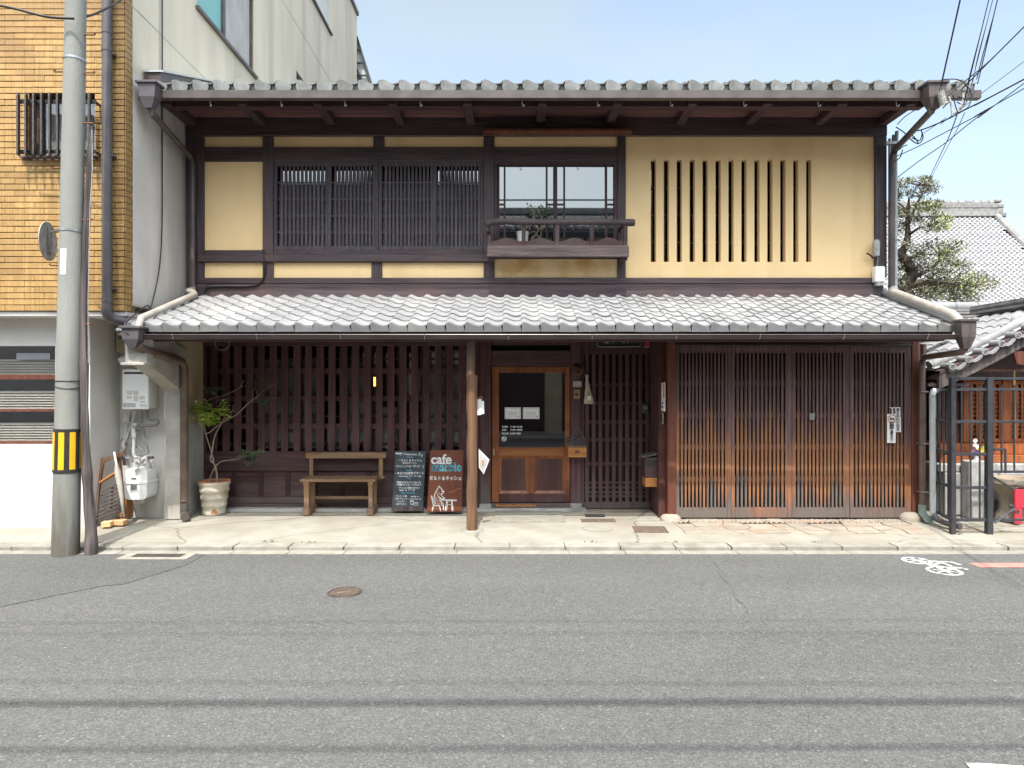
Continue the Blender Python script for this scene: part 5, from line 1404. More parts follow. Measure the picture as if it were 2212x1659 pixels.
# pole cables at the top left
solo(MB().tube(smooth_path([P(-60, 3, -2.3), P(20, 16, -2.3), P(100, 36, -2.3), P(160, 40, -2.28)], 5), .012, 6), 'overhead_cable', 'cable', P(160, 40, -2.28), 'black cable sagging from the left edge to the utility pole', 'cable', 'overhead cables')
solo(MB().tube(smooth_path([P(186, 36, -2.05), P(210, 28, -1.9), P(245, 10, -1.7), P(290, -20, -1.5)], 5), .012, 6), 'overhead_cable', 'cable', P(186, 36, -2.05), 'black cable rising right from the utility pole past the downpipe', 'cable', 'overhead cables')
solo(MB().tube(smooth_path([(LBX + .02, sy(347), 7.4), (LBX + .02, sy(347), 5.0), (LBX + .03, sy(345) - .02, 3.4), (-4.36, sy(340) - .2, 2.66), (-4.33, -1.1, 2.62), (-4.3, -1.5, 2.42), (-4.26, -1.66, 2.30), (-4.2, -1.66, 2.22), (-4.1, -1.55, 2.23), (-4.0, -1.52, 2.25)], 5), .008, 6), 'wall_cable', 'cable', (LBX + .02, sy(347), 2.6), 'thin dark cable running down the concrete side wall to the eave', 'cable')
# storm drain
d0 = G(356, 1199.5, ROAD_Z)
sd = thing('storm_drain', (d0[0], -2.16, ROAD_Z), 'dark iron storm drain grate in a concrete frame at the kerb', 'drain')
dx0, dx1 = X(330, -2.0), X(388, -2.0); dx0, dx1 = X(287, -2.2), X(395, -2.2)
f = MB(); zz = ROAD_Z + .010
f.box(dx0 - .10, dx1 + .10, -2.33, -2.26, zz - .03, zz, .0); f.box(dx0 - .10, dx0, -2.26, -2.115, zz - .03, zz, 0); f.box(dx1, dx1 + .10, -2.26, -2.115, zz - .03, zz, 0)
f.build('frame', 'gutter_concrete', sd)
for k in range(16):
    x = dx0 + (k + .5) * (dx1 - dx0) / 16
    MB().box(x - .013, x + .013, -2.258, -2.118, zz - .02, zz - .001, .001).build('grate_bar', 'iron', sd)
# manhole in the road
mc = G(745, 1280, ROAD_Z)
mh = thing('manhole_cover', (mc[0], mc[1], ROAD_Z), 'round brown cast iron manhole cover in the asphalt', 'manhole')
z_ = ROAD_Z
MB().lathe([(.0001, .005), (.128, .005), (.128, .001)], (mc[0], mc[1], z_), 32).build('plate', 'iron', mh)
MB().lathe([(.131, .001), (.131, .007), (.142, .007), (.145, .001)], (mc[0], mc[1], z_), 32).build('ring', 'iron', mh)
for k in range(-5, 6):
    x = k * .022; h_ = math.sqrt(.118 ** 2 - x * x)
    if abs(k) < 4: segs = [(-h_, -.045), (.045, h_)]
    else: segs = [(-h_, h_)]
    for s0, s1 in segs:
        T = Matrix.Translation((mc[0], mc[1], z_)) @ Matrix.Rotation(R(35), 4, 'Z')
        MB().box(x - .006, x + .006, s0, s1, .004, .009, 0, T).build('rib', 'lid_bronze', mh)
T = Matrix.Translation((mc[0], mc[1], z_)) @ Matrix.Rotation(R(35), 4, 'Z')
MB().box(-.07, .07, -.03, .03, .004, .0085, 0, T).build('emblem_plate', 'lid_bronze', mh)
# ================================================================== PROPS BEFORE THE HOUSE
# bench
def bz(u, v): return ((950 + u / 6.381) / 1.4756, (1400 + v / 6.381) / 1.4756)
bf, bb = -.43, -.10
bench = thing('bench', (X(741, -.3), -.27, 0), 'brown wooden bench with a single back rail below the big lattice', 'bench')
sz = Z(1035.5, bf)
MB().box(X(647, bf), X(811 + 0, bf) + .0, bf, bb + .02, sz - .035, sz, .006).build('seat', 'wood_bench', bench)
sx0_, sx1_ = X(647, bf), X(811, bf)
lx = [(X(655.5, bf), X(666, bf)), (X(795, bf), X(804, bf))]
for (a_, b_) in lx:
    MB().box(a_ - .015, b_ + .015, bf - .012, bb + .03, 0.0, .09, .01).build('foot', 'wood_bench_v', bench)
    MB().prism([(bf + .02, .09), (bf + .09, .09), (bf + .09, sz - .075), (bf + .012, sz - .075)], 'x', a_, b_).build('leg', 'wood_bench_v', bench)
    MB().prism([(bb - .05, .09), (bb + .01, .09), (bb + .01, sz - .036), (bb - .05, sz - .036)], 'x', a_, b_).build('leg', 'wood_bench_v', bench)
    MB().box(a_ - .006, b_ + .006, bf + .0, bb + .01, sz - .075, sz - .036, .004).build('cross_bearer', 'wood_bench', bench)
by = bb + .0
zr0, zr1 = Z(989.3, by), Z(976.8, by)
def back_post(px0, px1):
    MB().box(X(px0, by), X(px1, by), by - .03, by + .012, sz - .0, zr0 + .03, .005).build('back_post', 'wood_bench_v', bench)
back_post(669.5, 677.5); back_post(819, 828)
m_ = MB(); x0_, x1_ = X(662, by), X(835.5, by)
m_.prism(rounded(x0_, x1_, zr0, zr1, .03, .03, 4), 'y', by - .042, by - .004); m_.build('back_rail', 'wood_bench', bench)
# seat reaches back under the back posts
MB().box(X(668, by) - .01, X(830, by) + .01, bb - .04, bb + .03, sz - .034, sz - .002, .004).build('seat_back_edge', 'wood_bench', bench)
yst = -.2
MB().box(lx[0][1], lx[1][0], yst - .02, yst + .02, Z(1078, yst), Z(1071.5, yst), .005).build('stretcher', 'wood_bench', bench)

# pot with the small tree
pcx, pcy = X(460, -.36), -.32
pot = thing('potted_tree', (pcx, pcy, 0), 'small thin-branched tree in a ribbed glazed flower pot', 'potted plant')
H = .43
prof = []
for k in range(25):
    t_ = k / 24
    prof.append((.135 + (.195 - .135) * t_ + .006 * math.sin(t_ * 4.5 * 2 * math.pi), H * t_))
MB().lathe([(.0001, .0)] + prof + [(.198, H + .004), (.185, H + .002), (.178, H - .03), (.0001, H - .03)], (pcx, pcy, 0), 32).build('flower_pot', 'terracotta_glaze', pot, True)
MB().lathe([(.199, H - .006), (.200, H + .006), (.184, H + .008), (.176, H - .028)], (pcx, pcy, 0), 32).build('pot_rim', 'terracotta', pot, True)
MB().lathe([(.0001, H - .022), (.177, H - .028)], (pcx, pcy, 0), 24).build('soil', 'soil', pot)
m_ = MB(); n = 8
for j in range(n):
    a0, a1 = R(-82 + 30 * j / n), R(-82 + 30 * (j + 1) / n)
    up_ = [.035 + .055 * math.sin(math.pi * (j + .4) / 8.8) + .014 * math.sin(j * 2.6), .035 + .055 * math.sin(math.pi * (j + 1.4) / 8.8) + .014 * math.sin((j + 1) * 2.6)]
    ring = []
    for a_, z in ((a0, .025), (a1, .03), (a1, up_[1]), (a0, up_[0])):
        t_ = z / H; r_ = .135 + .06 * t_ + .006 * math.sin(t_ * 4.5 * 2 * math.pi) + .002
        ring.append((pcx + r_ * math.cos(a_), pcy + r_ * math.sin(a_), z))
    m_.quad(*ring)
m_.build('chipped_patch', 'terracotta', pot)
def tz(u, v, Y): return P((600 + u / 3.607) / 1.4756, (1200 + v / 3.607) / 1.4756, Y)
def branch(pts, r0, r1, Y=None):
    q = [tz(u, v, pcy - .02 + (d[0] if d else 0)) for u, v, *d in pts]
    q = smooth_path(q, 4); n = len(q)
    return MB().tube(q, [r0 + (r1 - r0) * k / (n - 1) for k in range(n)], 7)
branch([(330, 1240), (325, 1100), (300, 1010), (255, 960), (270, 880), (290, 760), (305, 690), (350, 590), (400, 510), (420, 470)], .014, .006).build('trunk', 'bark_thin', pot, True)
branch([(250, 1240), (258, 1150), (300, 1060), (360, 990), (440, 965), (600, 950)], .010, .005).build('stem', 'bark_thin', pot, True)
branch([(300, 1010), (270, 880), (225, 740), (195, 640), (180, 540), (165, 450), (180, 350), (200, 295), (260, 260), (390, 225), (520, 170), (600, 115), (640, 40)], .009, .003).build('stem', 'bark_thin', pot, True)
branch([(195, 660), (250, 640), (330, 570), (450, 495), (560, 435), (700, 300), (800, 230), (880, 150), (1010, 85), (1040, 78)], .009, .003).build('stem', 'bark_thin', pot, True)
branch([(800, 225), (780, 150), (770, 60)], .004, .002).build('twig', 'bark_thin', pot, True)
branch([(730, 270), (745, 180), (750, 140)], .003, .002).build('twig', 'bark_thin', pot, True)
branch([(480, 450), (510, 390), (520, 340), (480, 335)], .003, .002).build('twig', 'bark_thin', pot, True)
branch([(330, 300), (345, 260), (335, 220)], .003, .002).build('twig', 'bark_thin', pot, True)
branch([(740, 285), (830, 300)], .003, .002).build('twig', 'bark_thin', pot, True)
branch([(600, 120), (640, 118), (670, 100)], .003, .002).build('twig', 'bark_thin', pot, True)
def leaflet(mb, c, L, W, d, nrm):
    d = d.normalized(); s = d.cross(nrm)
    if s.length < 1e-3: s = d.cross(Vector((1, 0, 0)))
    s.normalize(); u = s.cross(d)
    c = Vector(c)
    mb.add([c, c + d * L * .45 + s * W * .5 + u * W * .12, c + d * L, c + d * L * .45 - s * W * .5 + u * W * .12, c + d * L * .5 - u * W * .05],
           [(0, 1, 4), (1, 2, 4), (2, 3, 4), (3, 0, 4)])
def fronds(spots, m, name, L=.032, W=.017, rr=random.Random(3)):
    mb = MB()
    for (u, v, n, sp, spread) in spots:
        for k in range(n):
            a = rr.uniform(-math.pi, math.pi)
            base = Vector(tz(u + rr.uniform(-spread, spread) * .45, v + rr.uniform(-spread, spread) * .2, pcy - .02 + rr.uniform(-.08, .05)))
            d = Vector((math.cos(a), rr.uniform(-.7, .3), math.sin(a) * .38 - .03)).normalized()
            nl = 5
            side = d.cross(Vector((0, 0, 1)))
            if side.length < .1: side = Vector((1, 0, 0))
            side.normalize()
            mb.tube([base, base + d * sp], .0012, 4, False)
            for j in range(nl):
                p = base + d * sp * (j + 1) / nl + Vector((0, 0, -.02 * ((j + 1) / nl) ** 2))
                for s in (-1, 1):
                    dd = (side * s + d * .5 + Vector((0, 0, rr.uniform(-.25, .25)))).normalized()
                    leaflet(mb, p, L * rr.uniform(.8, 1.25), W * rr.uniform(.8, 1.2), dd, Vector((rr.uniform(-.4, .4), -.6, 1)))
            leaflet(mb, base + d * sp, L, W, d, Vector((0, -.5, 1)))
    return mb.build(name, m, pot)
fronds([(190, 400, 12, .15, 130), (320, 390, 17, .14, 150), (120, 380, 7, .13, 60), (290, 490, 4, .06, 20), (85, 400, 3, .10, 30)], 'leaf_bright', 'sunlit_foliage', .058, .034)  # sun on this cluster is put into the brighter leaf colour
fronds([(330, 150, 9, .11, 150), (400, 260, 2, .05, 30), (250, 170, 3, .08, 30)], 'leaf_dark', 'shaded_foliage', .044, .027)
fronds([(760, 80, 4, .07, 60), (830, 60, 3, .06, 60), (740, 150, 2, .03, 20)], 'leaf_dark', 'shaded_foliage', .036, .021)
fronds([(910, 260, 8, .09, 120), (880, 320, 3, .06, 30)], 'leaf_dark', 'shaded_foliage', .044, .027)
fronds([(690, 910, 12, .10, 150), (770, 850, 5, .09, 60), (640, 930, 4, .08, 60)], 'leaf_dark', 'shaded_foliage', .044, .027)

# leaning boards
def leaning(name, px0, px1, pyb, h, label, cat, tilt=9.0):
    g = G((px0 + px1) / 2, pyb, 0.03 if pyb < 1107 else .0)
    t = thing(name, g, label, cat, None, (R(-tilt), 0, 0)); ORG[t.name] = (0, 0, 0)
    w = (px1 - px0) * (g[1] + 9) / FOC
    return t, w, h
g0 = 1105
t, w, h = leaning('menu_board', 846.3, 915.0, 1104, .78, 'black chalk menu board leaning on the lattice', 'chalkboard')
x_ = w / 2; e = .004
m_ = MB(); m_.prism([(-x_, 0), (x_ - .01, 0), (x_ + .015, h), (-x_ + .03, h)], 'y', 0, .022); m_.build('panel', 'board_black', t, local=True)
m_ = MB(); m_.box(-x_ - .004, x_ - .006, -.012, .024, -.002, .06, .003); m_.build('bottom_batten', 'wood_grey', t, local=True)
def btext(s, cx, cz, size, m='chalk', bold=.0006, yy=-.0015, par=None, sx=1.0, rot=0.0, name='chalk_writing'):
    q = text_mb(s, size, bold, 'CENTER', .0004, sx)
    if rot: q.v = [(x * math.cos(rot) - z * math.sin(rot), y, x * math.sin(rot) + z * math.cos(rot)) for x, y, z in q.v]
    place(q, cx, yy, cz).build(name, m, par or t, local=True)
def bq(u, v): return ((u - 495) / 700 * w, (1455 - v) / 1250 * h)     # zoomed photo pixel -> board
def line(s, u, v, size, m='chalk', **k): x, z = bq(u, v); btext(s, x, z, size, m, **k)
line('(\u300cWelcome\u300d)', 520, 290, .038); line('- cafe', 265, 275, .022, 'chalk_blue'); line('\u308a\u308b', 745, 300, .034, rot=-.5)
x, z = bq(265, 258); MB().box(x - .045, x + .045, -.0022, -.0005, z - .006, z + .012).build('chalk_mark', 'chalk', t, local=True)
line('Sweets', 515, 345, .030, 'chalk_blue')
line('\u30fb\u30bf\u30eb\u30c8\uff06\u30ad\u30c3\u30b7\u30e5', 520, 420, .036)
line('\u672c\u65e5\u306e\u30ad\u30c3\u30b7\u30e5', 515, 470, .027)
line('\u30fb\u30ad\u30c3\u30b7\u30e5\u30d7\u30ec\u30fc\u30c8', 405, 540, .031)
x, z = bq(672, 530); line('(             )', 672, 545, .044); line('\u30b5\u30e9\u30c0\u30fb\u30b9\u30fc\u30d7', 672, 515, .014); line('\u30c9\u30ea\u30f3\u30af\u4ed8', 672, 545, .014)
line('coffee', 505, 625, .034, 'chalk_blue')
line('\u30fb\u672c\u65e5\u306e\u81ea\u5bb6\u88fd\u30c7\u30b6\u30fc\u30c8', 510, 690, .036)
line('- Soul food \u30d7\u30ec\u30fc\u30c8 with', 520, 745, .028)
line('Tart', 500, 790, .030, 'chalk_blue')
line('\u5b63\u7bc0\u306e\u30bf\u30eb\u30c8\u3044\u308d\u3044\u308d', 505, 880, .032)
line('\u30fb\u5b63\u7bc0\u306e\u30d5\u30eb\u30fc\u30c4\u30bf\u30eb\u30c8', 500, 930, .032)
line('\u30fb\u30c1\u30e7\u30b3\u3068\u67d1\u6a58\u306e\u30bf\u30eb\u30c8', 500, 990, .028)
line('Beer \uff06 \u30bd\u30fc\u30c0', 475, 1040, .032)
line('Take Out OK!', 490, 1095, .032, 'chalk_blue')
for k, s in enumerate(('\u30fb\u30e9\u30c3\u30b7\u30fc500', '\u30fb\u5404\u7a2e\u30c9\u30ea\u30f3\u30af', '\u30fb\u30af\u30c3\u30ad\u30fc', '\u30fb\u5404\u7a2e\u30bf\u30eb\u30c8')):
    line(s, 330, 1160 + k * 55, .026)
line('marble ----', 650, 1165, .026); line('\u30fb\u30af\u30e9\u30d5\u30c8\u30d3\u30fc\u30eb', 640, 1220, .022)
m_ = MB()
def bs(pts, wd): stroke(m_, [bq(*p) for p in pts], wd, -.0008, .0008)
bs([(555, 1240), (565, 1320), (610, 1320), (618, 1240), (555, 1240)], .006); bs([(630, 1290), (632, 1335), (712, 1335), (716, 1290), (630, 1290), (675, 1275), (716, 1290)], .005)
bs([(565, 1250), (612, 1250)], .008)
m_.build('cup_drawing', 'chalk', t, local=True)

sg, w, h = leaning('cafe_sign', 922.5, 997.5, 1106, .80, 'brown wooden cafe signboard with white and blue lettering and a bear drawing', 'sign')
x_ = w / 2
m_ = MB(); m_.prism([(-x_, 0), (x_, 0), (x_ + .012, h), (-x_ + .03, h)], 'y', 0, .026); m_.build('panel', 'wood_sign', sg, local=True)
def sq(u, v): return ((u - 1300) / 760 * w, (1478 - v) / 1268 * h)
def bold_word(s, u, v, size, m, sx=1.0, slab=()):
    x, z = sq(u, v); btext(s, x, z, size, m, bold=.0042, par=sg, sx=sx, name='lettering')
bold_word('cafe', 1212, 492, .175, 'chalk', .98)
bold_word('marble', 1330, 640, .158, 'cyan_print', .90)
m_ = MB()   # slab serifs
def ss(pts, wd, mm=None): stroke(mm or m_, [sq(*p) for p in pts], wd, -.0012, .001)
ss([(1225, 492), (1325, 492)], .014); ss([(1180, 490), (1222, 488)], .012)
m_.build('lettering_serif', 'chalk', sg, local=True)
m_ = MB(); ss([(1022, 640), (1075, 640)], .010, m_); ss([(1100, 640), (1150, 640)], .010, m_); ss([(1175, 640), (1222, 640)], .010, m_); ss([(1330, 640), (1380, 640)], .010, m_); ss([(1500, 640), (1545, 640)], .010, m_); ss([(1490, 490), (1520, 470)], .012, m_)
m_.build('lettering_serif', 'cyan_print', sg, local=True)
x, z = sq(1312, 825); btext('\u30bf\u30eb\u30c8\uff06\u30ad\u30c3\u30b7\u30e5', x, z, .062, 'chalk', .0012, par=sg, sx=.86, name='lettering')
m_ = MB(); L_ = lambda pts, wd=.009: ss(pts, wd, m_)
L_([(1160, 985), (1165, 955), (1178, 950), (1190, 975), (1225, 1000), (1250, 1040), (1275, 1062), (1275, 1090), (1245, 1105), (1225, 1100)])
L_([(1160, 985), (1120, 1040), (1085, 1110), (1068, 1190), (1065, 1260), (1085, 1300)])
L_([(1225, 1100), (1225, 1135), (1260, 1175), (1305, 1195)]); L_([(1150, 1150), (1200, 1190), (1250, 1215), (1305, 1205)])
L_([(1200, 1200), (1215, 1260), (1270, 1310), (1282, 1370), (1275, 1435)]); L_([(1235, 1270), (1240, 1330), (1275, 1360)])
L_([(1240, 1050), (1262, 1066)], .014); L_([(1262, 1070), (1290, 1060)])
L_([(1005, 1150), (1020, 1200), (1050, 1320), (1085, 1345), (1195, 1350)], .012); L_([(1060, 1340), (1030, 1460)], .012); L_([(1190, 1350), (1218, 1460)], .010); L_([(1005, 1150), (1022, 1160), (1050, 1300)], .010)
L_([(1240, 1225), (1560, 1235), (1565, 1250), (1240, 1245), (1240, 1225)], .007)
L_([(1350, 1250), (1335, 1340), (1315, 1455)], .010); L_([(1375, 1252), (1360, 1340), (1345, 1455)], .007); L_([(1450, 1252), (1460, 1350), (1470, 1455)], .010); L_([(1465, 1252), (1480, 1350), (1488, 1455)], .007); L_([(1365, 1330), (1460, 1330)], .006)
rr = random.Random(11)
for k in range(40):
    u, v = rr.uniform(1085, 1205), rr.uniform(1180, 1340)
    L_([(u, v), (u + rr.uniform(-14, 14), v + rr.uniform(-10, 10))], .005)
for k in range(14):
    u, v = rr.uniform(1120, 1200), rr.uniform(1050, 1140)
    L_([(u, v), (u + rr.uniform(-10, 10), v + rr.uniform(-8, 8))], .004)
m_.build('bear_drawing', 'chalk', sg, local=True)
m_ = MB(); ss([(1390, 1080), (1440, 1065), (1450, 1080), (1500, 1040), (1510, 1055), (1580, 1010), (1660, 1000)], .006, m_); m_.build('scratch', 'wood_box', sg, local=True)

# notices on and by the eave post
nt_ = thing('hanging_notes', P(1038, 896, -1.17), 'sheaf of white paper notes hanging on the eave post', 'notes')
for k, (a_, b_, c_, d_) in enumerate(((1031, 1040, 862, 897), (1036, 1046, 866, 895))):
    y = -1.16 + k * .012
    MB().quad(P(a_, d_, y), P(b_, d_ - 1, y - .02), P(b_ - .5, c_, y - .015), P(a_, c_, y)).build('sheet', 'paper', nt_)
MB().tube([P(1032, 862, -1.17), P(1038, 856, -1.18), P(1042, 862, -1.18)], .006, 6).build('clip', 'brass', nt_)
MB().tube([P(1041, 897, -1.17), P(1042, 905, -1.17), P(1041, 914, -1.17)], .002, 5).build('string', 'cable', nt_)
mp_ = thing('folded_map', P(1045, 1025, -1.17), 'white folded map card hanging askew from the eave post', 'card')
q4 = [P(1034, 969, -1.19), P(1057.5, 993, -1.08), P(1045, 1024.5, -1.12), P(1034.5, 1010, -1.19)]
MB().quad(*q4).build('sheet', 'paper', mp_)
m_ = MB(); c_ = [Vector(p) for p in q4]; mid = sum(c_, Vector()) / 4; off = Vector((.0, -.004, 0))
m_.quad(*[tuple(mid + (p - mid) * .78 + off) for p in c_]); m_.build('border', 'pipe_white', mp_)
m_ = MB(); m_.quad(*[tuple(mid + Vector((dx, -.006, dz))) for dx, dz in ((-.012, -.045), (.012, -.02), (.016, .03), (-.008, .02))]); m_.build('print', 'terracotta', mp_)
MB().tube([P(1031, 945, -1.2), P(1034, 958, -1.2), P(1036, 971, -1.19)], .0025, 5).build('string', 'cable', mp_)
# bits round the door
by_ = -.05
mb_ = thing('letter_box', (X(1247, -.2), -.12, Z(988, -.18)), 'orange wooden letter box hung on a cord by the door', 'letter box')
Y_ = -.20
MB().box(X(1227.5, Y_), X(1267, Y_), Y_, -.05, Z(988, Y_), Z(964.5, Y_), .004).build('box', 'wood_box', mb_)
m_ = MB(); m_.prism([(Y_ - .025, Z(965, Y_)), (Y_ - .02, Z(966, Y_) + .025), (-.045, Z(946, Y_)), (-.045, Z(948, Y_) - .02)], 'x', X(1226, Y_), X(1268, Y_)); m_.build('lid', 'wood_grey', mb_)
m_ = MB(); m_.tube([P(1233, 948, -.10), P(1247, 920, -.06), P(1262, 948, -.10)], .004, 5); m_.build('cord', 'cable_grey', mb_)
MB().box(X(1242, Y_), X(1252, Y_), Y_ - .003, Y_ + .001, Z(979, Y_), Z(973, Y_), 0).build('emblem', 'wood_red', mb_)
m_ = MB(); rr = random.Random(4)
for k in range(30):
    u, v = rr.uniform(1229, 1265), rr.uniform(970, 983)
    stroke(m_, [(X(u, Y_), Z(v, Y_)), (X(u + rr.uniform(-2, 2), Y_), Z(v + rr.uniform(-2, 2), Y_))], .004, Y_ - .0005, .001)
m_.build('scrawl', 'wood_red', mb_)
np_ = thing('name_plates', (X(1246), -.05, Z(835)), 'two small cream name plates on the post by the door', 'name plate')
for (c_, d_) in ((824, 829), (830, 835.5)):
    pl = MB().box(X(1237.5), X(1255), -.052, -.046, Z(d_), Z(c_), .001).build('plate', 'ivory', np_)
    m_ = MB()
    for k in range(6): m_.box(X(1239.5 + k * 2.4), X(1241 + k * 2.4), -.0535, -.0515, Z(d_ - 1.4), Z(c_ + 1.6))
    m_.build('print', 'ink', pl)
db = thing('door_bell', (X(1245), -.05, Z(861)), 'brass door bell plate with a dark oval push under the name plates', 'door bell')
MB().box(X(1238.5), X(1252), -.054, -.046, Z(861), Z(841.5), .002).build('plate', 'brass', db)
m_ = MB(); m_.lathe([(.0001, .012), (.022, .010), (.03, 0)], (0, 0, 0), 16); m_.v = [(X(1245.2) + x, -.055 - z, Z(852) + y * .7) for x, y, z in m_.v]; m_.build('push', 'metal_dark', db, True)
cm = thing('carved_mask', (X(1247), -.06, Z(812)), 'dark carved wooden ornament above the name plates', 'ornament')
m_ = MB(); m_.lathe([(.0001, .05), (.05, .045), (.085, .02), (.09, 0)], (0, 0, 0), 14, .12); m_.v = [(X(1247.5) + x, -.047 - z, Z(800) + y * .95) for x, y, z in m_.v]; m_.build('body', 'wood_panel', cm, True)
m_ = MB(); m_.lathe([(.0001, .03), (.03, .02), (.035, 0)], (0, 0, 0), 12); m_.v = [(X(1249) + x, -.09 - z, Z(807) + y) for x, y, z in m_.v]; m_.build('muzzle', 'wood_red', cm, True)
for s in (-1, 1):
    m_ = MB(); m_.lathe([(.0001, .02), (.018, .012), (.02, 0)], (0, 0, 0), 10); m_.v = [(X(1247.5) + s * .06 + x, -.06 - z, Z(792) + y) for x, y, z in m_.v]; m_.build('ear', 'wood_panel', cm, True)
bag = thing('hanging_bag', (X(1271), -.06, Z(872)), 'pale gauze bag with a label hanging on the small lattice', 'bag')
n = 12; m_ = MB(); rings = [(1266, 810, 4), (1267, 815, 3), (1266.5, 818, 2.3), (1267.5, 830, 4.2), (1269, 845, 6.5), (1270.5, 860, 9), (1271, 871, 11), (1271, 872, 10.5)]
vs = []
for (px, py, r_) in rings:
    for k in range(n):
        a_ = 2 * math.pi * k / n; rr_ = r_ / 160 * (1 + .12 * math.sin(3 * a_))
        vs.append((X(px) + rr_ * math.cos(a_), -.055 + rr_ * .42 * math.sin(a_), Z(py)))
fs = []
for i in range(len(rings) - 1):
    for k in range(n): fs.append((i * n + k, i * n + (k + 1) % n, (i + 1) * n + (k + 1) % n, (i + 1) * n + k))
fs.append(tuple((len(rings) - 1) * n + k for k in range(n))); m_.add(vs, fs); m_.build('cloth', 'cloth', bag, True)
MB().box(X(1267.5), X(1275), -.084, -.080, Z(864), Z(855), 0).build('label_card', 'paper', bag)
MB().box(X(1268.5), X(1274), -.080, -.076, Z(854.5), Z(849), 0).build('picture', 'brass', bag)
em = thing('wall_meter', (X(1392), -.02, Z(893)), 'small dark meter on the lattice wall near the passage', 'meter')
MB().box(X(1386), X(1399), -.06, -.008, Z(893), Z(872), .006).build('case', 'steel_black', em)
m_ = MB(); m_.lathe([(.0001, .01), (.025, .008), (.028, 0)], (0, 0, 0), 14); m_.v = [(X(1392.5) + x, -.061 - z, Z(880) + y) for x, y, z in m_.v]; m_.build('dial', 'shutter_grey', em, True)
# on the red side panel of the passage (faces left)
sp = 1.899
def sY(px): return sp * FOC / (px - 1106) + CAM_Y
ps = thing('postal_plate', (sp - .005, sY(1432), Z(888, -.5)), 'tall white plate with a red edge on the red passage panel', 'plate')
def pbox(px0, px1, py0, py1, th, name, m, par, extra=0.0):
    y0, y1 = sY(px0), sY(px1); d = ((y0 + y1) / 2)
    return MB().box(sp - th - extra, sp - extra - .0, y1, y0, Z(py1, d), Z(py0, d), .001).build(name, m, par)
pbox(1428, 1437, 826, 888, .006, 'plate', 'paper', ps); pbox(1434.5, 1436.5, 826, 860, .003, 'red_edge', 'red_plastic', ps, .006)
pbox(1430.5, 1433.5, 869, 872, .002, 'print', 'ink', ps, .006); pbox(1430.5, 1433.5, 877, 881, .002, 'print', 'ink', ps, .006)
fq = thing('small_frame', (sp - .005, sY(1430), Z(915, -.5)), 'narrow black framed plate below the white plate', 'frame')
pbox(1426, 1433, 891, 915, .006, 'plate', 'pipe_tan', fq); pbox(1427.2, 1431.8, 893.5, 912.5, .002, 'panel', 'ink', fq, .006)
lk = thing('lever_latch', (sp - .02, sY(1420), Z(953, -.3)), 'dark iron lever latch on the red passage panel', 'latch')
MB().tube([(sp - .006, sY(1418), Z(925, -.2)), (sp - .03, sY(1418), Z(935, -.2)), (sp - .03, sY(1419), Z(950, -.2)), (sp - .02, sY(1420), Z(958, -.2))], .009, 7).build('lever', 'rust', lk, True)
pbox(1416, 1420, 940, 955, .01, 'plate', 'metal_dark', lk)
m2 = thing('mail_box', (1.80, -.35, Z(1052, -.35)), 'dark mail box with an orange foot on the passage panel', 'mail box')
mx0, mx1, my0, my1 = 1.70, 1.895, -.44, -.24
zt_, zb_ = Z(985, -.4), Z(1051, -.4)
MB().box(mx0 + .01, mx1, my0, my1, zb_ + .12, zt_ - .01, .006).build('body', 'wood_d', m2)
MB().box(mx0 + .012, mx1, my0 + .002, my1, zb_, zb_ + .118, .006).build('foot', 'wood_box', m2)
m_ = MB(); m_.prism([(mx0 - .03, zt_ - .02), (mx0 - .03, zt_ - .005), (mx1, zt_ + .05), (mx1, zt_ + .03)], 'y', my0 - .03, my1 + .02); m_.build('lid', 'wood_grey', m2)
MB().box(mx0 + .02, mx1 - .06, my0 - .004, my0 + .002, zt_ - .13, zt_ - .05, 0).build('slot', 'ink', m2)
# under the eave over the lattice wall
tr = thing('lamp_tray', (X(1336, -.5), -.5, Z(749, -.5)), 'dark metal tray hung under the eave beside a red box', 'tray')
Y_ = -.5
MB().tube(smooth_path([P(1291, 735, Y_), P(1291, 744, Y_), P(1298, 748.5, Y_), P(1340, 748.5, Y_), P(1376, 748, Y_), P(1383, 745, Y_), P(1384, 735, Y_)], 4), .012, 6).build('rim', 'pipe_purple', tr, True)
MB().box(X(1293, Y_), X(1382, Y_), Y_ + .02, Y_ + .04, Z(747, Y_), Z(722, Y_), 0).build('back_plate', 'steel_black', tr)
MB().box(X(1289, Y_), X(1300, Y_), Y_ - .0, Y_ + .02, Z(738, Y_), Z(722, Y_), .003).build('arm', 'metal_dark', tr)
m_ = MB()
for pts in ([(1304, 736), (1307, 742), (1311, 735)], [(1309, 736), (1313, 742)], [(1315, 742), (1318, 735), (1323, 741), (1330, 734)], [(1342, 734), (1348, 742), (1352, 733)], [(1355, 741), (1362, 734)]):
    m_.tube([P(px, py, Y_ - .0) for px, py in pts], .006, 5)
m_.build('coils', 'steel', tr)
m_ = MB().box(X(1339, Y_), X(1360, Y_), Y_, Y_ + .015, Z(729, Y_), Z(726.5, Y_), 0); m_.build('label_strip', 'shutter_grey', tr)
rb = thing('alarm_box', (X(1398, -.5), -.5, Z(749, -.5)), 'small red alarm box under the lower eave', 'alarm')
MB().box(X(1392.5, Y_), X(1404, Y_), Y_, Y_ + .06, Z(748, Y_), Z(728, Y_), .004).build('case', 'red_box', rb)
MB().box(X(1392.5, Y_), X(1404, Y_), Y_ - .002, Y_ + .06, Z(750, Y_), Z(748.3, Y_), 0).build('lens', 'pipe_tan', rb)
MB().box(X(1394, Y_), X(1402, Y_), Y_ + .01, Y_ + .05, Z(728, Y_), Z(715, Y_), 0).build('bracket', 'metal_dark', rb)
cl = thing('cable_coil', P(480, 755, -.35), 'ring of coiled cable hung under the left of the eave', 'cable coil')
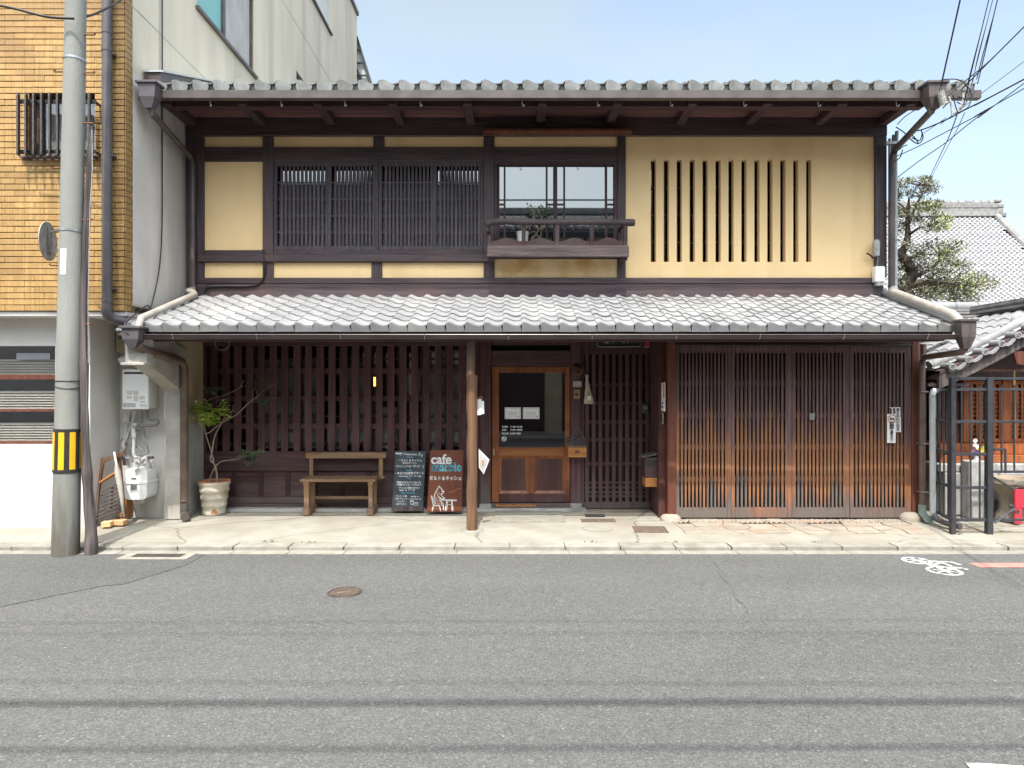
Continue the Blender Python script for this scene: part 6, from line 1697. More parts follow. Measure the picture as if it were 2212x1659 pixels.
m_ = MB(); n = 72
m_.tube([P(480 + (15 + .8 * math.sin(k * .9)) * math.cos(2 * math.pi * k / 24), 742 + 14.5 * math.sin(2 * math.pi * k / 24), -.35 - .008 * k / 24) for k in range(n + 1)], .006, 6)
m_.build('coil', 'cable_grey', cl, True)
MB().box(X(477, -.35), X(485, -.35), -.37, -.33, Z(728, -.35), Z(715, -.35), .002).build('hook', 'metal_dark', cl)
ca = thing('eave_camera', P(975, 735, -.6), 'small white camera under the eave left of the post', 'camera')
MB().tube([P(972, 729, -.62), P(979, 731, -.62)], [.035, .035], 12).build('body', 'pipe_white', ca, True)
MB().box(X(976, -.6), X(979, -.6), -.62, -.60, Z(726, -.6), Z(700, -.6), 0).build('bracket', 'pipe_white', ca)
ln = thing('lantern', P(803, 836, .2), 'small yellow lit lantern glowing behind the big lattice', 'lantern')
MB().lathe([(.0001, -.06), (.03, -.058), (.038, -.02), (.038, .04), (.03, .065), (.0001, .067)], P(807, 825, .2), 12).build('shade', 'lamp_glow', ln, True)
MB().tube([P(807, 814, .2), P(807, 760, .2)], .004, 5).build('cord', 'cable', ln)
# gate notices
nn = thing('back_notice', P(1938, 936, -.69), 'tall white paper notice half covered on the gate', 'notice')
def nq(u, v): return ((2780 + u / 10.37) / 1.4756, (1280 + v / 10.37) / 1.4756)
Yn = -.672
MB().quad(P(*nq(640, 1010), Yn), P(*nq(960, 1010), Yn), P(*nq(925, 200), Yn - .004), P(*nq(650, 205), Yn - .002)).build('sheet', 'paper', nn)
MB().quad(P(*nq(550, 190), Yn - .012), P(*nq(640, 225), Yn - .003), P(*nq(925, 215), Yn - .005), P(*nq(940, 185), Yn - .012)).build('curled_edge', 'paper', nn)
def vtext(s, u, v0, v1, size, Yq, par, m='ink'):
    for k, ch in enumerate(s):
        v = v0 + (v1 - v0) * k / max(len(s) - 1, 1)
        px, py = nq(u, v); q = text_mb(ch, size, .0008, 'CENTER', .0003)
        place(q, X(px, Yq), Yq - .003, Z(py, Yq)).build('character', m, par)
vtext('\u8eca\u306e\u51fa\u5165\u53e3\u306b\u4ed8\u304d', 850, 310, 960, .042, Yn - .004, nn)
vtext('\u99d0\u8eca', 725, 310, 400, .04, Yn - .004, nn)
nf = thing('front_notice', P(1927, 957, -.70), 'white no-parking paper notice overlapping another on the gate', 'notice')
Y2 = -.69
MB().quad(P(*nq(490, 1370), Y2), P(*nq(775, 1370), Y2 - .006), P(*nq(790, 405), Y2 - .004), P(*nq(495, 410), Y2 - .002)).build('sheet', 'paper', nf)
m_ = MB(); cx_, cz_ = P(*nq(650, 565), Y2)[0], P(*nq(650, 565), Y2)[2]
stroke(m_, [(cx_ + .05 * math.cos(2 * math.pi * k / 20), cz_ + .05 * math.sin(2 * math.pi * k / 20)) for k in range(21)], .008, Y2 - .009, .0008)
stroke(m_, [(cx_ - .034, cz_ + .034), (cx_ + .034, cz_ - .034)], .008, Y2 - .009, .0014); m_.build('no_parking_mark', 'terracotta', nf)
m_ = MB(); stroke(m_, [(cx_ - .022, cz_ - .004), (cx_ + .022, cz_ - .004)], .022, Y2 - .0085, .0004); m_.build('car_mark', 'ink', nf)
vtext('\u99d0\u8eca', 650, 800, 900, .062, Y2 - .008, nf); vtext('\u3054\u9060\u616e\u304f\u3060\u3055\u3044', 645, 970, 1310, .040, Y2 - .008, nf, 'pipe_purple')
# plant on the balcony
bp = thing('balcony_plant', P(1129, 518, -.2), 'white pot with a twisted leafy plant on the balcony', 'potted plant')
Yb = -.2; bc = P(1129, 529, Yb)
MB().lathe([(.0001, 0), (.055, .0), (.085, .18), (.078, .18), (.07, .16), (.0001, .15)], (bc[0], Yb, Z(529, Yb) - .01), 18).build('pot', 'white_enamel', bp, True)
def bb_(u, v): return P((1400 + u / 2.183) / 1.4756, (220 + v / 2.183) / 1.4756, Yb)
for k, pts in enumerate(([(600, 1150), (610, 1100), (650, 1080), (690, 1120), (640, 1180)], [(640, 1190), (690, 1130), (720, 1085), (735, 1060)], [(620, 1150), (660, 1130), (690, 1170)], [(700, 1180), (715, 1120), (735, 1085), (700, 1020), (690, 980)], [(590, 1150), (600, 1110), (640, 1085), (660, 1010), (640, 970)])):
    MB().tube(smooth_path([bb_(*p) for p in pts], 4), .012, 6).build('stem', 'bark_thin', bp, True)
rr = random.Random(21); m_ = MB()
for (u, v, n, s) in ((645, 985, 40, 40), (725, 1000, 50, 40), (750, 985, 30, 25), (690, 1010, 30, 40)):
    for k in range(n):
        p = Vector(bb_(u + rr.uniform(-s, s), v + rr.uniform(-s * .8, s * .8))) + Vector((0, rr.uniform(-.06, .06), 0))
        leaflet(m_, p, .05, .024, Vector((rr.uniform(-1, 1), rr.uniform(-.6, .3), rr.uniform(-.6, .9))), Vector((0, -.4, 1)))
m_.build('foliage', 'leaf_dark', bp)
# cable on the upper left wall
solo(MB().tube(smooth_path([P(568, 539, -.05), P(571, 560, -.07), P(571, 588, -.06), P(565, 608, -.07), P(545, 617, -.085), P(490, 618, -.085), P(455, 619, -.085), P(445, 623, -.09), P(440, 632, -.1)], 4), .014, 7), 'conduit_hose', 'cable', P(445, 623, -.09), 'thick black hose curling along the sill below the yellow panel', 'hose', smooth=True)
# ================================================================== RIGHT SIDE
# conduits at the house corner
for k, (px, r_, m, lab) in enumerate(((1921.5, .017, 'pipe_grey', 'thin grey conduit nearest the house corner'), (1927, .019, 'verdigris', 'greenish grey conduit between two others at the house corner'), (1934.5, .024, 'pipe_grey', 'thickest pale conduit, farthest from the house corner'))):
    pts = [P(px + (3 if k else 0), 300 - k * 8, .02), P(px, 330, -.02), P(px, 634, -.02)]
    solo(MB().tube(pts, r_, 10), 'conduit', m, P(px, 634, -.02), lab, 'conduit', 'conduits on the house corner', True)
for i, py in enumerate((478, 520, 600)):
    MB().box(X(1916), X(1940), -.05, -.035, Z(py) - .012, Z(py) + .012, .002).build('conduit_clip', 'steel' if i != 1 else 'verdigris', house)
jb = thing('junction_box', P(1889, 618, -.1), 'white plastic junction box at the upper right wall corner', 'junction box')
MB().box(X(1879), X(1900), -.14, -.05, Z(612), Z(579), .008).build('case', 'white_enamel', jb)
MB().box(X(1883), X(1896), -.13, -.06, Z(620), Z(612), .004).build('gland', 'pipe_wrap', jb)
MB().tube(smooth_path([P(1894, 579, -.1), P(1897, 555, -.1), P(1897, 535, -.1)], 4), .008, 6).build('cable', 'cable_grey', jb)
sb = thing('service_head', P(1893, 552, -.1), 'small grey service head above the junction box', 'fitting')
MB().tube([P(1893, 553, -.1), P(1893, 525, -.1), P(1893, 518, -.1)], [.04, .045, .03], 12).build('body', 'pipe_wrap', sb, True)
MB().tube(smooth_path([P(1872, 547, -.06), P(1880, 551, -.1), P(1886, 558, -.1)], 4), .012, 6).build('stub', 'cable', sb)
# insulator and its wires
ins = thing('insulator', P(2035, 212, -1.35), 'white ribbed insulator at the right end of the upper gutter', 'insulator')
ic = Vector(P(2035, 212, -1.35)); m_ = MB(); prof = []
for k in range(17): prof.append((.034 + .012 * math.cos(k * math.pi), -.075 + .15 * k / 16))
m_.lathe([(.0001, -.076)] + prof + [(.0001, .076)], (0, 0, 0), 14); T = Matrix.Translation(ic) @ Matrix.Rotation(R(-18), 4, 'Y')
m_.v = [tuple(T @ Vector(p)) for p in m_.v]; m_.build('body', 'ivory', ins, True)
def wz(u, v, Y): return P((2780 + u / 2.37) / 1.4756, v / 2.37 / 1.4756, Y)
m_ = MB()
m_.tube([wz(520, 660, -1.35), wz(515, 690, -1.35), wz(530, 720, -1.32), wz(480, 760, -1.25)], .012, 6); m_.build('bracket', 'steel_black', ins)
solo(MB().tube(sag(wz(520, 650, -1.35), Vector(wz(520, 650, -1.35)).lerp(Vector(wz(700, -160, -1.9)), 4.5), .0), .009, 6), 'overhead_cable', 'cable', wz(520, 650, -1.75), 'thick service cable rising steeply from the insulator to the top edge', 'cable', 'overhead cables')
W = [([(720, 640, -1.4), (760, 480, -1.5), (830, 210, -1.7), (900, -80, -1.9)], .008, 'leftmost of three thin wires rising beside the roof corner'),
     ([(760, 620, -1.4), (800, 420, -1.5), (870, 160, -1.7), (930, -80, -1.9)], .005, 'middle of three thin wires rising beside the roof corner'),
     ([(790, 600, -1.4), (840, 400, -1.5), (920, 110, -1.7), (965, -80, -1.9)], .008, 'rightmost of three thin wires rising beside the roof corner'),
     ([(560, 730, -1.35), (680, 630, -1.4), (830, 510, -1.5), (960, 390, -1.6), (1180, 170, -1.9)], .011, 'thick cable climbing from the insulator to the right edge'),
     ([(770, 745, .5), (900, 650, .3), (1160, 455, 0)], .006, 'faint high wire leaving the gutter end to the right'),
     ([(300, 995, -.1), (390, 975, -.3), (560, 905, -.7), (700, 830, -1.1), (900, 730, -1.6), (1180, 582, -2.4)], .012, 'heavy cable from the conduit tops to the right edge'),
     ([(165, 1190, 0), (350, 1105, -.3), (600, 975, -.7), (800, 870, -1.1), (900, 815, -1.3), (1180, 605, -2.2)], .008, 'upper of two parallel wires crossing the sky low at right'),
     ([(180, 1350, 0), (350, 1220, -.3), (560, 1075, -.7), (700, 960, -1.0), (900, 810, -1.4), (1180, 650, -2.2)], .008, 'lower of two parallel wires crossing the sky low at right'),
     ([(640, 870, -1.3), (590, 1010, -.5), (540, 1120, 1), (430, 1350, 4.6)], .010, 'wire bundle dropping from the roof corner into the tree'),
     ([(700, 850, -1.3), (640, 980, -.5), (580, 1090, 1), (450, 1335, 4.6)], .007, 'thin wire dropping beside the bundle into the tree'),
     ([(390, 1005, -.2), (480, 945, -.5), (560, 890, -.8)], .006, 'short wire below the heavy cable at the conduit tops')]
for pts, r_, lab in W:
    q = [Vector(wz(*p)) for p in pts]
    if pts[-1][0] > 880: q.append(q[-1] + (q[-1] - q[-2]).normalized() * 14)
    solo(MB().tube(smooth_path(q, 5), r_ * .66, 6), 'overhead_wire', 'cable', wz(*pts[0]), lab, 'wire', 'overhead wires at the right')
tg = thing('wire_tangle', wz(680, 780, -1.35), 'tangle of wire splices and loops hanging by the insulator', 'wires')
for i, pts in enumerate(([(580, 730), (600, 800), (605, 870)], [(610, 720), (650, 850), (700, 760), (650, 730)], [(700, 640), (740, 680), (750, 740), (730, 800), (690, 830)], [(540, 600), (640, 600), (710, 640), (720, 700)], [(690, 700), (680, 780), (640, 850)], [(640, 770), (700, 790), (740, 700)], [(600, 860), (640, 850), (690, 760)])):
    MB().tube(smooth_path([wz(u, v, -1.35 + .02 * i) for u, v in pts], 5), .012 if i in (0, 4) else .006, 6).build('loop', 'pipe_wrap' if i in (0, 4) else 'cable', tg)
tg2 = thing('wire_tangle', wz(340, 1050, -.2), 'small tangle of wire loops beside the conduit tops', 'wires')
for i, pts in enumerate(([(180, 960), (240, 1000), (300, 1060), (350, 1085), (385, 1040), (370, 985)], [(290, 1010), (330, 1050), (350, 1085)], [(300, 1040), (360, 1060), (380, 1000)], [(170, 1160), (230, 1110), (265, 1095)], [(170, 1220), (210, 1190), (230, 1130)], [(190, 940), (250, 880), (320, 835)])):
    MB().tube(smooth_path([wz(u, v, -.15) for u, v in pts], 5), .007, 6).build('loop', 'cable' if i != 5 else 'pipe_grey', tg2)

# ---- iron fence round the shrine
FY = -1.38
fx0, fx1 = X(2057.5, FY), X(2136, FY)
fz = pave_z(FY)
fence = thing('shrine_fence', (fx0, FY, fz), 'black iron fence with a gate of scrolls before the shrine', 'fence')
ztop, zfb = Z(815, FY), Z(1130, FY)
def fpost(x, y, w_, z1): MB().box(x - w_ / 2, x + w_ / 2, y - w_ / 2, y + w_ / 2, fz, z1, .004).build('post', 'steel_black', fence)
fpost(fx0, FY, .055, ztop); fpost(fx1, FY, .065, ztop)
fx2 = X(2290, FY); fpost(fx2, FY, .06, ztop)
rails = (818, 841.5, 911, 981, 1053, 1123)
for py in rails:
    z = Z(py, FY); MB().box(fx0 + .028, fx1 - .034, FY - .014, FY + .014, z - .017, z + .017, .002).build('rail', 'steel_black', fence)
for k in range(1, 4):
    x = fx0 + (fx1 - fx0) * k / 4
    MB().tube([(x, FY, Z(1123, FY)), (x, FY, Z(836, FY)), (x, FY, Z(832, FY))], [.010, .010, .015], 6).build('bar', 'steel_black', fence)
sx_, sy_ = 5.22, -.72
MB().box(sx_ - .02, sx_ + .02, sy_ - .02, sy_ + .02, 0, ztop - .05, .003).build('post', 'steel_black', fence)
for py in rails[1:]:
    z = Z(py, FY); MB().bar((fx0, FY + .02, z), (sx_, sy_ - .02, z), .026, .032).build('rail', 'steel_black', fence)
for k in range(1, 5):
    t_ = k / 5; x, y = fx0 + (sx_ - fx0) * t_, FY + (sy_ - FY) * t_
    MB().tube([(x, y, Z(1123, FY)), (x, y, Z(841, FY))], .010, 6).build('bar', 'steel_black', fence)
# gate leaf with scrolls at the right edge
for py in (818, 841.5, 911, 1019, 1123):
    z = Z(py, FY); MB().box(fx1 + .033, fx2 - .03, FY - .012, FY + .012, z - .014, z + .014, .002).build('gate_rail', 'steel_black', fence)
for k in range(1, 5):
    x = fx1 + (fx2 - fx1) * k / 5.6
    MB().tube([(x, FY, Z(1019 if k > 0 else 1123, FY)), (x, FY, Z(836, FY)), (x, FY, Z(832, FY))], [.010, .010, .015], 6).build('gate_bar', 'steel_black', fence)
def fq_(u, v): return P((2920 + u / 3.456) / 1.4756, (1280 + v / 3.456) / 1.4756, FY - .01)
for pts in ([(855, 835), (930, 880), (1000, 920), (1060, 955), (1110, 950), (1120, 925), (1090, 925)], [(865, 1335), (960, 1270), (1030, 1210), (1070, 1170), (1060, 1145), (1035, 1150), (1040, 1175)], [(1030, 1215), (1080, 1195), (1125, 1205), (1120, 1230), (1095, 1222)]):
    MB().tube(smooth_path([fq_(*p) for p in pts], 5), .012, 6).build('scroll', 'steel_black', fence, True)
MB().box(X(2144, FY), X(2168, FY), FY - .03, FY + .0, Z(973, FY), Z(968, FY), .002).build('latch', 'steel_black', fence)
MB().tube([fq_(985, 520), fq_(985, 790)], .012, 6).build('latch_bar', 'steel_black', fence)
# grey downpipe at the fence
gp = thing('grey_pipe', (5.17, -.95, 0), 'grey plastic rain pipe standing behind the fence corner', 'drainpipe')
gpx = X(2014, -.95)
MB().tube(smooth_path([(gpx + .10, -.85, Z(848, -.95) + .02), (gpx + .03, -.92, Z(846, -.95)), (gpx, -.95, Z(856, -.95)), (gpx, -.95, Z(880, -.95)), (gpx + .005, -.95, .3), (gpx + .01, -.95, .10)], 5), .034, 12).build('pipe', 'pipe_grey', gp, True)
MB().tube([(gpx + .01, -.95, .13), (gpx + .03, -1.0, .06), (gpx + .06, -1.12, .045), (gpx + .10, -1.3, .04)], .034, 12).build('shoe', 'pipe_purple', gp, True)

# ---- wayside shrine
shr = thing('wayside_shrine', (6.5, 0, 0), 'small wooden shrine with lattice doors under a curved grey tile roof', 'shrine')
SY = .0
st0 = Z(1005, -.3)
for k, (a_, b_, yf, zz0, zz1) in enumerate(((5.55, 6.25, -.45, .0, .55), (6.26, 7.0, -.45, .0, .55), (7.01, 8.1, -.45, .0, .55), (5.50, 6.6, -.42, .555, .66), (6.61, 8.1, -.42, .555, .66))):
    MB().box(a_, b_, yf, 1.2, zz0, zz1, .012).build('base_stone', 'stone_grey', shr)
MB().box(5.75, 5.98, -.62, -.46, .0, .72, .01).build('stone_pillar', 'stone_grey', shr)
MB().box(6.2, 6.9, -.75, -.46, .0, .22, .012).build('stone_step', 'stone_grey', shr)
MB().box(5.60, 8.0, -.30, 1.1, .662, .76, .006).build('floor_sill', 'wood_shrine', shr)
MB().box(5.62, 7.98, -.22, 1.05, .762, .90, .006).build('floor_sill', 'wood_shrine', shr)
zd0, zd1 = .905, Z(822)
for x in (X(2087), X(2172), X(2290)): MB().box(x - .05, x + .05, -.02, .08, zd0, zd1 + .25, .006).build('post', 'wood_shrine', shr)
MB().box(5.60, 8.0, -.03, .09, zd1 + .02, zd1 + .16, .006).build('lintel', 'wood_shrine', shr)
def lattice_door(x0, x1, y, m, z0, z1, nx, nz):
    f = MB(); b_ = .05
    f.box(x0, x1, y, y + .035, z0, z0 + b_, .003); f.box(x0, x1, y, y + .035, z1 - b_, z1, .003); f.box(x0, x0 + b_, y, y + .035, z0 + b_, z1 - b_, .003); f.box(x1 - b_, x1, y, y + .035, z0 + b_, z1 - b_, .003)
    d = f.build('lattice_door', m, shr)
    for k in range(1, nx):
        x = x0 + b_ + (x1 - x0 - 2 * b_) * k / nx; slat('bar', m, d, x - .016, x + .016, y + .004, y + .018, z0 + b_, z1 - b_, .05)
    for k in range(1, nz):
        z = z0 + b_ + (z1 - z0 - 2 * b_) * k / nz; slat('bar', m, d, x0 + b_, x1 - b_, y + .019, y + .032, z - .016, z + .016, .05)
lattice_door(X(2093) + .01, X(2168) - .01, .0, 'wood_shrine', zd0, zd1, 6, 12)
lattice_door(X(2177) + .01, X(2284), .0, 'wood_shrine', zd0, zd1, 8, 12)
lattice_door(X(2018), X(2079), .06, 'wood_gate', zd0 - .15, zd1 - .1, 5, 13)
part_box('inner_wall', 'interior_red', shr, 5.62, 8.0, .35, .38, .9, zd1 + .4, 0)
part_box('side_wall', 'wood_d', shr, 5.62, 5.66, .1, 1.1, .9, zd1 + .5, 0)
# roof: gable to the street, left slope falls towards the house; tiles laid in columns
RA = Vector((6.95, 0, 2.72)); RE = Vector((5.22, 0, 1.86))
def rz_(x):
    t_ = (x - RE.x) / (RA.x - RE.x); return RE.z + (RA.z - RE.z) * (t_ ** 1.12)
y_f, y_b = -.92, .95
m_ = MB(); n = 14; xs = [RE.x + (RA.x - RE.x) * k / n for k in range(n + 1)]
for s in (0, 1):
    def mx_(x): return x if s == 0 else 2 * RA.x - x
    for k in range(n):
        a_, b_ = xs[k], xs[k + 1]
        m_.add([(mx_(a_), y_f + .05, rz_(a_) - .05), (mx_(b_), y_f + .05, rz_(b_) - .05), (mx_(b_), y_b, rz_(b_) - .05), (mx_(a_), y_b, rz_(a_) - .05), (mx_(a_), y_f + .05, rz_(a_) - .01), (mx_(b_), y_f + .05, rz_(b_) - .01), (mx_(b_), y_b, rz_(b_) - .01), (mx_(a_), y_b, rz_(a_) - .01)],
               [(0, 1, 2, 3), (4, 5, 6, 7), (0, 1, 5, 4), (3, 2, 6, 7)])
sroof = m_.build('roof', 'wood_d', shr)
for k in range(9):
    x0_ = RE.x + .02 + k * .2
    x1_ = x0_ + .2
    if x1_ > RA.x + .05: break
    for j in range(8):
        y0_ = y_f + .16 + j * .21
        m2_ = MB(); q = []
        ang = math.atan2(rz_(x1_) - rz_(x0_), .2)
        nn_ = 6
        for i in range(nn_ + 1):
            t_ = i / nn_; hh = .030 * math.sin(math.pi * t_) if True else 0
            for xx in (x0_ - .02, x1_): q.append((xx, y0_ + .21 * t_, rz_(xx if xx > RE.x else RE.x) + .0 + hh * (1 if True else 0) + (.014 if xx < x1_ else 0)))
        for i in range(nn_): m2_.add([q[2 * i], q[2 * i + 1], q[2 * i + 3], q[2 * i + 2]], [(0, 1, 2, 3)])
        m2_.add([q[2 * i] for i in range(nn_ + 1)] + [(q[0][0], q[2 * nn_][1], q[0][2] - .018), (q[0][0], q[0][1], q[0][2] - .018)], [tuple(range(nn_ + 3))])
        m2_.build('roof_tile', 'tile', sroof)
    # verge tile with a round end facing the street
    xm = (x0_ + x1_) / 2; zm = rz_(xm)
    MB().tube([(xm, y_f, zm + .0), (xm, y_f + .05, zm), (xm, y_f + .17, zm + .01)], .044, 14).build('verge_end_tile', 'tile', sroof, True)
    m2_ = MB(); c_ = []
    m2_.tube([(xm + .028 * math.cos(a_ * .62) * (1 - a_ / 16), y_f - .003, zm + .028 * math.sin(a_ * .62) * (1 - a_ / 16)) for a_ in range(15)], .006, 5); m2_.build('end_swirl', 'tile_ridge', sroof)
    m2_ = MB(); pr = []
    for i in range(7):
        t_ = i / 6; pr.append((xm + .035 + .135 * t_, rz_(xm + .035 + .135 * t_) - .01 - .03 * math.sin(math.pi * t_)))
    poly = pr + [(u, v - .035) for u, v in pr[::-1]]
    m2_.prism(poly, 'y', y_f + .005, y_f + .17); m2_.build('verge_tile', 'tile', sroof)
# descending ridge of round cover tiles
for k in range(6):
    x0_ = RE.x + .0 + k * .22; x1_ = x0_ + .215
    MB().tube([(x0_, y_f + .26, rz_(max(x0_, RE.x)) + .06), (x1_, y_f + .26, rz_(x1_) + .065)], .06, 12).build('ridge_cover', 'tile', sroof, True)
# main ridge stack, and the swirl-eared ridge end tile
for k, (w_, h_) in enumerate(((.14, .03), (.12, .03), (.13, .03), (.11, .03))):
    MB().box(RA.x - w_, RA.x + w_, y_f + .10, y_b, rz_(RA.x) + .0 + k * .032, rz_(RA.x) + k * .032 + h_, .004).build('ridge_course', 'tile_ridge', sroof)
bx_ = MB()
bx_.tube([(5.1, .25, 2.30), (6.1, .22, 2.47)], .05, 12); bx_.build('side_ridge', 'tile_ridge', sroof, True)
for dz in (.07, .11, .15): MB().box(5.1, 6.1, .21, .27, 2.30 - dz + .0, 2.32 - dz + .0, 0, Matrix.Translation((5.1, 0, 2.3)) @ Matrix.Rotation(-math.atan2(.17, 1), 4, 'Y') @ Matrix.Translation((-5.1, 0, -2.3))).build('ridge_course', 'tile_ridge', sroof)
def swirl(cx, cz, r_, y, turns=1.6, th=.035, flip=1):
    m2_ = MB(); n = 22
    m2_.tube([(cx + flip * r_ * (1 - .75 * k / n) * math.cos(turns * 2 * math.pi * k / n), y, cz + r_ * (1 - .75 * k / n) * math.sin(turns * 2 * math.pi * k / n)) for k in range(n + 1)], [th * (1 - .5 * k / n) for k in range(n + 1)], 8)
    return m2_.build('ridge_end_swirl', 'tile', sroof, True)
oy = -.58
swirl(X(2203, oy), Z(697, oy), .10, oy, 1.3, .045); swirl(X(2172, oy), Z(706, oy), .05, oy, 1.5, .024, -1); swirl(X(2160, oy), Z(722, oy), .035, oy - .05, 1.4, .02, -1)
MB().prism([(X(2178, oy), Z(722, oy)), (X(2240, oy), Z(700, oy)), (X(2240, oy), Z(672, oy)), (X(2200, oy), Z(680, oy)), (X(2182, oy), Z(700, oy))], 'y', oy + .02, oy + .10).build('ridge_end_tile', 'tile', sroof)
# curved bargeboard and gable
poly = [(x, rz_(x) - .055) for x in xs] + [(x, rz_(x) - .055 - (.12 + .05 * (1 - (x - RE.x) / (RA.x - RE.x)))) for x in xs[::-1]]
poly = [p for p in poly]
MB().prism([(p[0], p[1]) for p in poly], 'y', y_f + .06, y_f + .11).build('bargeboard', 'wood_grey', shr)
MB().prism([(2 * RA.x - p[0], p[1]) for p in poly[::-1]], 'y', y_f + .06, y_f + .11).build('bargeboard', 'wood_grey', shr)
MB().prism([(X(2198, y_f), Z(757, y_f)), (X(2206, y_f), Z(785, y_f)), (X(2230, y_f), Z(790, y_f)), (X(2240, y_f), Z(760, y_f))], 'y', y_f + .07, y_f + .10).build('gable_pendant', 'wood_red', shr)
MB().box(5.45, 8.4, y_f + .2, y_f + .26, Z(803, -.7), Z(797, -.7), .004).build('tie_beam', 'wood_red', shr)
m_ = MB()
MB().prism([(5.5, 1.75), (8.3, 1.75), (RA.x, 2.6)], 'y', -.1, -.05).build('gable_board', 'wood_d', shr)
MB().tube(smooth_path([P(2044, 795, -.85), P(2060, 800, -.85), P(2075, 796, -.85), P(2092, 785, -.85)], 3), [.02, .04, .04, .03, .02, .02, .02, .02, .02, .02], 8).build('eave_scroll', 'tile_ridge', shr, True)
MB().tube([P(2190, 800, -.75), P(2192, 948, -.75)], .014, 8).build('bell_rope', 'brass', shr)
part_box('eave_board', 'wood_d', shr, 5.12, 5.62, -.8, .9, 1.66, 1.70, 0)
# bits inside the fence
vf = thing('flower_vase', (X(2112, -.5), -.5, .66), 'white vase with yellow and purple flowers on the shrine step', 'vase')
vx, vy = X(2113, -.38), -.36
MB().lathe([(.0001, 0), (.03, 0), (.042, .05), (.028, .10), (.034, .13)], (vx, vy, .662), 14).build('vase', 'white_enamel', vf, True)
rr = random.Random(8)
for m, n, c in (('petal_yellow', 40, (0, .20)), ('petal_white', 26, (-.01, .25)), ('petal_purple', 22, (-.03, .13)), ('leaf_bright', 40, (0, .17))):
    for j in range(max(1, n // 7)):
        m_ = MB(); cc = Vector((vx + c[0] + rr.uniform(-.06, .06), vy + rr.uniform(-.06, .03), .662 + c[1] + rr.uniform(-.05, .05)))
        for k in range(9):
            a_ = 2 * math.pi * k / 9
            leaflet(m_, cc, .036, .024, Vector((math.cos(a_), -.35, math.sin(a_))), Vector((0, -1, .3)))
        m_.build('flower' if m != 'leaf_bright' else 'leaf_spray', m, vf)
rsg = thing('red_barrier', (X(2205, -.9), -.9, 0), 'red plastic barrier at the right edge behind the fence gate', 'barrier')
x0_ = X(2192, -.95)
MB().box(x0_, x0_ + .8, -.96, -.92, .19, .42, .01).build('panel', 'red_plastic', rsg)
MB().box(x0_, x0_ + .09, -.955, -.925, .0, .19, .005).build('leg', 'red_plastic', rsg); MB().box(x0_ + .7, x0_ + .8, -.955, -.925, .0, .19, .005).build('leg', 'red_plastic', rsg)
bsn = thing('stone_basin', (X(2180, -.8), -.78, 0), 'pale carved stone basin behind the fence scrolls', 'basin')
c_ = (X(2185, -.75), -.72, 0)
MB().lathe([(.0001, 0), (.16, 0), (.15, .08), (.11, .14), (.12, .30), (.20, .42), (.26, .47), (.26, .53), (.22, .53), (.18, .46), (.0001, .44)], c_, 20).build('bowl', 'stone', bsn, True)
# ---- tiled wall behind the shrine
tw_ = thing('temple_wall', (6, 1.6, 0), 'tile capped plaster wall behind the shrine', 'wall')
WY = 1.3
wzt = Z(690, WY)
def wallrun(p0, p1, up=True):
    p0, p1 = Vector(p0), Vector(p1); L = (p1 - p0).length; d = (p1 - p0).normalized(); s = Vector((d.y, -d.x, 0))
    if s.y > 0 and abs(d.x) > abs(d.y): s = -s
    z0 = Vector((0, 0, 1))
    MB().bar(p0 + z0 * (wzt / 2 - .15), p1 + z0 * (wzt / 2 - .15), .22, wzt - .3).build('wall', 'wall_beige', tw_)
    for k in range(4): MB().bar(p0 + z0 * (wzt - .0 + k * .045), p1 + z0 * (wzt + k * .045), .22 - .02 * (k % 2), .036).build('ridge_course', 'tile_ridge', tw_)
    n = max(1, int(L / .29))
    for k in range(n):
        a_, b_ = p0.lerp(p1, k / n), p0.lerp(p1, (k + 1) / n)
        MB().tube([a_ + z0 * (wzt + .19), a_ + d * .03 + z0 * (wzt + .19), b_ + z0 * (wzt + .19)], [.088, .078, .078], 12).build('ridge_cover', 'tile', tw_, True)
    for sg_ in (-1, 1):
        m2 = MB(); 
        n2 = max(1, int(L / .26))
        for k in range(n2):
            a_ = p0.lerp(p1, k / n2); b_ = p0.lerp(p1, (k + 1) / n2)
            i0, i1 = a_ + s * sg_ * .10 + z0 * (wzt - .01), b_ + s * sg_ * .10 + z0 * (wzt - .01)
            o0, o1 = a_ + s * sg_ * .55 + z0 * (wzt - .26), b_ + s * sg_ * .55 + z0 * (wzt - .26)
            m2 = MB(); h = z0 * .03
            m2.add([o0, o1 - d * .02, i1 - d * .02, i0, o0 + h, o1 - d * .02, i1 - d * .02, i0 + h, o0 - h * 1.6, o1 - d * .02 - h * 1.6], [(4, 5, 6, 7), (4, 5, 9, 8), (7, 4, 8, 3)])
            m2.build('roof_tile', 'tile', tw_)
wallrun((X(1965, WY), WY, 0), (X(2155, WY), WY, 0))
wallrun((X(2157, WY), WY, 0), (X(2300, .2), .2, 0))

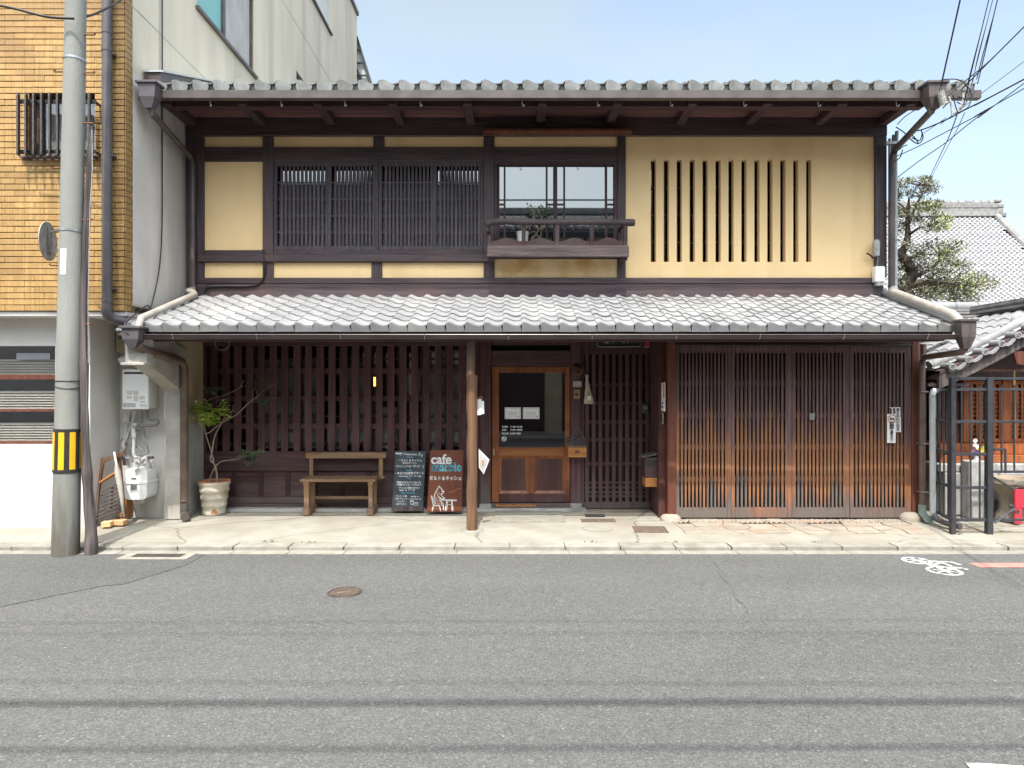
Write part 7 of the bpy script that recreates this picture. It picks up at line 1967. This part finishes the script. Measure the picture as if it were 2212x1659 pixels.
# ---- temple roof in the distance
tmp = thing('temple_hall', (32, 24, 0), 'large temple hall with a vast grey tiled roof behind the tree', 'temple')
TYe, TYr = 17.5, 25.5
zr_, ze_ = Z(466, TYr), Z(672, TYe)
xr0, xr1 = X(1700, TYr), X(2148, TYr)
xe1 = X(2380, TYe)
NV, NU = 42, 0
tp = .26
def slope_pt(t_):                                # concave temple roof line, t 0 eave .. 1 ridge
    return TYe + (TYr - TYe) * t_, ze_ + (zr_ - ze_) * (t_ ** 1.15)
m_ = MB()
for r_ in range(NV):
    y0_, z0_ = slope_pt(r_ / NV); y1_, z1_ = slope_pt((r_ + 1) / NV)
    xr_ = xe1 + (xr1 - xe1) * (r_ / NV) ** .9
    k = 0; xx = xr0 - 2
    while xx + tp < xr_:
        pr = tile_profile(tp)[::2]
        m_.add([(xx + u, y0_, z0_ + v * 1.6 + .078) for u, v in pr] + [(xx + u, y1_ + .06, z1_ + v * 1.6 + .0) for u, v in pr] + [(xx + u, y0_, z0_ + v * 1.6 + .035) for u, v in pr],
               [(i, i + 1, len(pr) + i + 1, len(pr) + i) for i in range(len(pr) - 1)] + [(i, i + 1, 2 * len(pr) + i + 1, 2 * len(pr) + i) for i in range(len(pr) - 1)])
        xx += tp
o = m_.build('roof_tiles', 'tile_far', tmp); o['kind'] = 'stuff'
m_ = MB()
for k in range(14):
    ya, za = slope_pt(k / 14); yb, zb_ = slope_pt((k + 1) / 14)
    xa, xb = xe1 + (xr1 - xe1) * (k / 14) ** .9, xe1 + (xr1 - xe1) * ((k + 1) / 14) ** .9
    m_.quad((xr0 - 2, ya, za - .06), (xa, ya, za - .06), (xb, yb, zb_ - .06), (xr0 - 2, yb, zb_ - .06))
m_.build('roof_deck', 'wood_d', tmp)
pts = []
for k in range(11):
    t_ = k / 10; y, z = slope_pt(t_); pts.append((xe1 + (xr1 - xe1) * t_ ** .9, y, z + .12))
MB().tube(pts, .16, 8).build('hip_ridge', 'tile_ridge', tmp, True)
for k, (w_, z0_, z1_) in enumerate(((.35, -.1, .18), (.28, .19, .32), (.3, .33, .46), (.24, .47, .58))):
    MB().box(xr0 - 2, xr1, TYr - w_, TYr + w_, zr_ + z0_, zr_ + z1_, .02).build('ridge_course', 'tile_ridge', tmp)
k = 0; xx = xr0
while xx < xr1 - .2:
    MB().tube([(xx, TYr, zr_ + .64), (xx + .38, TYr, zr_ + .64)], [.16, .14], 8).build('ridge_cover', 'tile_ridge', tmp, True); xx += .4
for (dx, dz, r_) in ((.12, .72, .10), (.22, .45, .13), (.18, .2, .16), (.35, .0, .14)):
    MB().box(xr1 - .1, xr1 + dx + .1, TYr - .3, TYr + .2, zr_ + dz - r_, zr_ + dz + r_, .06).build('ridge_end_tile', 'tile_ridge', tmp)
part_box('wall', 'wall_beige', tmp, xr0 - 2, xe1 - 1, TYe + 1.2, TYr + 6, 0, ze_ - .1, 0)

# ---- tree between wall and temple
tree = thing('garden_tree', (X(1990, 3.4), 3.4, 0), 'sparse cloud-pruned evergreen tree rising behind the house corner', 'tree')
TY = 3.4
def tq(u, v, dy=0): return P((2840 + u / 3.455) / 1.4756, (520 + v / 3.455) / 1.4756, TY + dy)
rr = random.Random(5)
def limb(pts, r0, r1):
    q = smooth_path([tq(*p) for p in pts], 4); n = len(q)
    MB().tube(q, [r0 + (r1 - r0) * k / (n - 1) for k in range(n)], 8).build('branch', 'bark', tree, True)
MB().tube(smooth_path([(X(1975, TY), TY, 0), tq(150, 1560), tq(110, 1420), tq(170, 1300), tq(230, 1200), tq(150, 1060), tq(100, 1000), tq(150, 930), tq(185, 800), tq(180, 650), tq(190, 500), tq(200, 380)], 4), [.16 - .145 * k / 44 for k in range(45)], 10).build('trunk', 'bark', tree, True)
limb([(170, 1300, 0), (280, 1240, -.1), (430, 1170, -.1), (560, 1050, -.2), (700, 930, -.2)], .055, .008)
limb([(110, 1420, 0), (300, 1330, -.2), (500, 1300, -.3), (700, 1330, -.3), (950, 1360, -.3)], .06, .008)
limb([(180, 700, 0), (250, 520, .1), (330, 360, .1), (380, 250, .1), (430, 160, .1)], .03, .006)
limb([(185, 800, 0), (300, 720, -.2), (420, 690, -.2), (540, 660, -.2)], .03, .006)
limb([(180, 600, 0), (130, 480, .1), (60, 420, .1), (30, 330, .1)], .022, .005)
limb([(200, 480, 0), (320, 440, 0), (430, 460, -.1)], .02, .005)
limb([(150, 1060, 0), (330, 1010, -.2), (520, 1000, -.2)], .035, .006)
limb([(230, 1200, 0), (90, 1150, .2), (40, 1100, .2)], .03, .006)
pads = [(100, 230, 70, 40, 260), (210, 200, 50, 25, 130), (370, 180, 60, 30, 170), (440, 260, 90, 60, 420), (250, 330, 150, 45, 330), (60, 370, 50, 45, 170), (400, 480, 120, 60, 520), (530, 450, 50, 35, 150),
        (130, 540, 90, 45, 330), (540, 660, 110, 80, 620), (420, 720, 90, 50, 260), (330, 1000, 110, 60, 420), (600, 1010, 100, 70, 520), (720, 920, 90, 60, 240), (180, 900, 60, 40, 120), (480, 900, 120, 40, 200), (120, 1130, 90, 60, 300), (280, 1140, 110, 60, 330), (500, 1150, 140, 60, 420), (760, 1130, 110, 50, 320),
        (560, 1290, 180, 90, 950), (430, 1390, 110, 90, 620), (650, 1430, 180, 90, 950), (870, 1330, 130, 90, 520), (1050, 1340, 120, 60, 300), (830, 1470, 150, 70, 480), (250, 1380, 100, 80, 360), (320, 1480, 130, 60, 360), (90, 1280, 60, 70, 200), (1000, 1250, 80, 40, 150), (80, 700, 60, 80, 220), (250, 620, 80, 50, 220)]
tw_m = MB()
anch = [(190, 500), (180, 650), (185, 800), (150, 930), (100, 1000), (150, 1060), (230, 1200), (170, 1300), (110, 1420), (430, 1170), (560, 1050), (500, 1300), (700, 1330), (330, 360), (380, 250), (420, 690), (60, 420), (320, 440), (330, 1010)]
for (u, v, ru, rv, n) in pads:
    au, av = min(anch, key=lambda q: (q[0] - u) ** 2 + 1.5 * (q[1] - v) ** 2)
    for k in range(7):
        eu, ev = u + rr.uniform(-1, 1) * ru, v + rr.uniform(-1, 1) * rv
        mu, mv = (au + eu) / 2 + rr.uniform(-25, 25), (av + ev) / 2 + rr.uniform(-20, 20)
        tw_m.tube(smooth_path([tq(au, av), tq(mu, mv, rr.uniform(-.15, .15)), tq(eu, ev, rr.uniform(-.3, .3))], 3), [.012, .011, .010, .008, .007, .005, .004], 5, False)
tw_m.build('twigs', 'bark', tree)
m_ = MB(); m2_ = MB()
for i, (u, v, ru, rv, n) in enumerate(pads):
    dy = rr.uniform(-.25, .35)
    for k in range(int(n * .95)):
        a_ = rr.uniform(0, 2 * math.pi); q = math.sqrt(rr.random())
        cl_ = rr.choice((0, 1, 2, 3, 4))
        uu = u + ru * (1.15 * q * math.cos(a_) + .3 * math.cos(cl_ * 1.3 + i)); vv = v + rv * (1.25 * q * math.sin(a_) + .3 * math.sin(cl_ * 2.1 + i))
        p = tq(uu, vv, dy + rr.uniform(-.4, .4))
        d = Vector((rr.uniform(-1, 1), rr.uniform(-.9, .6), rr.uniform(-.2, .9)))
        leaflet(m2_ if (i + k) % 5 == 0 and i in (6, 9, 12, 20, 22, 23) else m_, p, rr.uniform(.05, .09), rr.uniform(.018, .028), d, Vector((rr.uniform(-.6, .6), rr.uniform(-.8, .2), 1)))
m_.build('crown', 'leaf_tree', tree); m2_.build('young_leaves', 'leaf_bright', tree)

# ---- road markings
bk = thing('bicycle_marking', (X(2015, -4.5), -4.5, ROAD_Z), 'white painted bicycle symbol on the asphalt', 'road marking')
def rq(u, v): g = G((2600 + u / 3.331) / 1.4756, (1640 + v / 3.331) / 1.4756, ROAD_Z); return Vector((g[0], g[1]))
def rstroke(mb, a_, b_, w_, k=0):
    d = (b_ - a_).normalized(); s = Vector((-d.y, d.x)) * w_ / 2; z = ROAD_Z + .005 + k * 1e-4
    mb.add([(p.x, p.y, z) for p in (a_ - s, b_ - s, b_ + s, a_ + s)], [(0, 1, 2, 3)])
def wheel(c, w_, name):
    m_ = MB(); n = 28; ro, ri = w_ / 2, w_ / 2 - .032; vs = []; z = ROAD_Z + .004
    for r_ in (ro, ri):
        for k in range(n): vs.append((c.x + r_ * math.cos(2 * math.pi * k / n), c.y + r_ * math.sin(2 * math.pi * k / n), z))
    m_.add(vs, [(k, (k + 1) % n, n + (k + 1) % n, n + k) for k in range(n)])
    for k in range(3):
        a_ = R(30 + 60 * k); dv = Vector((math.cos(a_), math.sin(a_))) * (ri + .01); rstroke(m_, c - dv, c + dv, .022, k + 1)
    m_.build(name, 'paint_white', bk)
w1a, w1b = rq(922, 490), rq(1225, 495); c1 = (w1a + w1b) / 2
w2a, w2b = rq(1190, 600), rq(1545, 605); c2 = (w2a + w2b) / 2
wheel(c1, (w1b - w1a).length, 'front_wheel'); wheel(c2, (w2b - w2a).length, 'rear_wheel')
m_ = MB()
for i, (p, q) in enumerate(((rq(1100, 492), rq(1250, 560)), (rq(1250, 545), rq(1370, 600)), (rq(1225, 500), rq(1430, 510)), (rq(1430, 508), rq(1540, 540)), (rq(1330, 512), rq(1230, 548)), (rq(1330, 512), rq(1480, 570)), (rq(1240, 548), rq(1500, 580)), (rq(1480, 568), rq(1400, 600)), (rq(1500, 572), rq(1620, 592)), (rq(1530, 568), rq(1600, 590)))):
    rstroke(m_, p, q, .034, i + 5)
m_.build('bicycle_frame', 'paint_white', bk)
a_, b_, c_ = rq(1620, 518), rq(1745, 566), rq(2212, 564)
m_ = MB(); z = ROAD_Z + .0042
m_.add([(a_.x, a_.y, z), (b_.x, b_.y, z), (b_.x + 6, b_.y, z), (a_.x + 6, a_.y, z)], [(0, 1, 2, 3)])
solo(m_, 'red_line', 'paint_red', (a_.x, a_.y, ROAD_Z), 'faded red painted line on the road at the right edge', 'road marking')
e = G(2090, 1655, ROAD_Z)
m_ = MB(); rstroke(m_, Vector((e[0], e[1])), Vector((e[0] + .25, e[1] - .03)), .05); solo(m_, 'white_mark', 'paint_white', e, 'stub of white paint at the bottom right of the road', 'road marking')

# ---- cables over the street: they throw the thin shadows across the asphalt and show in the window panes
for i, (ysh, h_, r_, dx) in enumerate(((-5.32, 6.3, .042, .10), (-5.78, 6.9, .022, .16), (-5.08, 7.8, .010, -.15), (-4.06, 8.8, .010, .22), (-4.30, 9.3, .010, .1))):
    yc = ysh - (h_ - ROAD_Z) / 1.9
    pts = sag((-26, yc - dx, h_ + .25), (26, yc + dx, h_ + .25), .25, 24)
    if r_ < .02: r_ *= 1.0
    solo(MB().tube(pts, r_, 6), 'street_cable', 'cable', (0, yc, h_), ('thick bundled street cable shadowing the road', 'second street cable shadowing the bottom of the road', 'thin street cable just beyond the thick bundle', 'high thin street wire shadowing the middle of the road', 'highest thin street wire overhead')[i], 'cable', 'cables along the street')

# ---- house across the street (seen in the window panes)
oh = thing('opposite_house', (0, -14, 0), 'dark tiled house across the street mirrored in the windows', 'house')
part_box('wall', 'wall_beige', oh, -9, 9, -17.5, -13.6, 0, 6.85, 0)
part_box('side_wing', 'wall_white', oh, -20, -9.2, -17.5, -13.4, 0, 5.0, 0)
part_box('side_wing', 'concrete_wall', oh, 9.2, 20, -17.5, -13.4, 0, 5.5, 0)
for x in (-7, -4.6, -2.2, .2, 2.6, 5.0, 7.4):
    part_box('window', 'shutter_grey', oh, x - .7, x + .7, -13.62, -13.58, 3.6, 5.2, 0)
    part_box('shop_front', 'wood_d', oh, x - .9, x + .9, -13.66, -13.57, .1, 2.4, 0)
m_ = MB(); tp = .27; sl_ = .42
for r_ in range(10):
    xx = -9.4
    while xx < 9.4:
        pr = tile_profile(tp)[::2]; y0_, z0_ = -12.7 - r_ * .27, 6.95 + r_ * .27 * sl_; y1_, z1_ = y0_ - .29, z0_ + .29 * sl_
        n = len(pr)
        m_.add([(xx + u, y0_, z0_ + v + .03) for u, v in pr] + [(xx + u, y1_, z1_ + v) for u, v in pr] + [(xx + u, y0_, z0_ + v - .06 * (r_ == 0)) for u, v in pr],
               [(i, i + 1, n + i + 1, n + i) for i in range(n - 1)] + [(i, i + 1, 2 * n + i + 1, 2 * n + i) for i in range(n - 1)])
        xx += tp
o = m_.build('roof_tiles', 'tile', oh); o['kind'] = 'stuff'
MB().prism([(-12.75, 6.88), (-15.4, 8.02), (-18, 6.9), (-18, 6.8), (-12.75, 6.8)], 'x', -9.4, 9.4).build('roof_deck', 'wood_d', oh)
MB().tube([(-9.5, -15.4, 8.2), (9.5, -15.4, 8.2)], .14, 8).build('ridge', 'tile_ridge', oh)
MB().box(-9.4, 9.4, -15.55, -15.25, 7.9, 8.2).build('ridge_course', 'tile_ridge', oh)

# ---- weeds in the kerb joint
rr = random.Random(77)
m_ = MB()
for (x, y, n) in [(-2.62, -1.77, 12), (-2.2, -1.775, 7), (-4.3, -1.98, 10), (.9, -1.775, 6), (3.3, -1.775, 8), (5.05, -1.42, 10), (-3.9, -.5, 8), (1.75, -1.775, 5)]:
    for k in range(n):
        p = Vector((x + rr.gauss(0, .05), y + rr.uniform(-.006, .006), pave_z(y) - .002))
        leaflet(m_, p, rr.uniform(.02, .045), rr.uniform(.006, .012), Vector((rr.uniform(-.7, .7), rr.uniform(-.7, .4), 1)), Vector((rr.uniform(-1, 1), -1, .2)))
o = m_.build('weeds', 'leaf_dark'); o['kind'] = 'stuff'; o['label'] = 'tiny green weeds growing in the kerb joint'; o['category'] = 'weeds'

# ---- houses farther along the street, beyond the picture on either side
def side_house(x0, x1, y0, y1, h, label, wm):
    t = thing('next_house', ((x0 + x1) / 2, y0, 0), label, 'house', 'houses along the street')
    part_box('wall', wm, t, x0, x1, y0, y1, 0, h, 0)
    for k in range(int((x1 - x0) / 2.2)):
        x = x0 + 1.1 + k * 2.2
        for z in (1.0, h - 2.0):
            w_ = part_box('window', 'metal_dark', t, x - .65, x + .65, y0 - .03, y0 + .02, z, z + 1.2, .004)
            MB().box(x - .6, x + .6, y0 - .035, y0 - .031, z + .05, z + 1.15).build('pane', 'glass_mirror', w_)
    ym = (y0 + y1) / 2; rise = (y1 - y0) * .22
    MB().prism([(y0 - .7, h - .12), (ym, h + rise), (y1 + .7, h - .12), (y1 + .7, h), (ym, h + rise + .14), (y0 - .7, h)], 'x', x0 - .3, x1 + .3).build('roof', 'tile_ridge', t)
side_house(12.2, 19, -.8, 3.6, 4.2, 'plastered house farther along the street to the right', 'wall_beige')
side_house(20, 32, -.6, 6.0, 6.4, 'pale house at the far right end of the street', 'wall_white')
side_house(-20, -9.7, -1.0, 7.0, 6.2, 'plain house beyond the brick building to the left', 'concrete_wall')

m_ = MB(); pts = [G(1540 + k * 9 + 6 * math.sin(k * 1.9), 1215 + k * 13, ROAD_Z) for k in range(10)]
for k in range(9):
    a_, b_ = Vector(pts[k][:2]), Vector(pts[k + 1][:2]); rstroke(m_, a_, b_, .010 + .004 * math.sin(k * 2.3), -10)
structure(m_, 'asphalt_seam', 'asphalt_patch')
